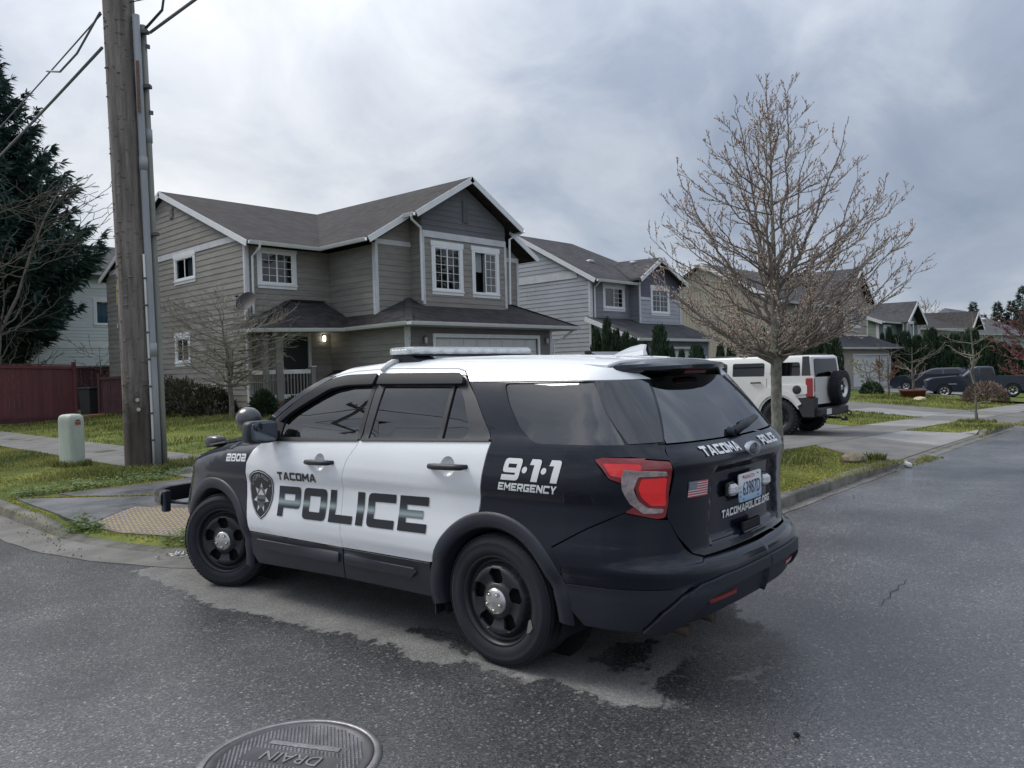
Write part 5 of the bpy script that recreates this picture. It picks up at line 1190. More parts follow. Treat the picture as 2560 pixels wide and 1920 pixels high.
        w = s.part('window', ring((u0,z0,u1,z1),(u0+t,z0+t,u1-t,z1-t), -.08, .045), SASH)
        ch = lambda n, m, mt: m.build(n, mt, w)
        if casing:
            for nm, (a,b,c,d), dd in (('head_casing',(u0-trim*1.3,u1+trim*1.3,z1,z1+head),.05),('side_casing',(u0-trim,u0,z0,z1),.038),('side_casing',(u1,u1+trim,z0,z1),.038),('window_sill',(u0-trim*1.2,u1+trim*1.2,z0-.045,z0),.065),('apron',(u0-trim,u1+trim,z0-sill,z0-.045),.038)):
                m = MB(); m.prism([(a,c),(b,c),(b,d),(a,d)], fn, .003, dd); ch(nm, m, TRIMW)
        n = split
        for k in range(n):
            a, b = u0+t+(u1-u0-2*t)*k/n, u0+t+(u1-u0-2*t)*(k+1)/n; dd = .012 if k%2 else .028
            sh = 0
            if open_ == k: continue
            m = ring((a-.012 if k else a,z0+t,b+.012 if k < n-1 else b,z1-t),(a+.03,z0+t+.03,b-.03,z1-t-.03), dd-.02, dd); ch('sash', m, SASH)
            m = MB(); V = [fn(u,z,dd-.010) for u,z in ((a+.02,z0+t+.02),(b-.02,z0+t+.02),(b-.02,z1-t-.02),(a+.02,z1-t-.02))]; m.add(V, [(0,1,2,3) if cw else (3,2,1,0)]); ch('pane', m, WGL)
            for i in range(1, cols[k%len(cols)]):
                u = a+(b-a)*i/cols[k%len(cols)]; m = MB(); m.prism([(u-.008,z0+t+.03),(u+.008,z0+t+.03),(u+.008,z1-t-.03),(u-.008,z1-t-.03)], fn, dd-.009, dd-.002); ch('muntin', m, SASH)
            for i in range(1, rows):
                if rows and cols[k%len(cols)] > 1:
                    z = z0+t+(z1-z0-2*t)*i/rows; m = MB(); m.prism([(a+.03,z-.007),(b-.03,z-.007),(b-.03,z+.007),(a+.03,z+.007)], fn, dd-.0085, dd-.0025); ch('muntin', m, SASH)
        # room behind the glass
        m = MB(); d = -.45; q = [(u0+.01,z0+.01),(u1-.01,z0+.01),(u1-.01,z1-.01),(u0+.01,z1-.01)]
        V = [fn(u,z,-.06) for u,z in q]+[fn(u,z,d) for u,z in q]; F = [(4,5,6,7)]+[(i,4+i,4+(i+1)%4,(i+1)%4) for i in range(4)]; m.add(V, F); ch('reveal', m, ROOM)
        if curtain:
            for (a,b,c,d_,mt) in curtain:
                m = MB(); nf = 9; V = []
                for i in range(nf+1):
                    u = u0+.03+(u1-u0-.06)*(a+(b-a)*i/nf); dz = -.12+(.018 if i%2 else 0)
                    V += [fn(u, z0+.03+(z1-z0-.06)*c, dz), fn(u, z0+.03+(z1-z0-.06)*d_, dz)]
                m.add(V, [(2*i,2*i+2,2*i+3,2*i+1) for i in range(nf)]); ch('curtain', m, mt)
        return w
XP, YP = (1,0), (0,1); FN, LN_ = (0,-1), (-1,0)
# ---------------------------------------------------------------- house 1 (taupe)
SID1 = M('siding_taupe', (.218,.206,.188), .75, var=.14, vscale=1.3, bump=.12, bscale=60, stretch=(1,1,5), orand=.07)
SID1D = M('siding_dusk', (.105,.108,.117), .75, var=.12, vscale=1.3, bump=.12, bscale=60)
SID1G = M('siding_garage_shade', (.150,.140,.137), .75, var=.12, vscale=1.3, bump=.12, bscale=60)  # taupe siding darkened; the garage wall's shade is put into the colour
h = House('house', (12.1,22.6,.42), 'taupe two-storey house with brown shingle roof, front gable, porch and double garage', siding=SID1)
cb = .11
# walls
h.wall((12.1,22.6), YP, LN_, [(0,.30),(11.6,.30),(11.6,5.85),(5.8,8.16),(0,5.85)], [(3.5,5.0,5.08,5.90),(4.1,5.15,2.2,3.1)], butt=3.66)
h.trimb((12.1,22.6), YP, LN_, .45, 11.2, 5.94, 6.13, .045)
h.window((12.1,22.6), YP, LN_, 3.52, 4.98, 5.10, 5.88, (1,1), 0, curtain=[(0,.5,0,1,CURT)])
h.window((12.1,22.6), YP, LN_, 4.12, 5.13, 2.22, 3.08, (1,1), 0)
h.wall((12.1,22.6), XP, FN, [(0,.85),(3.03,.85),(3.03,5.75),(0,5.75)], [(.46,1.66,4.58,5.71),(1.15,2.12,.88,2.95)])
h.window((12.1,22.6), XP, FN, .46,1.66,4.58,5.62, (2,2), 4, head=.10, curtain=[(.55,.62,0,1,CURT)])
h.wall((15.12,18.5), YP, LN_, [(0,.45),(4.1,.45),(4.1,3.2),(0,3.2)])
h.wall((15.12,20.0), YP, LN_, [(0,3.3),(2.6,3.3),(2.6,5.75),(0,5.75)])
h.wall((15.12,20.0), XP, FN, [(0,3.4),(1.43,3.4),(1.43,6.7),(0,5.85)])
h.wall((20.47,20.0), XP, FN, [(0,3.5),(1.3,3.5),(1.3,5.85),(0,6.62)])
h.wall((16.55,19.4), YP, LN_, [(0,3.8),(.6,3.8),(.6,6.75),(0,6.75)])
h.wall((16.55,19.4), XP, FN, [(0,3.75),(3.92,3.75),(3.92,6.05),(0,6.05)], [(.48,1.69,4.33,5.79),(2.32,3.46,4.32,5.79)])
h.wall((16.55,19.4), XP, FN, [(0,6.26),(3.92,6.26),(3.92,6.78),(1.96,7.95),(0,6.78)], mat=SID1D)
h.trimb((16.55,19.4), XP, FN, 0, 3.92, 6.05, 6.26, .045)
h.trimb((15.12,20.0), XP, FN, 0, 1.43, 5.76, 5.92, .045)
h.trimb((20.50,20.0), XP, FN, 0, 1.27, 5.66, 5.82, .045)
for win in ((.48,1.69,4.33,5.79),(2.32,3.46,4.32,5.79)):
    first = win[0] < 1
    h.window((16.55,19.4), XP, FN, win[0],win[1],win[2],win[3], (2,2), 5, open_=None if first else 0, curtain=[(.0,.16,0,1,CURT),(.78,1,0,1,CURT)] if first else [(.0,.42,.52,1,CURT),(.5,1,0,1,CURT)])
h.wall((21.85,18.5), YP, (1,0), [(0,.45),(14,.45),(14,3.05),(0,3.05)], boards=False); h.wall((21.76,20.0), YP, (1,0), [(0,3.0),(12,3.0),(12,5.8),(0,5.8)], boards=False)
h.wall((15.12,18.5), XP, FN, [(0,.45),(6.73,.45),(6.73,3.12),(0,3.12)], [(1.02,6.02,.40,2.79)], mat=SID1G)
# corner boards
for o, ud, nd, u, za, zb in (((12.1,22.6),YP,LN_,0,.4,5.8),((12.1,22.6),XP,FN,-.03,.4,5.75),((15.12,20.0),YP,LN_,0,3.45,5.8),((15.12,20.0),XP,FN,-.03,3.5,5.8),((16.55,19.4),XP,FN,-.03,3.85,6.05),((16.55,19.4),XP,FN,3.84,3.85,6.05),((15.12,18.5),XP,FN,-.03,.5,3.1),((15.12,18.5),YP,LN_,0,.5,3.1),((15.12,18.5),XP,FN,6.62,.5,3.1),((20.47,20.0),XP,FN,1.2,3.6,5.8)):
    h.trimb(o, ud, nd, u, u+cb, za, zb, .04, name='corner_board')
# roofs
h.roofp([(11.93,22.15,5.84),(14.52,22.15,5.84),(18.5,28.4,8.40),(11.93,28.4,8.42)])
h.roofp([(14.50,19.55,5.86),(14.50,22.15,5.86),(18.5,28.4,8.41),(18.5,19.55,8.22)])
h.roofp([(18.5,19.55,8.22),(18.5,28.4,8.41),(22.5,30.2,5.86),(22.5,19.55,5.86)])
h.roofp([(15.98,18.98,6.735),(15.98,19.56,6.735),(18.5,19.56,8.223),(18.5,18.98,8.215)])
h.roofp([(18.5,18.98,8.215),(18.5,19.56,8.223),(21.02,19.56,6.735),(21.02,18.98,6.735)])
h.roofp([(11.93,28.4,8.42),(18.5,28.4,8.41),(22.5,30.2,5.86),(22.5,34.7,5.86),(11.93,34.7,5.86)])
h.roofp([(14.80,18.03,3.18),(22.88,18.03,3.18),(21.3,20,4.08),(16.4,20,4.08)], .06)
h.roofp([(14.80,18.03,3.18),(16.4,20,4.08),(15.12,20,3.56),(15.12,21.7,3.56),(14.80,21.3,3.16)], .06)
h.roofp([(22.88,18.03,3.18),(22.88,21.2,3.18),(21.8,21.2,3.8),(21.3,20,4.08)], .06)
h.roofp([(11.43,21.28,3.07),(14.80,21.28,3.14),(15.12,21.7,3.56),(14.86,22.6,4.10),(13.59,22.6,4.10)], .06)
h.roofp([(11.43,21.28,3.07),(13.59,22.6,4.10),(12.1,22.6,3.42),(11.43,23.0,3.07)], .06)
# hip caps
for p,q in (((11.43,21.28,3.09),(13.59,22.6,4.12)),((14.80,18.03,3.20),(16.4,20,4.10)),((13.59,22.58,4.12),(14.86,22.58,4.12)),((22.88,18.03,3.2),(21.3,20,4.1))):
    mb = MB(); bar(mb, p, q, ZU, .22, .025); h.part('ridge_cap', mb, ROOF1)
# soffits
SOF = M('soffit', (.30,.31,.33), .7)
mb = MB(); mb.prism([(14.82,18.06),(22.86,18.06),(22.86,18.6),(15.2,18.6),(15.2,22.58),(12.1,22.58),(11.45,23),(11.45,21.3),(14.82,21.3)], lambda u,v,d: V3((u,v,d)), 3.03, 3.06); h.part('soffit', mb, SOF)
# rakes and fascias
h.fascia((11.92,22.15,5.83),(11.92,28.4,8.41)); h.fascia((11.92,34.6,5.83),(11.92,28.4,8.41))
h.fascia((14.50,19.53,5.85),(16.05,19.53,6.77)); h.fascia((22.5,19.53,5.85),(20.95,19.53,6.77))
h.fascia((15.96,18.96,6.725),(18.5,18.96,8.21)); h.fascia((21.04,18.96,6.725),(18.5,18.96,8.21))
h.gutter((11.95,22.15,5.83),(14.5,22.15,5.83),(0,-1,0)); h.gutter((14.5,19.56,5.83),(14.5,22.05,5.83),(-1,0,0))
h.gutter((15.97,18.98,6.70),(15.97,19.5,6.70),(-1,0,0)); h.gutter((21.03,18.98,6.70),(21.03,19.5,6.70),(1,0,0))
h.gutter((14.80,18.03,3.17),(22.9,18.03,3.17),(0,-1,0)); h.gutter((14.80,18.03,3.17),(14.80,21.2,3.15),(-1,0,0)); h.gutter((11.42,21.28,3.07),(14.72,21.28,3.14),(0,-1,0)); h.gutter((11.42,21.28,3.06),(11.42,23.0,3.06),(-1,0,0)); h.gutter((22.9,18.03,3.17),(22.9,21,3.17),(1,0,0))
h.spout([(12.30,22.05,5.72),(12.30,22.10,5.60),(12.27,22.50,5.40),(12.27,22.53,3.6)])
h.spout([(15.90,19.1,6.60),(15.95,19.15,6.5),(16.44,19.3,6.30),(16.46,19.33,6.1),(16.46,19.33,3.95)])
h.spout([(21.06,19.1,6.6),(20.62,19.3,6.35),(20.60,19.33,4.0)])
h.spout([(22.8,18.2,3.05),(22.5,18.45,2.75),(21.93,18.44,2.6),(21.93,18.44,.6)])
h.spout([(12.02,24.0,3.0),(12.02,24.0,.5)])
# gable vents
def vent(h, o, ud, nd, u0, u1, z0, z1, mat, n=9):
    fn = h.xyz(o, ud, nd); mb = MB(); mb.prism([(u0,z0),(u1,z0),(u1,z1),(u0,z1)], fn, .026, .05); v = h.part('gable_vent', mb, mat)
    for k in range(n):
        z = z0+.03+(z1-z0-.06)*k/n; m = MB(); m.prism([(u0+.03,z),(u1-.03,z),(u1-.03,z+(z1-z0)/n*.5),(u0+.03,z+(z1-z0)/n*.5)], fn, .05, .068); m.build('louvre', mat, v)
vent(h, (16.55,19.4), XP, FN, 1.83, 2.10, 6.70, 7.50, SID1D, 11); vent(h, (12.1,22.6), YP, LN_, 5.0, 5.28, 7.35, 7.75, SID1, 6)
# garage door: sections of raised panels
GD = M('garage_door', (.52,.53,.53), .55, var=.06, vscale=2)
mb = MB(); mb.box((16.18,18.56,.46),(21.10,18.60,2.74)); gd = h.part('garage_door', mb, GD)
for r in range(4):
    for c in range(8):
        mb = MB(); x0 = 16.24+c*.605; z0 = .62+r*.535; mb.bbox((x0+.29,18.553,z0+.25),(.50,.02,.40),0,.012); mb.build('door_panel', GD, gd)
for (a,b,c,d) in ((16.10,16.20,.46,2.84),(21.08,21.18,.46,2.84)): h.trimb((0,18.5), XP, FN, a, b, c, d, .05, TRIMW, 'garage_trim')
h.trimb((0,18.5), XP, FN, 16.20, 21.08, 2.72, 2.84, .05, TRIMW, 'garage_trim')
def wall_lamp(h, p, n, lit=False):
    mb = MB(); d = V3(n); c = V3(p); mb.bbox(c+d*.02,(.05,.05,.14),0,.008); mb.tube([c+d*.03+ZU*.05,c+d*.10+ZU*.10,c+d*.12+ZU*.04],.008,6); o = h.part('wall_lamp', mb, M('lamp_iron', (.05,.05,.055), .5))
    mb = MB(); mb.lathe([(.02,.03),(.045,.02),(.05,-.0),(.045,-.14),(.03,-.16),(0,-.165)], 10, c+d*.12); mb.build('lantern_glass', M('lantern_lit', (.9,.85,.7), .2, emit=((1,.9,.72), 4.0)) if lit else M('lantern', (.42,.43,.44), .15, coat=.6), o)
    return o
wall_lamp(h, (15.74,18.5,2.68), (0,-1,0)); wall_lamp(h, (21.5,18.5,2.70), (0,-1,0)); wall_lamp(h, (14.78,22.6,2.92), (0,-1,0), True)
# house number
for i, ch_ in enumerate('13'):
    v, f = bfont_mesh(ch_, .15); mb = MB(); mb.add([(15.155+a, 18.452, 2.62-.17*i+b) for a,b in v], f); h.part('house_number', mb, M('number_black', (.02,.02,.022), .4))
# porch
WOOD = M('porch_paint', (.20,.195,.18), .75, var=.15, vscale=4, stretch=(1,1,.3)); RAILW = M('rail_white', (.58,.58,.57), .6, var=.12, vscale=5); BASEW = M('porch_base', (.21,.095,.05), .7, var=.25, vscale=6)
mb = MB(); mb.box((12.12,21.58,.80),(15.05,22.58,.88)); h.part('porch_deck', mb, M('deck_boards', (.16,.12,.10), .8, var=.2, vscale=5))
mb = MB(); mb.box((12.15,21.60,.62),(13.85,21.66,.80)); h.part('porch_beam', mb, BASEW)
for x in (12.58,13.78): mb = MB(); mb.box((x-.09,21.58,.35),(x+.09,21.76,.80)); h.part('porch_pier', mb, BASEW)
for x,w,z1 in ((12.58,.115,3.04),(12.14,.07,3.04),(13.77,.075,1.90)):
    mb = MB(); mb.box((x-w,21.60,.88),(x+w,21.60+2*w,z1)); h.part('porch_post', mb, WOOD)
mb = MB(); mb.box((13.68,21.58,1.90),(13.86,21.77,1.935)); h.part('post_cap', mb, RAILW)
for x0,x1 in ((12.21,12.465),(12.695,13.695)):
    for za,zb in ((1.70,1.83),(.93,1.06)): mb = MB(); mb.box((x0,21.66,za),(x1,21.72,zb)); h.part('porch_rail', mb, RAILW)
    n = int((x1-x0)/.125)
    for k in range(n): xx = x0+.07+k*(x1-x0-.1)/max(1,n-.2); mb = MB(); mb.box((xx-.018,21.672,1.06),(xx+.018,21.708,1.70)); h.part('baluster', mb, WOOD)
for yy0,yy1 in ((21.72,22.55),):
    for za,zb in ((1.70,1.83),(.93,1.06)): mb = MB(); mb.box((12.12,yy0,za),(12.18,yy1,zb)); h.part('porch_rail', mb, RAILW)
    for k in range(6): yy = 21.82+k*.125; mb = MB(); mb.box((12.13,yy-.018,1.06),(12.166,yy+.018,1.70)); h.part('baluster', mb, WOOD)
mb = MB(); mb.box((13.26,22.60,.88),(14.21,22.66,2.94)); dr = h.part('front_door', mb, M('door_dark', (.010,.012,.016), .35, coat=.3))
mb = MB(); mb.lathe([(.0,-.07),(.03,-.06),(.03,-.03),(.012,0)], 10, (14.12,22.60,1.85), 'y'); mb.build('door_knob', CHROME, dr)
for (a,b,c,d) in ((13.16,13.27,.88,3.03),(14.20,14.31,.88,3.03)): h.trimb((0,22.6), XP, FN, a, b, c, d, .05, TRIM, 'door_casing')
h.trimb((0,22.6), XP, FN, 13.27, 14.20, 2.93, 3.03, .05, TRIM, 'door_casing')
mb = MB(); mb.bbox((12.07,24.9,1.25),(.10,.30,.38),0,.02); h.part('meter_box', mb, M('meter_grey', (.42,.43,.44), .5))
# ---- satellite dish (stands on the porch roof)
ds = empty('satellite_dish', (11.86,22.05,3.42), 0, 'grey satellite dish on a mast above the porch roof of the taupe house', 'dish')
mb = MB(); mb.tube([(0,0,-.02),(0,0,.22),(-.05,-.05,.38)], .024, 8); mb.build('mast', M('dish_steel', (.20,.21,.22), .5, metal=.5), ds)
mb = MB(); ax_ = Vector((-.72,-.35,.52)).normalized(); t1 = ax_.orthogonal().normalized(); t2 = ax_.cross(t1); V = []; F = []; nr, na = 6, 28
for i in range(nr+1):
    r = .36*i/nr
    for k in range(na): a = 2*pi*k/na; V.append(Vector((-.09,-.08,.46))+ax_*(r*r*.75)+t1*r*cos(a)+t2*r*.92*sin(a))
mb.add(V, [(i*na+k,i*na+(k+1)%na,(i+1)*na+(k+1)%na,(i+1)*na+k) for i in range(nr) for k in range(na)], True); mb.build('reflector', M('dish_grey', (.018,.019,.021), .7, var=.15, vscale=4), ds)
mb = MB(); e0 = Vector((-.09,-.08,.46))-t2*.33+ax_*.08; e1 = Vector((-.09,-.08,.46))+ax_*.42-t2*.10; mb.tube([e0,e1],.012,6); mb.build('feed_arm', M('dish_steel', (.2,.21,.22), .5), ds)
mb = MB(); mb.bbox(e1,(.07,.12,.06),.4,.015); mb.build('feed_horn', M('dish_grey', (.018,.019,.021), .7), ds)
# ---------------------------------------------------------------- house 2 (pale blue grey)
SID2 = M('siding_bluegrey', (.335,.350,.385), .75, var=.09, vscale=1.2, bump=.1, bscale=60, orand=.05); SID2D = M('siding_violet', (.105,.105,.140), .75, var=.1, vscale=1.3); SID2G = M('siding_slate', (.185,.195,.22), .75, var=.1, vscale=1.3)
h = House('house', (27.0,20.5,.2), 'pale blue-grey house with small purple-grey front gable behind the hedge shrubs', siding=SID2, roof=ROOF2)
h.wall((27.0,20.54), YP, LN_, [(0,.1),(8.4,.1),(8.4,5.45),(4.15,7.72),(0,5.45)], butt=3.66)
h.trimb((27.0,20.54), YP, LN_, .7, 8.0, 5.58, 5.88, .045)
h.wall((27.0,20.54), XP, FN, [(0,3.3),(3.0,3.3),(3.0,5.40),(0,5.40)], [(.94,2.42,4.25,5.22)], mat=SID2G)
h.window((27.0,20.54), XP, FN, .95, 2.41, 4.27, 5.20, (1,2), 4, curtain=[(.0,.5,0,1,CURT)])
h.wall((29.9,20.0), YP, LN_, [(0,3.4),(.54,3.4),(.54,5.5),(0,5.5)], mat=SID2G)
h.wall((29.9,20.0), XP, FN, [(0,3.5),(3.55,3.5),(3.55,4.68),(0,4.68)], [(.98,2.47,4.05,5.28)])
h.wall((29.9,20.0), XP, FN, [(0,4.80),(3.55,4.80),(3.55,5.55),(1.45,6.45),(0,5.6)], [(.98,2.47,4.05,5.28)], mat=SID2D)
h.trimb((29.9,20.0), XP, FN, 0, .86, 4.68, 4.80, .045); h.trimb((29.9,20.0), XP, FN, 2.59, 3.55, 4.68, 4.80, .045)
h.window((29.9,20.0), XP, FN, 1.02, 2.43, 4.12, 5.22, (2,2), 4, curtain=[(0,.3,0,1,M('curtain_green', (.20,.26,.27), .8)),(.7,1,0,1,M('curtain_green', (.20,.26,.27), .8))])
h.wall((33.4,20.0), YP, (1,0), [(0,0),(9,0),(9,5.4),(0,5.4)], boards=False)
h.wall((27.1,18.4), XP, FN, [(0,0),(6.15,0),(6.15,2.75),(0,2.75)], [(2.45,5.35,0,2.36)], mat=SID2G)
h.wall((27.1,18.4), YP, LN_, [(0,0),(2.1,0),(2.1,3.5),(0,2.75)])
mb = MB(); mb.box((29.55,18.45,.1),(32.45,18.5,2.36)); gd = h.part('garage_door', mb, GD)
for r in range(4):
    for c in range(4): mb = MB(); mb.bbox((29.95+c*.70,18.445,.40+r*.52),(.6,.02,.4),0,.012); mb.build('door_panel', GD, gd)
for (a,b,c,d) in ((2.35,2.45,.1,2.46),(5.35,5.45,.1,2.46)): h.trimb((27.1,18.4), XP, FN, a, b, c, d, .05, TRIMW, 'garage_trim')
h.trimb((27.1,18.4), XP, FN, 2.45, 5.35, 2.36, 2.46, .05, TRIMW, 'garage_trim')
for o, ud, nd, u, za, zb in (((27.0,20.54),YP,LN_,0,.2,5.4),((27.0,20.54),XP,FN,-.03,3.6,5.4),((29.9,20.0),XP,FN,-.03,3.6,5.45),((29.9,20.0),XP,FN,3.45,3.6,5.45),((27.1,18.4),XP,FN,6.05,.1,2.7)):
    h.trimb(o, ud, nd, u, u+.11, za, zb, .04, name='corner_board')
h.roofp([(26.82,20.10,5.45),(33.9,20.10,5.45),(30.95,24.66,7.92),(26.82,24.66,7.92)]); h.roofp([(33.9,20.1,5.45),(33.9,29.2,5.45),(30.95,24.66,7.92)]); h.roofp([(26.82,24.66,7.92),(30.95,24.66,7.92),(33.9,29.2,5.45),(26.82,29.2,5.45)])
h.roofp([(29.45,19.6,5.60),(29.45,20.12,5.60),(31.2,22.5,6.72),(31.2,19.6,6.66)]); h.roofp([(31.2,19.6,6.66),(31.2,22.5,6.72),(33.6,20.12,5.55),(33.6,19.6,5.55)])
h.roofp([(26.68,18.0,2.80),(33.65,18.0,2.80),(33.65,20.6,3.84),(26.68,20.6,3.84)], .07)
h.fascia((26.80,20.1,5.44),(26.80,24.66,7.91)); h.fascia((26.66,18.0,2.79),(26.66,20.6,3.83)); h.fascia((29.43,19.58,5.59),(31.2,19.58,6.65)); h.fascia((33.62,19.58,5.54),(31.2,19.58,6.65))
h.gutter((26.85,20.10,5.43),(30.1,20.10,5.43),(0,-1,0)); h.gutter((26.7,18.0,2.79),(33.65,18.0,2.79),(0,-1,0))
h.spout([(27.05,20.05,5.33),(27.18,20.47,5.1),(27.18,20.47,3.8)])
for x,y,z in ((29.2,22.2,6.60),(31.0,21.0,6.55)): mb = MB(); mb.bbox((x,y,z),(.32,.30,.14),0,.04); h.part('roof_vent', mb, M('vent_metal', (.42,.43,.44), .4))
wall_lamp(h, (32.75,18.4,2.0), (0,-1,0))
# ---------------------------------------------------------------- house 3 (tan, tall blank side wall)
SID3 = M('siding_tan', (.30,.275,.235), .8, var=.06, vscale=.8)
h = House('house', (44.8,20.3,-.1), 'tan house with tall blank panel side wall, two window bays and wide garage', siding=SID3, roof=ROOF2, course=.24)
w = h.wall((44.8,20.3), YP, LN_, [(0,-.4),(9.6,-.4),(9.6,5.3),(4.8,7.9),(0,5.3)], boards=False)
for k in range(47):
    y = .1+k*.205; zt = 5.25+min(y,9.6-y)*.54; mb = MB(); fn = h.xyz((44.8,20.3), YP, LN_); mb.prism([(y,-.4),(y+.185,-.4),(y+.185,zt),(y,zt)], fn, .003, .012); mb.build('wall_panel', SID3, w)
h.wall((44.8,20.3), XP, FN, [(0,3.0),(15.2,3.0),(15.2,5.3),(0,5.3)])
h.wall((48.7,19.9), XP, FN, [(0,3.2),(2.35,3.2),(2.35,5.5),(0,5.5)], [(.5,1.85,3.7,5.1)]); h.wall((48.7,19.9), YP, LN_, [(0,3.2),(.4,3.2),(.4,5.5),(0,5.5)], boards=False)
h.window((48.7,19.9), XP, FN, .5,1.85,3.75,5.1, (1,1), 0, trim=.3)
h.wall((54.5,19.9), XP, FN, [(0,3.1),(4.6,3.1),(4.6,5.9),(2.3,7.9),(0,5.9)], [(1.5,3.1,4.05,5.2)]); h.wall((54.5,19.9), YP, LN_, [(0,3.1),(.4,3.1),(.4,5.9),(0,5.9)], boards=False)
h.window((54.5,19.9), XP, FN, 1.5,3.1,4.05,5.2, (1,1), 0)
h.trimb((54.5,19.9), XP, FN, 0, 4.6, 3.1, 3.42, .045, TRIMW); h.trimb((54.5,19.9), XP, FN, -.02,.16,3.42,5.9,.045,TRIMW); h.trimb((54.5,19.9), XP, FN, 4.44,4.62,3.42,5.9,.045,TRIMW); h.trimb((48.7,19.9), XP, FN, -.02,.16,3.1,5.5,.045,TRIMW); h.trimb((48.7,19.9), XP, FN, 2.2,2.37,3.1,5.5,.045,TRIMW); h.trimb((44.8,20.3), YP, LN_, 0,.15,-.3,5.2,.04,TRIMW)
h.wall((49.3,18.4), XP, FN, [(0,-.4),(9.8,-.4),(9.8,2.35),(0,2.35)], [(2.7,7.75,-.3,1.94),(8.15,9.55,-.3,1.94)])
h.wall((49.3,18.4), YP, LN_, [(0,-.4),(1.9,-.4),(1.9,3.0),(0,2.35)], boards=False)
GDL = M('garage_door_pale', (.60,.61,.61), .55, var=.05, vscale=2)
for x0,x1 in ((52.0,57.05),(57.45,58.85)):
    mb = MB(); mb.box((x0,18.45,-.3),(x1,18.5,1.94)); gd = h.part('garage_door', mb, GDL)
    for r in range(4): mb = MB(); mb.bbox(((x0+x1)/2,18.445,-.02+r*.53),(x1-x0-.1,.02,.46),0,.015); mb.build('door_section', GDL, gd)
    for a in (x0-.1,x1): h.trimb((0,18.4), XP, FN, a, a+.1, -.3, 2.04, .05, TRIMW, 'garage_trim')
    h.trimb((0,18.4), XP, FN, x0, x1, 1.94, 2.04, .05, TRIMW, 'garage_trim')
wall_lamp(h, (51.7,18.4,1.6), (0,-1,0)); wall_lamp(h, (57.25,18.4,1.6), (0,-1,0))
h.roofp([(44.55,19.9,5.32),(60.2,19.9,5.32),(60.2,25.1,8.1),(44.55,25.1,8.1)]); h.roofp([(44.55,25.1,8.1),(60.2,25.1,8.1),(60.2,30.3,5.32),(44.55,30.3,5.32)])
h.roofp([(54.1,19.4,5.75),(54.1,20.6,5.75),(56.8,24.5,8.15),(56.8,19.4,8.1)]); h.roofp([(56.8,19.4,8.1),(56.8,24.5,8.15),(59.5,20.6,5.75),(59.5,19.4,5.75)])
h.roofp([(43.4,18.0,2.45),(61.0,18.0,2.50),(59.6,20.4,3.6),(43.4,20.4,3.6)], .08)
h.fascia((44.53,19.9,5.31),(44.53,25.1,8.09),h=.24); h.fascia((43.38,18.0,2.44),(43.38,20.4,3.59),h=.22); h.fascia((54.08,19.38,5.74),(56.8,19.38,8.1)); h.fascia((59.52,19.38,5.74),(56.8,19.38,8.1))
h.gutter((43.4,18.0,2.44),(61.0,18.0,2.49),(0,-1,0)); h.gutter((44.6,19.9,5.3),(54.1,19.9,5.3),(0,-1,0)); h.spout([(60.9,18.1,2.35),(60.0,18.5,2.1),(59.2,18.38,1.8),(59.2,18.38,-.2)])
h.wall((60.0,20.3), YP, (1,0), [(0,-.6),(9.6,-.6),(9.6,5.3),(0,5.3)], boards=False)
# ---------------------------------------------------------------- house 4 (sage green), house 5, house 6
SID4 = M('siding_sage', (.30,.335,.275), .8, var=.08, vscale=1); SID4D = M('siding_teal', (.115,.15,.15), .8, var=.08, vscale=1)
h = House('house', (62.6,20.2,-.7), 'sage green house with steep teal gable rising behind the far hedge', siding=SID4, roof=ROOF2, course=.26)
h.wall((62.6,20.2), YP, LN_, [(0,-.8),(9,-.8),(9,4.55),(4.5,6.3),(0,4.55)])
h.wall((62.6,20.2), XP, FN, [(0,-.8),(4.3,-.8),(4.3,4.5),(0,4.5)], [(1.0,2.5,2.9,4.15)], mat=SID4D, boards=False)
h.window((62.6,20.2), XP, FN, 1.0,2.5,2.9,4.15,(1,1),0)
h.wall((66.9,19.8), XP, FN, [(0,-.8),(4.0,-.8),(4.0,4.5),(2.0,5.85),(0,4.5)], [(1.1,2.7,3.2,4.6)], mat=SID4D, boards=False); h.wall((66.9,19.8), YP, LN_, [(0,-.8),(.4,-.8),(.4,4.5),(0,4.5)], mat=SID4D, boards=False)
h.window((66.9,19.8), XP, FN, 1.1,2.7,3.2,4.55,(1,1),0,trim=.12)
for u in (-.05,3.9): h.trimb((66.9,19.8), XP, FN, u, u+.16, -.5, 4.45, .05, TRIMW, 'corner_board')
h.trimb((62.6,20.2), YP, LN_, 0,.2,-.5,4.4,.05,TRIMW,'corner_board')
h.roofp([(62.3,19.8,4.55),(71.5,19.8,4.55),(71.5,24.7,6.5),(62.3,24.7,6.5)]); h.roofp([(62.3,24.7,6.5),(71.5,24.7,6.5),(71.5,29.5,4.5),(62.3,29.5,4.5)])
h.roofp([(66.3,19.2,4.55),(66.3,19.9,4.55),(68.9,24.2,6.35),(68.9,19.2,6.30)]); h.roofp([(68.9,19.2,6.30),(68.9,24.2,6.35),(71.5,19.9,4.55),(71.5,19.2,4.55)])
h.fascia((66.28,19.18,4.54),(68.9,19.18,6.3),h=.24); h.fascia((71.52,19.18,4.54),(68.9,19.18,6.3),h=.24); h.fascia((62.28,19.8,4.54),(62.28,24.7,6.5),h=.24)
h.gutter((62.3,19.8,4.53),(66.9,19.8,4.53),(0,-1,0)); h.spout([(71.2,19.3,4.4),(71.0,19.7,4.1),(71.0,19.7,-.6)],r=.07)
SID5 = M('siding_clay', (.25,.235,.21), .8, var=.08, vscale=1)
h = House('house', (72.5,20.2,-1), 'low clay-coloured house with long brown roof and narrow gable at the far end', siding=SID5, roof=ROOF1, course=.28)
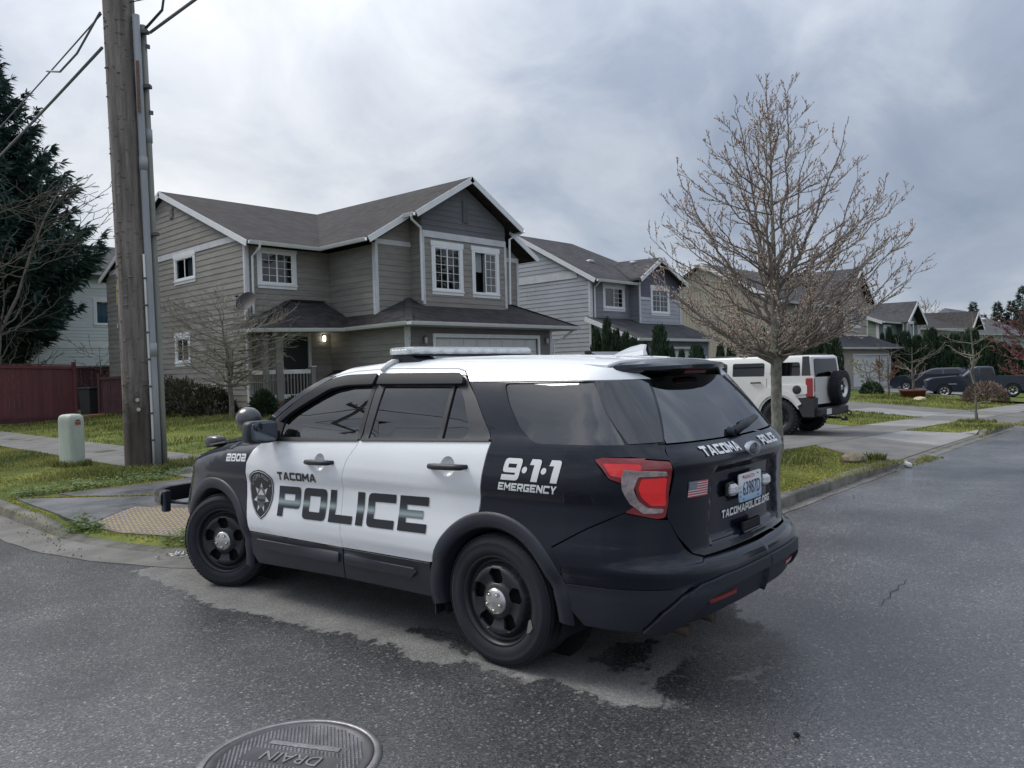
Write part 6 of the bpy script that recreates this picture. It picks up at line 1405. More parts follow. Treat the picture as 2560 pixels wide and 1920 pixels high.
h.wall((72.0,20.4), XP, FN, [(0,-1.2),(15,-1.2),(15,4.2),(0,4.2)], boards=False); h.wall((86.9,20.0), XP, FN, [(0,-1.2),(5,-1.2),(5,4.4),(2.5,5.7),(0,4.4)], [(1.7,3.4,3.0,4.3)], boards=False); h.window((86.9,20.0), XP, FN, 1.7,3.4,3.0,4.3,(1,1),0,trim=.14)
h.wall((86.9,20.0), YP, LN_, [(0,-1.2),(.4,-1.2),(.4,4.2),(0,4.2)], boards=False)
for u in (-.1,4.9): h.trimb((86.9,20.0), XP, FN, u, u+.22, -1, 4.35, .05, TRIMW, 'corner_board')
h.roofp([(71.6,19.9,4.2),(88.2,19.9,4.55),(89.4,25,6.4),(71.6,25,6.0)]); h.roofp([(87.0,19.3,4.5),(87.0,20.2,4.5),(89.4,25,6.4),(89.4,19.3,6.2)]); h.roofp([(89.4,19.3,6.2),(89.4,25,6.4),(92,20.2,4.5),(92,19.3,4.5)])
h.gutter((71.6,19.9,4.18),(87.2,19.9,4.52),(0,-1,0)); h.fascia((86.98,19.28,4.49),(89.4,19.28,6.2),h=.26); h.fascia((92.02,19.28,4.49),(89.4,19.28,6.2),h=.26)
h.wall((91.9,20.0), YP, (1,0), [(0,-1.2),(6,-1.2),(6,4.2),(0,4.2)], boards=False)
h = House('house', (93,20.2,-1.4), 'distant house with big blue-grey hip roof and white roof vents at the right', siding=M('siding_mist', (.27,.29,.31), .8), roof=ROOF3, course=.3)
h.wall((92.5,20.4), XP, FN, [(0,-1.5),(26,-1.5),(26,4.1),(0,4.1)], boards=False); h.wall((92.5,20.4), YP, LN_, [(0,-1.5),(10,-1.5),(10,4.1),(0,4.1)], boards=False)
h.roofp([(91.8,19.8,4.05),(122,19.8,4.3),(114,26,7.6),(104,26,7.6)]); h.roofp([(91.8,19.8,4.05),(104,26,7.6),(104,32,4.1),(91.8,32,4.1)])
h.gutter((91.8,19.8,4.03),(122,19.8,4.28),(0,-1,0))
for x,y,z in ((99.5,22.0,5.3),(103.2,22.0,5.3),(107,23.5,6.2),(111,23.5,6.2)): mb = MB(); mb.bbox((x,y,z+.1),(.9,.6,.3),0,.1); h.part('roof_vent', mb, M('vent_white', (.6,.61,.62), .5))
for x in (95.5,104.8): h.trimb((0,20.4), XP, FN, x, x+.3, -1, 4.0, .06, TRIMW, 'corner_board')
# ---------------------------------------------------------------- house behind the left fence
SID0 = M('siding_mint', (.55,.60,.60), .8, var=.06, vscale=1)
h = House('house', (8.0,44.0,.5), 'light grey-green house with a blue blind window behind the conifer', siding=SID0, roof=ROOF2, course=.17, group='houses behind the fence')
h.wall((6.0,44.0), XP, FN, [(0,.4),(14,.4),(14,7.2),(0,7.2)], [(8.9,10.15,4.6,5.95)], butt=0)
h.window((6.0,44.0), XP, FN, 8.95,10.1,4.65,5.9,(1,),0,split=1,head=.14,sill=.12,curtain=[(0,1,0,1,BLIND)])
h.trimb((6.0,44.0), XP, FN, 0, 14, 3.4, 3.66, .045, TRIMW); h.trimb((6.0,44.0), XP, FN, 0, 14, 6.55, 6.78, .045, TRIMW)
h.roofp([(5.5,43.5,7.2),(20.4,43.5,7.2),(20.4,49,9.6),(5.5,49,9.6)])
h.wall((20.0,44.0), YP, (1,0), [(0,.4),(10,.4),(10,7.2),(0,7.2)], boards=False)
# ================================================================ trees and shrubs
FWD = Vector((cos(CAM_YAW), sin(CAM_YAW), 0)); RGT = Vector((sin(CAM_YAW), -cos(CAM_YAW), 0))
BARK = M('bark_grey', (.085,.078,.066), .9, var=.35, vscale=14, bump=.7, bscale=55, col2=(.21,.20,.17), stretch=(1,1,.45))
TWIG = M('twig_brown', (.17,.148,.13), .85, var=.25, vscale=10)
TWIGR = M('twig_red', (.15,.07,.06), .85, var=.25, vscale=10); TWIGP = M('twig_pale', (.20,.185,.15), .85, var=.2, vscale=8)
def quad_path(a, c, b, n): return [a*(1-t)**2+c*2*t*(1-t)+b*t*t for t in [i/n for i in range(n+1)]]
def rot_away(t, ang, az):
    o = t.orthogonal().normalized(); o = Matrix.Rotation(az, 3, t)@o; return (t*cos(ang)+o*sin(ang)).normalized()
def limb(mb, tips, a, b, r, rng, sag=.1, sec=.14, ln=(.35,.75), lvl=2, sides=6, upb=.35, rmin=.004):
    L = (b-a).length
    if L < 1e-3: return
    c = a*.5+b*.5-ZU*L*sag+Vector((rng.gauss(0,.05),rng.gauss(0,.05),0))*L
    n = max(3, int(L/.22)); P = quad_path(a, c, b, n)
    P = [p+Vector((rng.gauss(0,.022),rng.gauss(0,.022),rng.gauss(0,.022)))*min(1,L)*(0 if i in (0,) else 1) for i,p in enumerate(P)]
    R = [max(rmin, r*(1-.86*i/n)) for i in range(n+1)]; mb.tube(P, R, sides, False)
    if lvl == 0: tips.append((P, R)); return
    d = sec*rng.uniform(.6,1.2)+L*(.14 if lvl > 1 else .10); k = 0
    while d < L:
        t = d/L; i = min(n-1, int(t*n)); p = P[i].lerp(P[i+1], t*n-i); tg = (P[i+1]-P[i]).normalized()
        q = rot_away(tg, rng.uniform(.45,.95), rng.uniform(0,2*pi)); q = (q+ZU*upb*rng.uniform(.2,1.2)).normalized()
        l = (ln[0]*.5+(ln[1]*1.25-ln[0]*.5)*rng.random()**1.7)*(1-.55*t)*(1.0 if lvl > 1 else .55)
        limb(mb, tips, p, p+q*l, R[i]*.55, rng, .06, sec*.8, (ln[0]*.62, ln[1]*.62), lvl-1, max(3, sides-2), upb, rmin)
        d += sec*rng.uniform(.6,1.4); k += 1
    if lvl == 1: tips.append((P[n//2:], R))
def buds(tips, rng, step, size, mat, name='buds', parent=None, tr=(0,1), jit=.35):
    Vv = []; T = []
    for P, R in tips:
        for a, b in zip(P[:-1], P[1:]):
            L = (b-a).length
            if L < 1e-4: continue
            t = (b-a)/L; d = rng.uniform(0,step)
            while d < L:
                c = a+t*d; g = (t+ZU*.6+Vector((rng.gauss(0,jit),rng.gauss(0,jit),rng.gauss(0,jit)))).normalized(); s = size*rng.uniform(.6,1.35); o = g.orthogonal().normalized(); o2 = g.cross(o); w = s*.19
                Vv += [c, c+g*s*.45+o*w, c+g*s*.45-o*w*.5+o2*w*.87, c+g*s*.45-o*w*.5-o2*w*.87, c+g*s]; T += [rng.uniform(*tr)]*5
                d += step*rng.uniform(.6,1.5)
    b = np.arange(len(Vv)//5)*5; F = np.concatenate([np.stack([b,b+i,b+j],1) for i,j in ((2,1),(3,2),(1,3))]+[np.stack([b+4,b+i,b+j],1) for i,j in ((1,2),(2,3),(3,1))])
    me = np_mesh(name, np.array([tuple(v) for v in Vv]), F); set_tint(me, T); o = link(name, me, mat, parent); o['kind'] = 'stuff'; return o
# ---------------------------------------------------------------- street tree with swelling buds
rng = random.Random(11)
TB = Vector((12.57,5.71,lot(12.57,5.71)-.03)); st = empty('street_tree', TB, 0, 'slender street tree with bare spreading branches and pale pink buds on the verge', 'tree')
mb = MB(); tr = [Vector((0,0,0)),Vector((.012,0,.12)),Vector((.0,.01,.9)),Vector((.01,0,1.68)),Vector((-.01,.01,2.6)),Vector((.0,0,3.6)),Vector((.0,.02,4.6)),Vector((-.02,0,5.4)),Vector((-.10,.02,6.0)),Vector((-.14,0,6.42))]
mb.tube(tr, [.125,.098,.088,.090,.056,.036,.022,.013,.008,.004], 14, False); trunk = mb.build('trunk', M('bark_pale', (.10,.095,.080), .9, var=.35, vscale=16, bump=.8, bscale=50, col2=(.27,.26,.22), stretch=(1,1,.6)), st)
Re = Sp([1.9,2.4,3.0,3.7,4.4,5.0,5.6,6.2],[1.35,1.8,2.1,2.2,1.95,1.5,.92,.33])
mb = MB(); tips = []
def tloc(z):
    for i in range(len(tr)-1):
        if tr[i].z <= z <= tr[i+1].z: return tr[i].lerp(tr[i+1], (z-tr[i].z)/(tr[i+1].z-tr[i].z))
    return tr[-1]
specs = [(-1.0,.15,1.62,3.3,.052),(1.0,.1,1.60,3.75,.055),(-.75,-.6,1.75,2.5,.03),(.85,-.5,1.85,2.7,.035)]
for k in range(62):
    a = 2.399963*k+.4; ze = 2.3+3.55*((k*.7548777)%1)**1.1; specs.append((cos(a), sin(a), None, ze, .027))
for k in range(9): a = .7*k; specs.append((cos(a), sin(a), 1.7+.12*k, 4.7+.16*((k*5)%9), .040))
for k in range(7): a = 2.1*k; specs.append((cos(a), sin(a), 4.9+.13*k, 5.5+.13*k, .010))
for cx_, cy_, zs_, ze, r in specs:
    d = (RGT*cx_+FWD*cy_).normalized(); R_ = float(Re(ze))*rng.uniform(.82,1.08)
    if zs_ is None: zs_ = max(1.75, ze-R_*rng.uniform(.55,.85))
    a = tloc(zs_); b = Vector((0,0,ze))+d*R_; limb(mb, tips, a, b, r*(1.15-.12*zs_), rng, .13, .088, (.26,.62), 2, 6, .5, .0030)
lead = [tr[-4],tr[-3],tr[-2],tr[-1]]; tips.append((lead,[.01]*4))
crown = mb.build('crown', TWIG, st)
buds(tips, rng, .034, .046, tintmat('bud_pink', (.42,.32,.26), (.66,.56,.47), .8, .25), 'buds', crown)
# ---------------------------------------------------------------- other bare trees
def bare_tree(name, loc, H, R, label, mat=TWIG, seed=1, n=14, r0=.07, lvl=2, sec=.2, ln=(.4,.9), low=.25, bud=None, stems=1, lean=(0,0), cat='tree', group=None, bark=None, rmin=.005, droop=.0):
    rg = random.Random(seed); t = empty(name, loc, 0, label, cat, group); mb = MB(); tips = []; mt = MB()
    for s in range(stems):
        a0 = rg.uniform(0,6.28); le = Vector((lean[0],lean[1],0))+(Vector((cos(a0),sin(a0),0))*R*.35 if stems > 1 else Vector((0,0,0)))
        P = [Vector((0,0,-.05))+Vector((cos(a0),sin(a0),0))*(.05*stems if stems > 1 else 0)]
        for i in range(1,7): u = i/6; P.append(Vector((rg.gauss(0,.03)*H*.3, rg.gauss(0,.03)*H*.3, H*.9*u))*1.0+le*u*u)
        mt.tube(P, [max(rmin, r0*(1-.9*i/6)) for i in range(7)], 8, False)
        for k in range(n):
            u = low+(1-low)*((k*.7548777)%1); i = min(5,int(u*6)); p = P[i].lerp(P[i+1], u*6-i); a = 2.4*k+rg.uniform(-.4,.4)
            prof = sin(pi*min(1,(u-low*.3)/(1.05-low*.3)))**.6; rr = R*prof*rg.uniform(.75,1.05)
            e = p+Vector((cos(a)*rr, sin(a)*rr, rr*rg.uniform(.25,.8)-droop*rr))
            if e.z > H: e.z = H-rg.random()*.2
            limb(mb, tips, p, e, r0*.55*(1.1-u), rg, .10-droop*.3, sec, ln, lvl, 5, .4-droop, rmin)
    mt.build('trunk', bark or BARK, t); c = mb.build('crown', mat, t)
    if bud: buds(tips, rg, bud[0], bud[1], bud[2], bud[3] if len(bud) > 3 else 'buds', c)
    return t
bt = (11.05,21.75); bare_tree('bare_tree', (*bt,lot(*bt)), 3.7, 2.25, 'small bare tree with tangled grey twigs in front of the taupe house wall', TWIGP, 21, 62, .085, 2, .10, (.3,.85), .28, None, 1, (-.25,.1), bark=BARK, rmin=.0045, droop=.25)
bare_tree('bare_tree', (7.83,33.3,lot(7.83,33.3)), 10.2, 4.6, 'tall bare grey-green tree in front of the dark conifer at the left', M('twig_olive', (.075,.072,.054), .85, var=.2, vscale=8), 5, 18, .10, 2, .55, (.8,1.9), .10, None, 3, (.9,-.5), rmin=.011)
bare_tree('bare_shrub', (12.2,35.5,.5), 2.9, 1.7, 'reddish bare twiggy shrub behind the utility pole', TWIGR, 8, 12, .05, 2, .22, (.4,.9), .2, None, 1, cat='shrub', rmin=.008)
bare_tree('bare_tree', (41.9,13.1,lot(41.9,13.1)), 1.9, .75, 'small orange-tipped bare shrub beside the white garage door', TWIG, 14, 10, .05, 2, .10, (.2,.5), .45, (.06,.09,tintmat('leaf_rust', (.13,.05,.03), (.26,.12,.07), .8, .2),'leaves'), 2, cat='shrub', rmin=.006)
bare_tree('bare_tree', (44.6,15.0,lot(44.6,15)), 1.9, .95, 'airy shrub with pale cream-green leaves by the far garage', TWIG, 15, 12, .05, 2, .14, (.3,.6), .25, (.09,.12,tintmat('leaf_cream', (.22,.26,.12), (.52,.52,.38), .8, .2),'leaves'), 2, cat='shrub', rmin=.006)
bare_tree('bare_tree', (44.5,9.9,lot(44.5,9.9)), 4.6, 1.7, 'young grey bare tree standing beside the brown hedge mound', TWIGP, 17, 14, .09, 2, .25, (.4,1.0), .35, None, 1, rmin=.008)
bare_tree('bare_tree', (26.0,5.72,lot(26,5.72)), 1.15, .45, 'dead stump with thin shoots on the verge near the kerb', TWIGP, 18, 6, .055, 1, .3, (.3,.6), .05, None, 1, cat='stump', rmin=.005)
pot = Vector((42.7,12.2,lot(42.7,12.2)))
pt = empty('planter', pot, 0, 'low dark red planter box holding a bare tree on the far lawn', 'planter'); mb = MB(); mb.lathe([(0,0),(.52,0),(.60,.34),(.66,.34),(.66,.42),(.58,.42),(.56,.36),(0,.36)], 20); mb.build('pot', M('planter_red', (.15,.045,.035), .6, var=.2, vscale=5), pt)
bare_tree('bare_tree', (pot.x,pot.y,pot.z+.36), 2.5, 1.75, 'bare spreading tree growing in the dark red planter', TWIG, 23, 13, .075, 2, .22, (.4,.9), .22, None, 1, rmin=.007)
pm = O_ = Vector((0,0,0))
def at_depth(px, dep): lat = (px-1280)/1943.9*dep; v = FWD*dep+RGT*lat; return (v.x, v.y)
q = at_depth(2590, 44); bare_tree('plum_tree', (*q,lot(*q)), 5.4, 2.6, 'purple-red budding plum tree at the right edge', TWIGR, 31, 36, .11, 2, .24, (.5,1.1), .15, (.075,.14,tintmat('bud_plum', (.17,.06,.065), (.30,.13,.13), .8, .2)), 1, rmin=.009)
for i,(px,dep,H,R) in enumerate(((2318,150,16.5,4.2),(2365,165,15,4.0),(2400,150,13.0,4.2),(2285,170,14,3.6),(2425,150,11,3.2))):
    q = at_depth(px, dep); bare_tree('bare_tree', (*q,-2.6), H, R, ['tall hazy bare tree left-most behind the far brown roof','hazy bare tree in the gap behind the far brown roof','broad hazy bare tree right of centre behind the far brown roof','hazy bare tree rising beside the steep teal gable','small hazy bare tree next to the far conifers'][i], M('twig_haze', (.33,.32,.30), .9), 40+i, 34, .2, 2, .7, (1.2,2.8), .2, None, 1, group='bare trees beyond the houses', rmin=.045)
# brown mound of twigs
def twig_mound(name, c, rx, ry, H, n, label, mat, seed, sz=.16, cat='shrub'):
    rg = np.random.default_rng(seed); t = empty(name, (c[0],c[1],lot(*c)), 0, label, cat)
    u = rg.normal(size=(n,3)); u /= np.linalg.norm(u,axis=1,keepdims=True); u[:,2] = np.abs(u[:,2]); rr = rg.uniform(.55,1.0,(n,1))**.5
    P = u*rr*np.array([rx,ry,H]); d = u+rg.normal(0,.5,(n,3)); d[:,2] += .4; d /= np.linalg.norm(d,axis=1,keepdims=True)
    s = np.cross(d, rg.normal(size=(n,3))); s /= np.linalg.norm(s,axis=1,keepdims=True); L = sz*rg.uniform(.5,1.5,(n,1)); w = L*rg.uniform(.10,.3,(n,1))
    V = np.stack([P-s*w*.5, P+d*L*.5-s*w, P+d*L, P+d*L*.5+s*w],1).reshape(-1,3); b = np.arange(n)*4
    me = np_mesh('foliage', V, np.stack([b,b+1,b+2,b+3],1)); set_tint(me, np.repeat(np.clip(rg.normal(.5,.25,n)+.3*(P[:,2]/H-.5),0,1),4)); o = link('foliage', me, mat, t); o['kind'] = 'stuff'
    mb = MB(); 
    for k in range(5): a = k*1.26; mb.tube([(0,0,-.05),(rx*.3*cos(a),ry*.3*sin(a),H*.4),(rx*.6*cos(a),ry*.6*sin(a),H*.75)], [.03,.02,.008], 5, False)
    mb.build('stems', BARK, t); return t
EVG = tintmat('leaf_evergreen', (.012,.026,.014), (.05,.085,.04), .6, .1); MIXB = tintmat('leaf_mixed', (.018,.022,.016), (.085,.075,.05), .8, .1); BRN = tintmat('twig_mound', (.09,.062,.05), (.24,.18,.145), .9, .1)
twig_mound('brown_shrub', (43.7,9.2), 2.0, .9, .95, 2000, 'wide low brown leafless hedge mound in front of the pickup truck', BRN, 3)
twig_mound('clipped_hedge', (43.9,14.6), 1.1, .45, .62, 1500, 'low clipped green hedge by the white garage door', EVG, 4, .12)
for i,(x,y,rx,H,l) in enumerate(((11.3,23.6,.75,1.05,'dark tangled bush against the taupe wall nearest the porch'),(11.2,25.2,.9,1.35,'dark tangled bush against the taupe wall below the lower window'),(11.3,27.0,1.0,1.5,'dark tangled bush against the taupe wall farthest along'),(11.85,21.35,.36,.72,'dark leafy bush at the corner post of the porch'),(13.0,21.3,.36,.40,'low dark bush in front of the porch base'))):
    twig_mound('evergreen_bush', (x,y), rx, rx, H*(.85 if i < 3 else 1), 1500, l, MIXB if i < 3 else EVG, 50+i, .14)
# ---------------------------------------------------------------- arborvitae
def arb_mesh(seed, n=1900):
    rg = np.random.default_rng(seed); z = rg.uniform(0,1,n)**.85; a = rg.uniform(0,2*pi,n); lob = 1+.16*np.sin(a*3+seed+z*5)+.10*np.sin(a*5+z*9)
    R = .5*np.sin(np.pi*np.clip(.18+.82*(1-z)**.75,0,1)*.5)*lob*np.where(z<.08,.8,1); r = R*rg.uniform(.72,1.03,n)
    P = np.stack([r*np.cos(a), r*np.sin(a), z*.98],1); d = np.stack([np.cos(a)*.45,np.sin(a)*.45,np.ones(n)],1)+rg.normal(0,.25,(n,3)); d /= np.linalg.norm(d,axis=1,keepdims=True)
    s = np.cross(d, np.stack([np.cos(a),np.sin(a),np.zeros(n)],1))+rg.normal(0,.4,(n,3)); s /= np.linalg.norm(s,axis=1,keepdims=True); L = rg.uniform(.05,.12,(n,1)); w = L*rg.uniform(.22,.45,(n,1))
    V = np.stack([P-s*w*.4, P+d*L*.5-s*w, P+d*L, P+d*L*.5+s*w],1).reshape(-1,3); b = np.arange(n)*4
    me = np_mesh('foliage', V, np.stack([b,b+1,b+2,b+3],1)); set_tint(me, np.repeat(np.clip(rg.normal(.45,.28,n)+.35*(r/np.maximum(R,1e-3)-.9)*4,0,1),4)); me.materials.append(tintmat('leaf_arbor', (.010,.024,.013), (.048,.080,.038), .65, .12))
    mb = MB(); mb.lathe([(.02,0),(.40,.03),(.40,.25),(.30,.55),(.16,.8),(.02,.93)], 10); m2 = bpy.data.meshes.new('core'); m2.from_pydata(mb.v, [], mb.f); m2.materials.append(M('arbor_core', (.008,.014,.009), .95)); return me, m2
AM = [arb_mesh(s) for s in (1,2,3)]
arbs = []
def arb(x, y, top, w, label, group, g=None):
    g = lot(x,y) if g is None else g; o = empty('arborvitae', (x,y,g-.05), random.uniform(0,6), label, 'shrub', group); o.scale = (w,w,top-g+.05)
    a, c = AM[len(arbs)%3]; link('foliage', a, None, o); link('stem_core', c, None, o); arbs.append(o)
G1 = 'arborvitae between the taupe and blue-grey houses'
for x,y,t_,w,l in ((24.6,18.47,3.02,.62,'left-most arborvitae against the pale blue-grey side wall'),(24.6,17.99,3.42,.60,'tallest narrow arborvitae against the pale blue-grey side wall'),(24.6,17.55,2.97,.58,'third arborvitae from the left in the dense clump before the pale blue-grey house'),(24.6,17.10,2.84,.55,'fourth arborvitae from the left before the pale blue-grey house'),(24.6,16.75,2.64,.58,'arborvitae right of the dense clump, left of the white roof antenna'),(24.6,16.31,2.46,.55,'short arborvitae just right of the white roof antenna'),(24.6,15.62,3.0,.85,'broad pointed arborvitae right of the white roof antenna'),(24.6,15.14,2.24,.50,'low arborvitae beside the broad pointed one'),(24.6,14.71,2.11,.42,'tiny pointed arborvitae in front of the blue-grey garage door'),(24.6,14.10,2.25,.80,'rounded arborvitae in front of the blue-grey garage door'),(30.0,16.06,2.38,.55,'small pointed arborvitae left of the pair at the tan wall foot'),(30.0,15.58,2.34,.62,'small rounded arborvitae right of the pair at the tan wall foot')): arb(x,y,t_,w,l,G1)
for i,(y,t_,w) in enumerate(((18.48,3.3,1.0),(17.9,3.05,1.0),(17.3,2.95,1.0),(16.8,2.85,.95),(16.4,2.65,.9),(16.0,2.6,.9),(15.5,2.68,1.0),(14.82,2.85,1.15))): arb(39.0,y,t_,w,'dark arborvitae in the row above the white SUV roof, %s from the left'%['first','second','third','fourth','fifth','sixth','seventh','eighth'][i],'arborvitae row beyond the white SUV')
for i,(y,t_,w) in enumerate(((19.62,3.45,.6),(19.14,3.85,.8),(18.73,3.3,.7),(18.03,3.5,1.3),(17.25,3.15,1.25),(16.35,3.6,1.6),(15.57,3.1,1.3),(14.79,3.15,1.3),(13.70,3.4,1.6),(12.72,2.9,1.5),(11.85,2.4,1.6),(11.07,2.2,1.6),(10.2,2.1,1.6))): arb(61.5,y,t_,w,'tall arborvitae of the far hedge, %s from the left'%['first','second','third','fourth','fifth','sixth','seventh','eighth','ninth','tenth','eleventh','twelfth','thirteenth'][i],'far arborvitae hedge')
for i,(y,t_,w) in enumerate(((17.6,2.3,1.7),(16.7,2.1,1.7),(15.9,2.1,1.7),(15.1,2.0,1.7),(14.2,1.9,1.7),(13.3,1.8,1.7))): arb(60.6,y,t_,w,'low arborvitae at the foot of the far hedge, %s from the left'%['first','second','third','fourth','fifth','sixth'][i],'low arborvitae of the far hedge')
# ---------------------------------------------------------------- conifers
def conifer_mesh(H, R, seed, zlow, dens=1.0, leaf=.42, tipup=.35, power=.85, low_=.8):
    rg = np.random.default_rng(seed); VV = []; TT = []; z = zlow; mb = MB(); lev = 0
    while z < H*.985:
        f = (z-zlow)/(H-zlow); Rz = R*(1-f)**power*(low_+(1-low_)*min(1,(z-zlow)/(1.5 if low_ > .7 else 3.6))); nb = max(4, int((5+9*(1-f))*dens))
        for k in range(nb):
            a = 2*pi*(k+rg.random())/nb+lev*.7; L = Rz*rg.uniform(.68,1.12); n = max(3, int(L/.35))
            ts = np.linspace(0,1,n+1); dz = (-.10*np.sin(ts*pi*.9)+tipup*ts**2.4)*L*rg.uniform(.5,1.1)+.12*L*ts
            dirv = np.array([cos(a),sin(a)]); pts = np.stack([dirv[0]*L*ts, dirv[1]*L*ts, z+dz],1)
            if k%2 == 0: mb.tube([tuple(p) for p in pts], [max(.006,.05*(1-t)*(1-f)+.004) for t in ts], 4, False)
            m = int((6+L*13)*dens)
            t = rg.uniform(.12,1,m)**.8; c = np.stack([np.interp(t,ts,pts[:,i]) for i in range(3)],1)
            sd = np.stack([-np.sin(a)*np.ones(m), np.cos(a)*np.ones(m), np.zeros(m)],1)*rg.choice([-1,1],m)[:,None]
            d = np.stack([np.full(m,dirv[0]),np.full(m,dirv[1]),np.full(m,.28)],1)*rg.uniform(.5,1.2,(m,1))+sd*rg.uniform(.1,.9,(m,1))+rg.normal(0,.16,(m,3)); d /= np.linalg.norm(d,axis=1,keepdims=True)
            off = sd*(rg.uniform(0,.22,(m,1))*L*(1-t[:,None])*.6)+np.array([0,0,1])*rg.normal(0,.05,(m,1)); c = c+off
            for j in range(4):
                dj = d+rg.normal(0,.34,(m,3)); dj[:,2] -= .06; dj /= np.linalg.norm(dj,axis=1,keepdims=True); s = np.cross(dj, rg.normal(size=(m,3))+np.array([0,0,1.2])); s /= np.linalg.norm(s,axis=1,keepdims=True)
                Ls = leaf*rg.uniform(.45,1.2,(m,1))*(1-.35*f); w = Ls*rg.uniform(.07,.13,(m,1)); droop = np.array([0,0,-1])*Ls*.12
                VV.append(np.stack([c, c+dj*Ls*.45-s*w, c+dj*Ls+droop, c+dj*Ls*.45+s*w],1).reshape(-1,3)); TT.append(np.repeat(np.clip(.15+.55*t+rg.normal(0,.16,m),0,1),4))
        z += .34*(1-.45*f)/max(.6,dens)*max(1,H/16); lev += 1
    V = np.concatenate(VV); b = np.arange(len(V)//4)*4; me = np_mesh('foliage', V, np.stack([b,b+1,b+2,b+3],1)); set_tint(me, np.concatenate(TT)); return me, mb
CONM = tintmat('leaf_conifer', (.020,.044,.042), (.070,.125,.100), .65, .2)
def conifer(name, loc, H, R, seed, label, zlow=2.2, group=None, **k):
    t = empty(name, loc, seed*1.3, label, 'tree', group); me, mb = conifer_mesh(H, R, seed, zlow, **k); o = link('crown', me, CONM, t); mb.build('branches', BARK, t)
    m2 = MB(); m2.tube([(0,0,-.2),(0,0,H*.5),(0,0,H*.97)], [.03*H*.6,.016*H*.6,.01], 8, False); m2.build('trunk', BARK, t); return t
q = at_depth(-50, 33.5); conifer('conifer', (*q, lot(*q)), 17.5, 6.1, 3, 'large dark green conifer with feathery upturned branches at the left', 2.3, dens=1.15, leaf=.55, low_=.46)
for i,(px,dep,H,R) in enumerate(((2437,170,16.6,2.9),(2462,180,14.6,2.2),(2497,165,16.2,3.6),(2532,165,16.4,3.4),(2560,160,19.0,3.4),(2580,150,17,3.4))):
    q = at_depth(px, dep); conifer('conifer', (*q,-3.0), H, R, 10+i, ['spiky far conifer left-most of the far row','small far conifer, second in the far row','broad far conifer, third in the far row','far conifer beside the red plum tree, fourth in the far row','tallest far conifer above the plum tree at the right edge','far conifer at the extreme right edge'][i], 1.0, 'far conifers', dens=.42, leaf=1.3, tipup=.1, power=.75)
# trees across the street, behind the photographer: seen only as reflections in the car
for i,(x,y,H,R) in enumerate(((34,-9,12.5,3.0),(39,-13,14.5,3.6),(45,-12,13,3.2),(52,-16,16,3.8))): conifer('conifer', (x,y,base(x)), H, R, 60+i, 'conifer across the street mirrored in the police car rear window, number %s'%['one','two','three','four'][i], 1.5, 'conifers across the street', dens=.45, leaf=.9, tipup=.2)
# ================================================================ other vehicles
def inset(poly, b):
    n = len(poly); o = []
    for i in range(n):
        p, a, c = Vector(poly[i]), Vector(poly[i-1]), Vector(poly[(i+1)%n]); d1 = (p-a).normalized(); d2 = (c-p).normalized()
        n1 = Vector((-d1.y,d1.x)); n2 = Vector((-d2.y,d2.x)); m = n1+n2
        if m.length < .2: m = n1
        m.normalize(); k = min(2.0, 1/max(.4, m.dot(n1))); o.append(tuple(p+m*b*k))
    return o
def body(name, poly, w, b, mat, parent, taper=None, smooth=True):
    """side profile (ccw in x,z) spanning the width, rounded edges"""
    tp = taper or (lambda x,z: 1.0); L1 = inset(poly, b*.35); L2 = inset(poly, b); lay = [(L2,-w),(L1,-w+b*.35),(poly,-w+b),(poly,w-b),(L1,w-b*.35),(L2,w)]; V = []; n = len(poly)
    for L, y in lay: V += [(x, y*tp(x,z), z) for x,z in L]
    F = [tuple(range(n)), tuple(range(6*n-1,5*n-1,-1))]
    for k in range(5):
        for i in range(n): j = (i+1)%n; F.append((k*n+i,(k+1)*n+i,(k+1)*n+j,k*n+j))
    return link(name, np_mesh(name, V, F, False, 35), mat, parent)
def sidep(name, poly, y, t, mat, parent, tp=None, both=True):
    tp = tp or (lambda x,z: 1.0); r = None
    for s in ((1,-1) if both else (1,)):
        mb = MB(); mb.prism(poly if s < 0 else poly, lambda u,v,d: (u, s*(y*tp(u,v)+d), v), -.01, t); r = mb.build(name, mat, parent) if s == 1 else mb.build(name, mat, parent)
    return r
def arcp(cx, cz, r, a0, a1, n=12): return [(cx+r*cos(radians(a)), cz+r*sin(radians(a))) for a in np.linspace(a0,a1,n)]
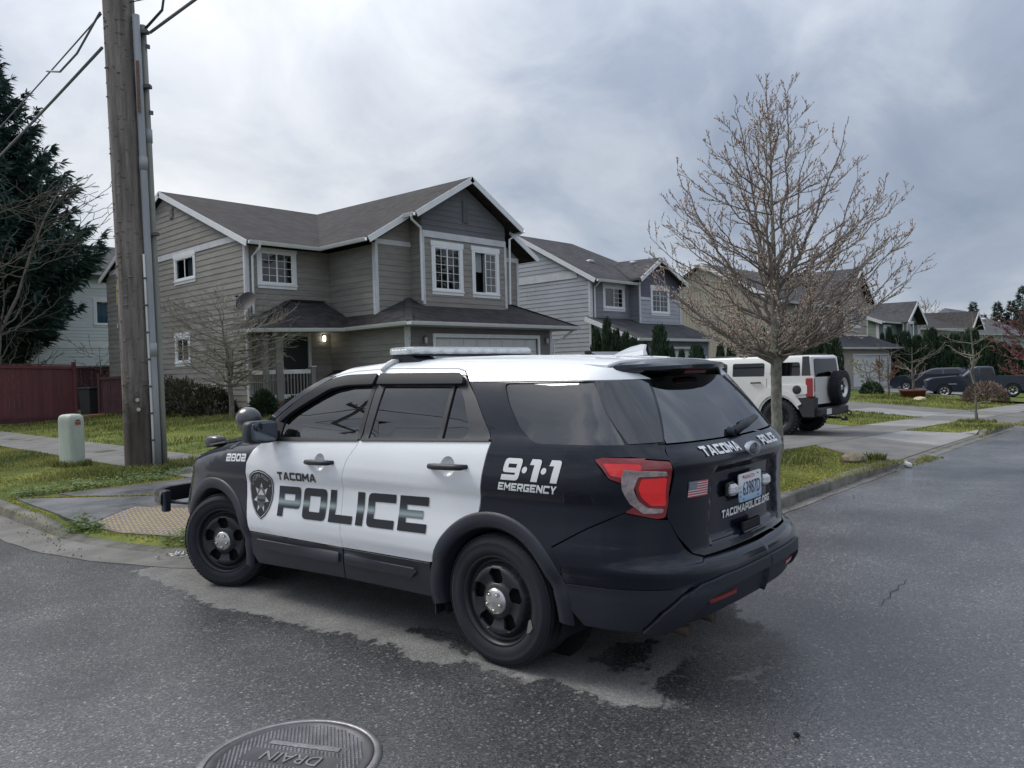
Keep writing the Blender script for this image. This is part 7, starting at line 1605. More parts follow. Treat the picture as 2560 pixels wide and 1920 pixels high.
def simple_wheel(parent, x, y, z, r, w, rim, mat, sides=1, spokes=6, knob=0):
    s = 1 if y > 0 else -1
    mb = MB(); mb.lathe([(r*.60,w*.40),(r*.66,w*.47),(r*.85,w*.5),(r*.96,w*.42),(r,w*.30),(r,-w*.30),(r*.96,-w*.42),(r*.85,-w*.5),(r*.6,-w*.45)], 40, (0,0,0), 'y'); o = mb.build('wheel', RUBB, parent); o.location = (x,y,z); o.rotation_euler = (0,0,0 if s > 0 else pi)
    if knob:
        mb = MB()
        for k in range(knob):
            a = 2*pi*k/knob
            for yy in (-w*.36,-w*.12,w*.12,w*.36): mb.bbox(Matrix.Rotation(-a-(.5*2*pi/knob if abs(yy) > w*.2 else 0),4,'Y')@Matrix.Translation((r,yy,0)), (.03,w*.2,2*pi*r/knob*.55))
        q = mb.build('tread_blocks', RUBB, o); q['kind'] = 'stuff'
    mb = MB(); mb.lathe([(0,w*.22),(r*.14,w*.24),(r*.16,w*.15),(r*.5,w*.18),(r*.56,w*.28),(r*.60,w*.42),(r*.62,w*.40)], 32, (0,0,0), 'y'); ri = mb.build('rim', rim, o)
    for k in range(spokes):
        a = 2*pi*k/spokes+.3; mb = MB(); mb.prism([(-.17*r,.20*r),(.17*r,.20*r),(.07*r,.50*r),(-.07*r,.50*r)], lambda u,v,d: (cos(a)*v-sin(a)*u, d, sin(a)*v+cos(a)*u), w*.165, w*.185); mb.build('rim_window', DARK, ri)
    return o
CWHITE = M('suv_white', (.66,.66,.64), .35, coat=.5, var=.04, vscale=2); GLD = glassmat('glass_dark_car', (.05,.058,.065), rough=.015); GLC = glassmat('glass_clear_car', (.30,.36,.36), rough=.015); BLKP = M('plastic_black', (.020,.021,.024), .6, var=.1, vscale=4); ALU = M('alloy', (.55,.55,.54), .3, metal=.85)
# ---------------------------------------------------------------- white boxy SUV
hg = lot(18.6,8.0)+.012
su = empty('white_suv', (18.62,8.0,hg), radians(90), 'white boxy off-road SUV with spare wheel on its rear door', 'SUV')
tpu = lambda x,z: 1-.085*max(0,z-1.33)/.55
WR = .43
low = [(-.80,.98),(-.80,1.36),(2.42,1.36),(2.52,1.25),(3.50,1.20),(3.58,1.10),(3.58,.62),(3.36,.62)]+arcp(2.86,.46,.52,18,162,10)+[(2.36,.58),(.50,.58)]+arcp(0,.46,.52,16,150,10)+[(-.47,.94)]
body('body_shell', low, .93, .05, CWHITE, su)
body('roof_shell', [(-.78,1.355),(2.50,1.355),(2.14,1.86),(1.95,1.885),(-.66,1.885),(-.74,1.84)], .90, .05, CWHITE, su, tpu)
for poly, mt in (([(2.18,1.40),(1.86,1.73),(1.33,1.73),(1.33,1.40)], GLC),([(1.18,1.40),(1.18,1.73),(.36,1.73),(.36,1.40)], GLD),([(.20,1.40),(.20,1.73),(-.50,1.73),(-.52,1.40)], GLD)):
    pr = round_loop(poly[::-1], .05); sidep('side_window', pr, .90, .006, GLD if mt is GLD else GLC, su, tpu)
    sidep('window_seal', round_loop(inset(poly[::-1], -.018), .06), .90, .002, SEAL, su, tpu)
sidep('rear_pillar', [(-.56,1.37),(-.56,1.86),(-.71,1.86),(-.77,1.37)][::-1], .90, .008, BLKP, su, tpu)
mb = MB(); mb.prism(round_loop([(-.70,1.38),(.70,1.38),(.66,1.80),(-.66,1.80)], .06), lambda u,v,d: (-.792+.045*(v-1.36)/.5-d, -u, v), 0, .008); mb.build('rear_window', GLD, su)
mb = MB(); mb.prism(round_loop([(-.74,.74),(.74,.74),(.74,1.35),(-.74,1.35)], .03), lambda u,v,d: (-.802-d, -u, v), 0, .012); mb.build('rear_door', M('suv_door_grey', (.56,.56,.55), .4, coat=.4), su)
mb = MB(); mb.bbox((-.80,-.30,1.02),(.05,.08,.20),0,.01); mb.build('spare_hinge', BLKP, su)
TLR = M('suv_tail_red', (.26,.012,.016), .2, coat=.7)
for s in (1,-1):
    mb = MB(); mb.bbox((-.745,s*.862,1.14),(.17,.185,.46),0,.025); o = mb.build('tail_light', TLR, su)
    mb = MB(); mb.bbox((-.828,s*.85,1.0),(.02,.12,.10),0,.008); mb.build('reverse_lens', CLEARL, o)
    # rear quarter cladding below the tail light
    mb = MB(); mb.prism([(-.85,.46),(-.85,.90),(-.38,.90),(-.46,.72),(-.58,.46)][::-1], lambda u,v,d: (u, s*d, v), .70, .945); mb.build('quarter_cladding', BLKP, su)
    for cx in (0,2.86):
        mb = MB(); P1 = arcp(cx,.46,.52,10,158 if cx else 152,16); P2 = arcp(cx,.46,.64,158 if cx else 152,10,16); mb.prism(round_loop(P1+P2,.01), lambda u,v,d: (u, s*d, v), .90, .965); mb.build('wheel_arch', CWHITE, su)
    mb = MB(); mb.prism([(-.70,1.0),(-.70,1.20),(.10,1.20),(.30,1.12),(.40,.96),(.1,.99),(-.35,.94)][::-1], lambda u,v,d: (u, s*d, v), .92, .955); mb.build('arch_bulge', CWHITE, su)
    for xx in (.56,1.56): mb = MB(); mb.tube([(xx+.10,s*.93,1.26),(xx+.10,s*.975,1.26),(xx-.12,s*.975,1.26),(xx-.12,s*.93,1.26)], .018, 8); mb.build('door_handle', BLKP, su)
    for xx in (.28,1.26): mb = MB(); mb.box((xx-.004,s*.925,.62),(xx+.004,s*.9325,1.36)); mb.build('door_seam', DARK, su)
    for yy in (.70,): mb = MB(); mb.tube([(-.55,s*yy,1.89),(-.5,s*yy,1.905),(1.7,s*yy,1.905),(1.85,s*yy,1.89)], .018, 6); mb.build('roof_rail', BLKP, su)
    mb = MB(); mb.bbox((2.12,s*1.02,1.40),(.12,.20,.20),0,.03); mb.build('wing_mirror', BLKP, su)
    mb = MB(); mb.box((.5,s*.80,.50),(2.36,s*.925,.62)); mb.build('sill', BLKP, su)
mb = MB(); mb.lathe([(0,.972),(.085,.972),(.10,.965),(.105,.955)], 20, (-.46,0,1.09), 'y'); mb.build('fuel_cap', BLKP, su)
mb = MB(); mb.bbox((-.90,0,.56),(.16,1.72,.20),0,.03); rb = mb.build('rear_bumper', BLKP, su)
mb = MB(); mb.box((-.985,.25,.50),(-.98,.53,.63)); mb.build('number_plate', M('plate_pale', (.55,.56,.57), .5), rb)
for s in (1,-1): mb = MB(); mb.tube([(-.98+.05*cos(a)-.05, s*.74+.0, .47+.05*sin(a)) for a in np.linspace(0,2*pi,11)], .014, 6, False); mb.build('tow_ring', BLKP, rb)
mb = MB(); mb.tube([(-.75,0,.40),(-1.10,0,.40),(-1.13,0,.36),(-1.26,0,.36)], .03, 8); mb.lathe([(0,.0),(.03,.01),(.03,.05),(.0,.06)], 10, (-1.22,0,.38)); mb.build('tow_hitch', BLKP, su)
for x in (0,2.86):
    for s in (1,-1): simple_wheel(su, x, s*.80, WR, WR, .30, M('rim_matt', (.02,.02,.022), .4), BLKP, 1, 6, 30)
sw = simple_wheel(su, -.98, -.30, 1.10, .385, .26, ALU, ALU, 1, 7, 34); sw.rotation_euler = (0,0,radians(90)); sw.name = 'spare_wheel'
mb = MB(); mb.box((-.6,-.70,.40),(3.3,.70,.75)); mb.build('chassis', DARK, su); mb = MB(); mb.tube([(0,-.7,.42),(0,.7,.42)], .07, 8); mb.build('axle', DARK, su)
mb = MB(); mb.prism(round_loop([(-.72,1.40),(.72,1.40),(.66,1.80),(-.66,1.80)], .05), lambda u,v,d: (2.47-.36*(v-1.36)/.5+d, u, v), 0, .008); mb.build('windscreen', GLC, su)
mb = MB(); mb.bbox((3.60,0,.92),(.05,1.2,.34),0,.02); mb.build('grille', BLKP, su); mb = MB(); mb.bbox((3.64,0,.62),(.16,1.8,.22),0,.03); mb.build('front_bumper', BLKP, su)
for s in (1,-1): mb = MB(); mb.lathe([(0,.04),(.09,.03),(.10,0)], 16, (3.59,s*.72,.96), 'x'); mb.build('headlight', HL, su)
mb = MB(); mb.bbox((.9,.35,1.30),(.14,.45,.6),0,.05); mb.build('seat', INT, su); mb = MB(); mb.bbox((.9,-.35,1.30),(.14,.45,.6),0,.05); mb.build('seat', INT, su)
# ---------------------------------------------------------------- blue pickup
g = lot(50.6,11.2)+.02
tk = empty('pickup_truck', (51.28,9.61,g-.06), radians(111.7), 'dark blue crew-cab pickup truck parked on the far driveway', 'pickup')
NAVYP = M('truck_navy', (.010,.015,.034), .3, coat=.7); LW = 3.36
prof = [(-1.18,.62),(-1.20,1.10),(.78,1.10),(.80,1.16),(2.42,1.14),(2.62,1.16),(3.92,1.06),(4.14,.95),(4.18,.60),(4.0,.45)]+[(3.90,.45)]+arcp(LW,.40,.47,8,172,10)+[(2.80,.42),(.55,.42)]+arcp(0,.40,.47,4,176,10)+[(-.6,.48)]
body('body_shell', prof, .92, .07, NAVYP, tk)
tpt = lambda x,z: 1-.14*max(0,z-1.12)/.62
body('cab', [(.80,1.12),(2.50,1.12),(1.86,1.68),(1.66,1.74),(1.05,1.75),(.90,1.70)], .88, .06, NAVYP, tk, tpt)
for poly in ([(2.28,1.18),(1.80,1.62),(1.62,1.64),(1.62,1.18)],[(1.55,1.18),(1.55,1.65),(1.05,1.66),(.95,1.58),(.93,1.18)]): sidep('side_window', round_loop(poly[::-1], .03), .885, .006, GLC if poly[0][0] > 2 else GLD, tk, tpt)
mb = MB(); mb.prism([(-.70,1.2),(.70,1.2),(.62,1.64),(-.62,1.64)], lambda u,v,d: (2.44-.62*(v-1.12)/.56+d, u, v), 0, .012); mb.build('windscreen', GLC, tk)
for x in (0,LW):
    for s in (1,-1): simple_wheel(tk, x, s*.80, .385, .385, .25, ALU, ALU, 1, 6)
for s in (1,-1):
    mb = MB(); mb.bbox((4.06,s*.72,.92),(.20,.30,.20),0,.05); mb.build('headlight', M('truck_headlamp', (.70,.72,.74), .1, coat=1), tk)
    mb = MB(); mb.box((.6,s*.90,.62),(2.7,s*.935,.68)); mb.build('door_moulding', NAVYP, tk)
    for xx in (1.05,1.85): mb = MB(); mb.bbox((xx,s*.93,1.02),(.18,.03,.04),0,.01); mb.build('door_handle', NAVYP, tk)
    mb = MB(); mb.bbox((2.25,s*.99,1.24),(.12,.16,.16),0,.03); mb.build('wing_mirror', BLKP, tk)
    mb = MB(); mb.bbox((2.95,s*.93,.78),(.42,.015,.04),0,.004); mb.build('badge', ALU, tk)
    mb = MB(); mb.bbox((-1.19,s*.84,.90),(.05,.14,.34),0,.02); mb.build('tail_light', TLR, tk)
mb = MB(); mb.bbox((4.20,0,.58),(.16,1.76,.26),0,.05); mb.build('front_bumper', NAVYP, tk); mb = MB(); mb.bbox((4.16,0,.90),(.06,.9,.24),0,.02); mb.build('grille', BLKP, tk); mb = MB(); mb.bbox((-1.26,0,.55),(.16,1.74,.2),0,.04); mb.build('rear_bumper', ALU, tk)
mb = MB(); mb.box((-.9,-.6,.35),(3.9,.6,.6)); mb.build('chassis', DARK, tk)
for s in (.4,-.4): mb = MB(); mb.bbox((1.3,s,1.25),(.14,.45,.55),0,.05); mb.build('seat', INT, tk)
# ---------------------------------------------------------------- two plain cars half hidden in driveways
def plain_car(loc, rz, H, col, label, L=4.6, W=1.82):
    c = empty('parked_car', loc, rz, label, 'car'); rw, fw = 0.0, 2.75; tp = lambda x,z: 1-.2*max(0,z-.95)/.55
    P = [(-.85,.42),(-.92,.85),(-.85,1.0),(2.1,1.0),(3.3,.88),(3.62,.72),(3.66,.42),(3.4,.28)]+arcp(fw,.33,.40,10,170,9)+[(2.3,.26),(.45,.26)]+arcp(rw,.33,.40,4,172,9)+[(-.6,.34)]
    body('body_shell', P, W/2, .08, col, c); body('cabin', [(-.80,.97),(2.25,.97),(1.35,H-.06),(1.0,H),(-.2,H),(-.62,H-.08)], W/2-.03, .07, col, c, tp)
    for poly in ([(1.95,1.02),(1.22,H-.12),(.68,H-.09),(.68,1.02)],[(.60,1.02),(.60,H-.09),(-.2,H-.10),(-.55,1.02)]): sidep('side_window', round_loop(poly[::-1], .03), W/2-.025, .006, GLD, c, tp)
    mb = MB(); mb.prism([(-.62,1.03),(.62,1.03),(.5,H-.12),(-.5,H-.12)], lambda u,v,d: (-.79+.16*(v-1)/(H-1)-d, u, v), 0, .01); mb.build('rear_window', GLD, c)
    mb = MB(); mb.prism([(-.66,1.03),(.66,1.03),(.54,H-.1),(-.54,H-.1)], lambda u,v,d: (2.22-.9*(v-.97)/(H-1)+d, u, v), 0, .01); mb.build('windscreen', GLC, c)
    mb = MB(); mb.prism([(-.80,H-.07),(-.55,H+.03),(-.42,H+.01),(-.45,H-.10)], lambda u,v,d: (u,d,v), -W/2+.22, W/2-.22); mb.build('rear_spoiler', col, c)
    for x in (rw,fw):
        for s in (1,-1): simple_wheel(c, x, s*(W/2-.12), .33, .33, .22, ALU, ALU, 1, 5)
    for s in (1,-1):
        mb = MB(); mb.bbox((-.88,s*(W/2-.16),.86),(.08,.24,.16),0,.03); mb.build('tail_light', TLR, c); mb = MB(); mb.bbox((3.52,s*(W/2-.24),.70),(.16,.3,.13),0,.03); mb.build('headlight', HL, c)
    return c
g = lot(55.5,14.5); plain_car((56.0,13.5,g+.02), radians(103), 1.45, NAVYP, 'navy blue car behind the bare planter tree, beyond the pickup bonnet')
g = lot(19.6,14.5); plain_car((17.2,13.2,g+.02), radians(90), 1.66, M('car_black', (.012,.013,.016), .3, coat=.6), 'black car on the near driveway, only its roof edge shows over the police car')
# ================================================================ utility pole, cables, pedestal, fences, drain cover
def polemat():
    m = M('pole_wood', (.105,.090,.080), .92, var=.4, vscale=2.6, bump=1.0, bscale=24, col2=(.26,.238,.212), stretch=(5,5,.32)); nt = m.node_tree; b = nt.nodes['Principled BSDF']
    src = b.inputs['Base Color'].links[0].from_socket; tc = N(nt, 'ShaderNodeTexCoord'); s = N(nt, 'ShaderNodeSeparateXYZ'); wire(nt, tc.outputs['Object'], s.inputs[0])
    n = N(nt, 'ShaderNodeTexNoise'); n.inputs['Scale'].default_value = 5; n.inputs['Detail'].default_value = 5; wire(nt, tc.outputs['Object'], n.inputs['Vector'])
    t = math_('ADD', math_('MULTIPLY', s.outputs[2], .5, nt=nt), math_('MULTIPLY', math_('SUBTRACT', n.outputs[0], .5, nt=nt), .9, nt=nt), nt=nt)   # creosoted butt below, bleached wood above
    r = N(nt, 'ShaderNodeValToRGB'); wire(nt, t, r.inputs[0]); r.color_ramp.elements[0].position = .45; r.color_ramp.elements[0].color = (.42,.38,.37,1); r.color_ramp.elements[1].position = .80; r.color_ramp.elements[1].color = (1,1,1,1)
    mx = N(nt, 'ShaderNodeMix', data_type='RGBA', blend_type='MULTIPLY'); mx.inputs[0].default_value = 1; wire(nt, src, mx.inputs[6]); wire(nt, r.outputs[0], mx.inputs[7]); wire(nt, mx.outputs[2], b.inputs['Base Color']); return m
POLEM = polemat()
pz = lot(5.27,13.6)
po = empty('utility_pole', (5.27,13.6,pz), 0, 'weathered wooden utility pole with grey conduits on the grass verge', 'pole')
mb = MB(); P = [(0,0,-.3),(0,0,.0),(-.01,0,1.0),(-.03,0,3),(-.065,0,5),(-.115,0,8),(-.17,0,11.5)]; mb.tube(P, [.268,.266,.258,.252,.248,.242,.20], 28); shaft = mb.build('shaft', POLEM, po)
mb = MB(); rg = random.Random(4)
for k in range(170):   # spur marks and splinters
    z = rg.uniform(1.0,8.2); a = rg.gauss(-2.2,.95); r = .252-.002*z; px_ = np.interp(z,[0,3,5,8,11.5],[0,-.03,-.065,-.115,-.17])
    c = Vector((px_+r*cos(a), r*sin(a), z)); mb.bbox(Matrix.Translation(c)@Matrix.Rotation(a,4,'Z')@Matrix.Rotation(rg.uniform(.3,.9),4,'Y'), (.04*rg.uniform(.4,1.3),.06*rg.uniform(.4,1.2),.014))
o = mb.build('splinters', POLEM, po); o['kind'] = 'stuff'
CON = M('conduit_grey', (.27,.285,.30), .5, var=.12, vscale=3, stretch=(1,1,.3)); CON2 = M('conduit_dull', (.22,.225,.20), .55, var=.12, vscale=3)
def off(r, f): return RGT*r+FWD*f
lean_ = lambda z: -.0142*max(0,z-.5)
def cond(r, f, rad, z0, z1, mat, name='conduit', n=12):
    mb = MB(); o_ = off(r, f); mb.tube([(o_.x+lean_(z), o_.y, z) for z in np.linspace(z0,z1,6)], rad, n); c = mb.build(name, mat, po)
    return c, o_
c1, o1 = cond(.318,-.10,.058,-.1,7.55,CON); c2, o2 = cond(.345,.07,.055,-.1,7.45,CON2)
for c_, o_, zs in ((c1,o1,(1.9,5.0)),(c2,o2,(5.5,))):
    for z in zs: mb = MB(); mb.tube([(o_.x+lean_(z),o_.y,z),(o_.x+lean_(z),o_.y,z+.22)], .067, 12); mb.build('coupling', CON, c_)
cond(.275,-.16,.020,0,3.6,M('guard_white', (.55,.55,.53), .5),'wire_guard',8)
for z in (.5,.95,1.4,1.85,2.3,2.75,3.2): mb = MB(); q = off(.275,-.16); mb.bbox((q.x+lean_(z),q.y,z),(.055,.05,.03),.7,.004); mb.build('clip', M('clip_dark', (.06,.06,.06), .6), po)
for z in (3.95,6.4,7.3): mb = MB(); q = off(.36,-.03); mb.bbox((q.x+lean_(z),q.y,z),(.24,.10,.06),-.75,.006); mb.build('strap', M('strap_steel', (.10,.10,.105), .5, metal=.5), po)
def onpole(px_lat, z): 
    r = .262-.002*z; a = math.asin(max(-1,min(1,px_lat/r))); d = RGT*(r*sin(a))-FWD*(r*cos(a)); return Vector((d.x+np.interp(z,[0,3,5,8],[0,-.03,-.065,-.115]), d.y, z)), d.normalized()
for lat, z in ((.09,1.18),(.10,1.02)):
    c, d = onpole(lat, z); mb = MB(); mb.tube([c-d*.02,c+d*.018], [.035,.030], 10); mb.build('bolt_cap', M('bolt_pale', (.42,.40,.33), .6), po)
c, d = onpole(-.235, 2.42); mb = MB(); mb.bbox(c+d*.012,(.012,.09,.06),atan2(d.y,d.x),.002); mb.build('tag_white', M('tag_white', (.62,.64,.64), .5), po)
c, d = onpole(-.255, 2.95); mb = MB(); mb.bbox(c+d*.012,(.012,.06,.34),atan2(d.y,d.x),.002); mb.build('tag_yellow', M('tag_yellow', (.62,.47,.05), .5), po)
q = off(.335,-.12); mb = MB(); mb.bbox((q.x+lean_(5.9)-FWD.x*.067, q.y-FWD.y*.067, 6.35),(.014,.05,.85),CAM_YAW,.002); lb_ = mb.build('conduit_label', M('label_rust', (.14,.075,.05), .7, var=.4, vscale=30), po)
for z in (7.1,6.0): mb = MB(); q = off(.415,.07); mb.bbox((q.x+lean_(z),q.y,z),(.07,.03,.07),0,.006); mb.build('bracket', M('strap_steel', (.10,.10,.105), .5), po)
# cables
CAB = M('cable_grey', (.13,.135,.15), .6); CABD = M('cable_dark', (.035,.035,.04), .6)
def cable(name, a, b, sag, r, mat, label, n=24):
    mb = MB(); a, b = Vector(a), Vector(b); mb.tube([a.lerp(b,t)-ZU*sag*4*t*(1-t) for t in [i/n for i in range(n+1)]], r, 6); return tag(mb.build(name, mat), label, 'cable', 'overhead cables')
T0 = Vector((5.14,13.6,pz))
cable('overhead_cable', T0+Vector((-.20,.16,7.60)), (5.6,75,7.4), .9, .014, CAB, 'upper cable running from the pole to the upper left')
cable('overhead_cable', T0+Vector((-.20,.18,7.05)), (5.6,75,6.6), 1.0, .027, CAB, 'thick lower cable running from the pole to the left')
cable('overhead_cable', T0+Vector((.42,-.25,7.35)), (6.4,-40,9.4), .5, .026, CAB, 'thick cable rising from the pole top to the upper right')
mb = MB(); mb.tube([T0+Vector((-.22,.15,7.62)),T0+Vector((-.25,1.2,7.25)),T0+Vector((-.22,2.2,7.22)),T0+Vector((-.2,3.0,7.46))], .02, 6); tag(mb.build('cable_loop', CAB), 'drip loop of cable hanging left of the pole', 'cable')
for i,(pp, l) in enumerate((([(.15,-.2,8.25),(.45,-.6,8.2),(.62,-.9,8.0)],'dark bundled cable at the pole top ending at the splice box'),([(.35,-.25,7.4),(.55,-.45,7.7),(.58,-.5,8.0),(.45,-.4,8.3)],'dark curved cable loop right of the pole top'),([(.1,-.25,7.75),(.4,-.5,7.85),(.62,-.9,7.92)],'thin straight dark wire from the pole to the splice box'))):
    mb = MB(); mb.tube([T0+Vector(p) for p in pp], [.024,.024,.024,.024][:len(pp)] if i < 2 else .010, 6); tag(mb.build('cable_loop', CABD), l, 'cable')
mb = MB(); mb.bbox(T0+Vector((.66,-.98,7.97)),(.16,.22,.13),.3,.02); tag(mb.build('splice_box', CABD), 'dark splice box hanging on the cable right of the pole top', 'box')
# pole and wires on the other side of the cross street: they show as reflections in the car windows
p2 = empty('utility_pole', (-9.0,21.0,0), 0, 'second utility pole across the side street, mirrored in the car windows', 'pole')
mb = MB(); mb.tube([(0,0,-.3),(0,0,6),(0,0,11)], [.19,.16,.13], 14); mb.build('shaft', POLEM, p2)
mb = MB(); mb.box((-1.1,-.06,9.8),(1.1,.06,9.95)); arm = mb.build('crossarm', POLEM, p2)
for x in (-1.0,-.5,.5,1.0): mb = MB(); mb.lathe([(.0,.18),(.05,.15),(.05,.05),(.03,0)], 8, (x,0,9.95)); mb.build('insulator', CON, arm)
for i,(x,z) in enumerate(((-10.0,10.0),(-8.0,10.0),(-9.0,7.6),(-8.9,6.9))): cable('overhead_cable', (x,-30,z), (x,80,z), .8, .035, CABD, 'dark cable across the side street, mirrored in the car windows, %s'%['far top','near top','upper low','lowest'][i])
# ---------------------------------------------------------------- pedestal
px0, py0 = 4.76,15.42; pg = lot(px0,py0)
pd = empty('utility_pedestal', (px0,py0,pg), CAM_YAW+radians(62), 'pale green-grey utility pedestal post left of the pole', 'pedestal')
PEDM = M('pedestal_green', (.36,.40,.345), .6, var=.14, vscale=3.5, stretch=(1,1,.5))
mb = MB(); V = []; sec = round_loop([(-.19,-.14),(.19,-.14),(.19,.14),(-.19,.14)], .05, 3); n = len(sec)
for z,k in ((-.05,1.04),(.02,1.03),(.05,1.0),(.80,1.0),(.86,.985),(.90,.90),(.925,.70),(.935,.3)): V += [(x*k,y*k,z) for x,y in sec]
F = [(L*n+i,L*n+(i+1)%n,(L+1)*n+(i+1)%n,(L+1)*n+i) for L in range(7) for i in range(n)]+[tuple(7*n+i for i in range(n))]; mb.add(V, F, True); mb.build('housing', PEDM, pd)
mb = MB(); mb.box((-.192,-.055,.74),(-.196,.045,.80)); mb.build('warning_sticker', M('sticker_red', (.30,.06,.05), .5), pd); mb = MB(); mb.box((-.20,-.04,.815),(-.185,.03,.832)); mb.build('hasp', DARK, pd)
# ---------------------------------------------------------------- fences
FRED = M('fence_red', (.105,.030,.034), .75, var=.18, vscale=3, bump=.15, bscale=40, stretch=(2,2,.3), orand=.10); FDK = M('fence_maroon', (.060,.022,.026), .8, var=.2, vscale=3)
def fence(name, p, q, H, z0, z1, bw, mat, label, cap=True, posts=(0,1)):
    p, q = Vector(p), Vector(q); L = (q-p).length; d = (q-p)/L; nrm = Vector((d.y,-d.x)); f = empty(name, (p.x,p.y,z0), atan2(d.y,d.x), label, 'fence'); zz = lambda u: (z1-z0)*u/L
    n = int(L/bw)
    for k in range(n):
        a = k*bw; mb = MB(); e = random.uniform(-.004,.004); mb.box((a+.004,-.010+e,.06+zz(a)),(a+bw-.004,.010+e,H-.06+zz(a))); mb.build('board', mat, f)
    for z in (.10,H-.10): mb = MB(); bar(mb, (0,-.03,z+zz(0)+.05), (n*bw,-.03,z+zz(n*bw)+.05), ZU, .04, .10); mb.build('rail', mat, f)
    if cap: mb = MB(); bar(mb, (0,0,H+zz(0)), (n*bw,0,H+zz(n*bw)), ZU, .12, .035); mb.build('cap_rail', mat, f)
    for t in posts: mb = MB(); u = t*n*bw; mb.box((u-.055,-.06,-.1+zz(u)),(u+.055,.06,H+.10+zz(u))); mb.build('post', mat, f)
    mb = MB(); bar(mb, (0,-.02,.08), (n*bw,-.02,.08+zz(n*bw)), ZU, .05, .2); mb.build('kick_board', FDK, f)
fence('wooden_fence', (4.2,29.7), (9.55,30.0), 1.88, .52, .36, .145, FRED, 'dark red board fence at the left behind the pedestal')
fence('wooden_fence', (9.7,36.5), (14.6,36.5), 1.75, .55, .6, .145, FDK, 'dim maroon fence far behind, between the red fence and the pole')
fence('wooden_gate', (10.35,30.3), (11.0,28.2), 1.45, .38, .42, .145, FDK, 'dark maroon board gate standing open next to the wheelie bin', cap=False)
bn = empty('wheelie_bin', (10.25,31.0,lot(10.25,31.0)), .4, 'black wheelie bin beside the maroon gate', 'bin')
mb = MB(); V = [];
for z,k in ((.05,.8),(.95,1.0)): V += [(-.28*k,-.28*k,z),(.28*k,-.28*k,z),(.28*k,.28*k,z),(-.28*k,.28*k,z)]
mb.add(V, [(3,2,1,0),(4,5,6,7),(0,1,5,4),(1,2,6,5),(2,3,7,6),(3,0,4,7)]); mb.build('tub', BLKP, bn); mb = MB(); mb.bbox((0,0,1.0),(.62,.66,.09),0,.03); mb.build('lid', BLKP, bn)
for s in (1,-1): mb = MB(); mb.lathe([(.0,-.03),(.1,-.03),(.1,.03),(0,.03)], 14, (.24,s*.24,.1), 'y'); mb.build('wheel', BLKP, bn)
mb = MB(); mb.bbox((9.75,29.2,lot(9.75,29.2)+.07),(.7,.24,.12),.3,.02); tag(mb.build('plank', M('plank_rust', (.30,.14,.08), .8, var=.2, vscale=8)), 'short orange-brown plank lying on the grass by the gate', 'plank')
# ---------------------------------------------------------------- drain cover
IRON = M('cast_iron', (.30,.295,.30), .36, metal=.75, var=.25, vscale=7, bump=.2, bscale=90); IROND = M('cast_iron_dark', (.095,.092,.10), .48, metal=.6, var=.25, vscale=7)
dcx, dcy = 1.70, 2.94; dc = empty('drain_cover', (dcx,dcy,.0), radians(116.8), 'round cast-iron drain cover with a waffle pattern set in the asphalt', 'drain cover')
mb = MB(); mb.lathe([(.385,.001),(.378,.010),(.356,.012),(.350,.010),(.349,-.01)], 64); mb.build('frame_ring', IRON, dc)
mb = MB(); mb.lathe([(.346,-.008),(.345,.009),(.342,.011),(.318,.011),(.314,.007),(0,.007)], 64); cov = mb.build('cover', IROND, dc)
mb = MB(); s_ = .0185
for i in range(-18,19):
    for j in range(-18,19):
        x, y = i*s_+(s_/2 if j%2 else 0), j*s_*.9
        if hypot(x,y) > .303: continue
        if (abs(y-.0) < .052 and abs(x) < .215) or (abs(y-.125) < .034 and abs(x) < .19) or (abs(y+.115) < .026 and abs(x) < .19): continue
        a = .0055; mb.add([(x-a,y-a,.0068),(x+a,y-a,.0068),(x+a,y+a,.0068),(x-a,y+a,.0068),(x-a*.6,y-a*.6,.0115),(x+a*.6,y-a*.6,.0115),(x+a*.6,y+a*.6,.0115),(x-a*.6,y+a*.6,.0115)], [(4,5,6,7),(0,1,5,4),(1,2,6,5),(2,3,7,6),(3,0,4,7)])
o = mb.build('waffle_stud', IRON, cov); o['kind'] = 'stuff'
def raised(txt, size, y, width):
    v, f = bfont_mesh(txt, size, width); v[:,0] -= width/2; mb = MB(); n = len(v); mb.add([(a,y+b,.0125) for a,b in v], f)
    ed = {}
    for q in f:
        for a,b in zip(q, q[1:]+q[:1]): ed[(a,b)] = 1
    mb.add([(a,y+b,.0125) for a,b in v]+[(a,y+b,.0065) for a,b in v], [(a+n,b+n,b,a) for a,b in ed if (b,a) not in ed]); o = mb.build('lettering', IRON, cov); return o
raised('DRAIN', .105, -.036, .27); raised('TACOMA', .060, .105, .30)
mb = MB(); mb.bbox((0,-.115,.009),(.34,.030,.005),0,.002); mb.build('maker_bar', IRON, cov)
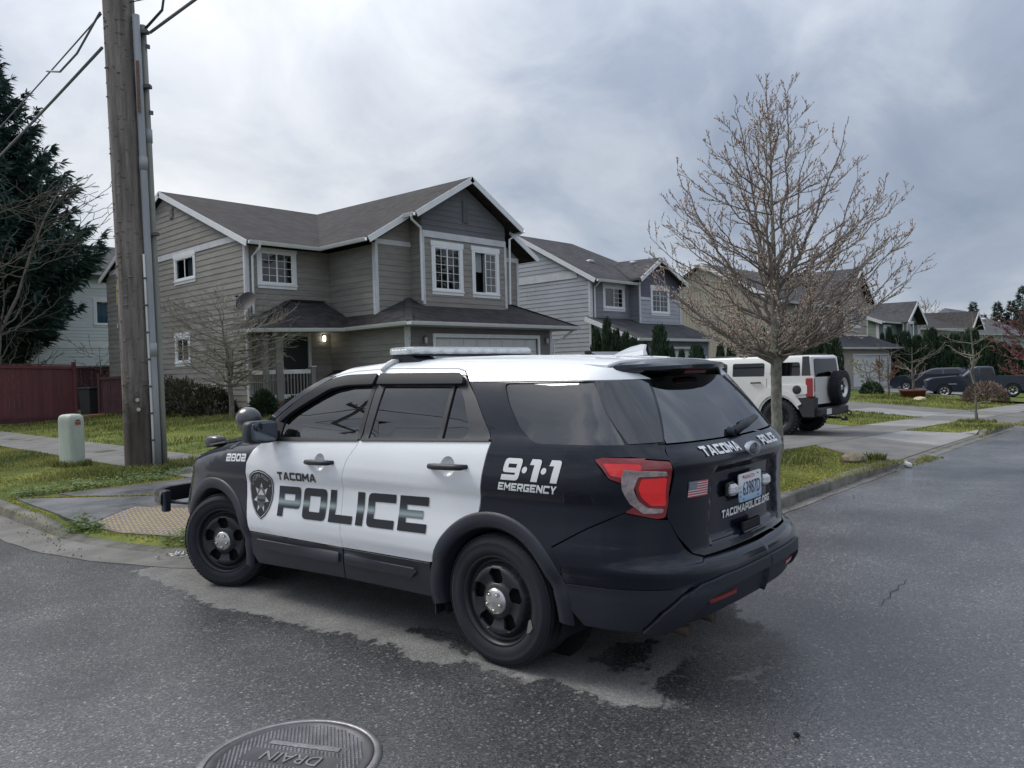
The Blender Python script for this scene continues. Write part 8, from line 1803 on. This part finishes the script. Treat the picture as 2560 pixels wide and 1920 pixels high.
# ---------------------------------------------------------------- small things
CR = M('crack_dark', (.012,.012,.012), .9)
pts = [(6.12,1.82),(5.98,1.79),(5.92,1.81),(5.80,1.78),(5.70,1.80),(5.58,1.76),(5.50,1.775),(5.35,1.745)]; V = []
for i,(x,y) in enumerate(pts): w = .0035*(1-abs(i-3.5)/5)+.001*(i%2); V += [(x,y-w,.0035),(x,y+w,.0035)]
tag(link('road_crack', np_mesh('road_crack', V, [(2*i,2*i+2,2*i+3,2*i+1) for i in range(len(pts)-1)]), CR), kind='structure')
def stone(name, c, s, mat, label, cat, seed):
    rg = random.Random(seed); bm = bmesh.new(); bmesh.ops.create_icosphere(bm, subdivisions=2, radius=1)
    for v in bm.verts: v.co = Vector((v.co.x*s[0], v.co.y*s[1], v.co.z*s[2]))*rg.uniform(.86,1.12)
    me = bpy.data.meshes.new(name); bm.to_mesh(me); bm.free(); o = link(name, me, mat); o.location = c; return tag(o, label, cat)
STN = M('stone_tan', (.22,.185,.13), .9, var=.3, vscale=9, bump=.5, bscale=30)
stone('rock', (12.62,4.50,lot(12.62,4.5)+.05), (.27,.19,.11), STN, 'flat tan rock on the grass near the kerb end', 'rock', 2)
stone('rock', (40.4,11.2,lot(40.4,11.2)+.06), (.42,.3,.14), M('stone_pale', (.42,.37,.24), .9), 'pale round stone on the lawn by the planter', 'rock', 3)
mb = MB(); mb.tube([(13.40,3.90,-.085),(13.42,3.91,-.083),(13.64,4.02,-.083),(13.72,4.05,-.09),(13.78,4.07,-.092)], [.02,.045,.045,.022,.018], 10); tag(mb.build('plastic_bottle', M('bottle_white', (.66,.68,.69), .3)), 'white crushed plastic bottle lying in the gutter', 'litter')
rg = random.Random(9); mb = MB()
stone('pebble', (3.25,1.42,.010), (.012,.016,.010), DARK, 'small dark stone on the wet asphalt behind the car', 'stone', 5)
mb = MB(); V = []; F = []
for k in range(26):
    c = Vector((3.12+rg.gauss(0,.10), 7.18+rg.gauss(0,.07), .012)); a = rg.uniform(0,6.28); s = rg.uniform(.015,.05); b = len(V); V += [c, c+Vector((cos(a)*s,sin(a)*s,rg.uniform(0,.03))), c+Vector((cos(a+1.3)*s,sin(a+1.3)*s,rg.uniform(0,.03)))]; F.append((b,b+1,b+2))
tag(link('paper_scraps', np_mesh('paper_scraps', V, F), M('paper', (.55,.55,.55), .8)), 'white paper scraps by the front wheel', 'litter', kind='stuff')
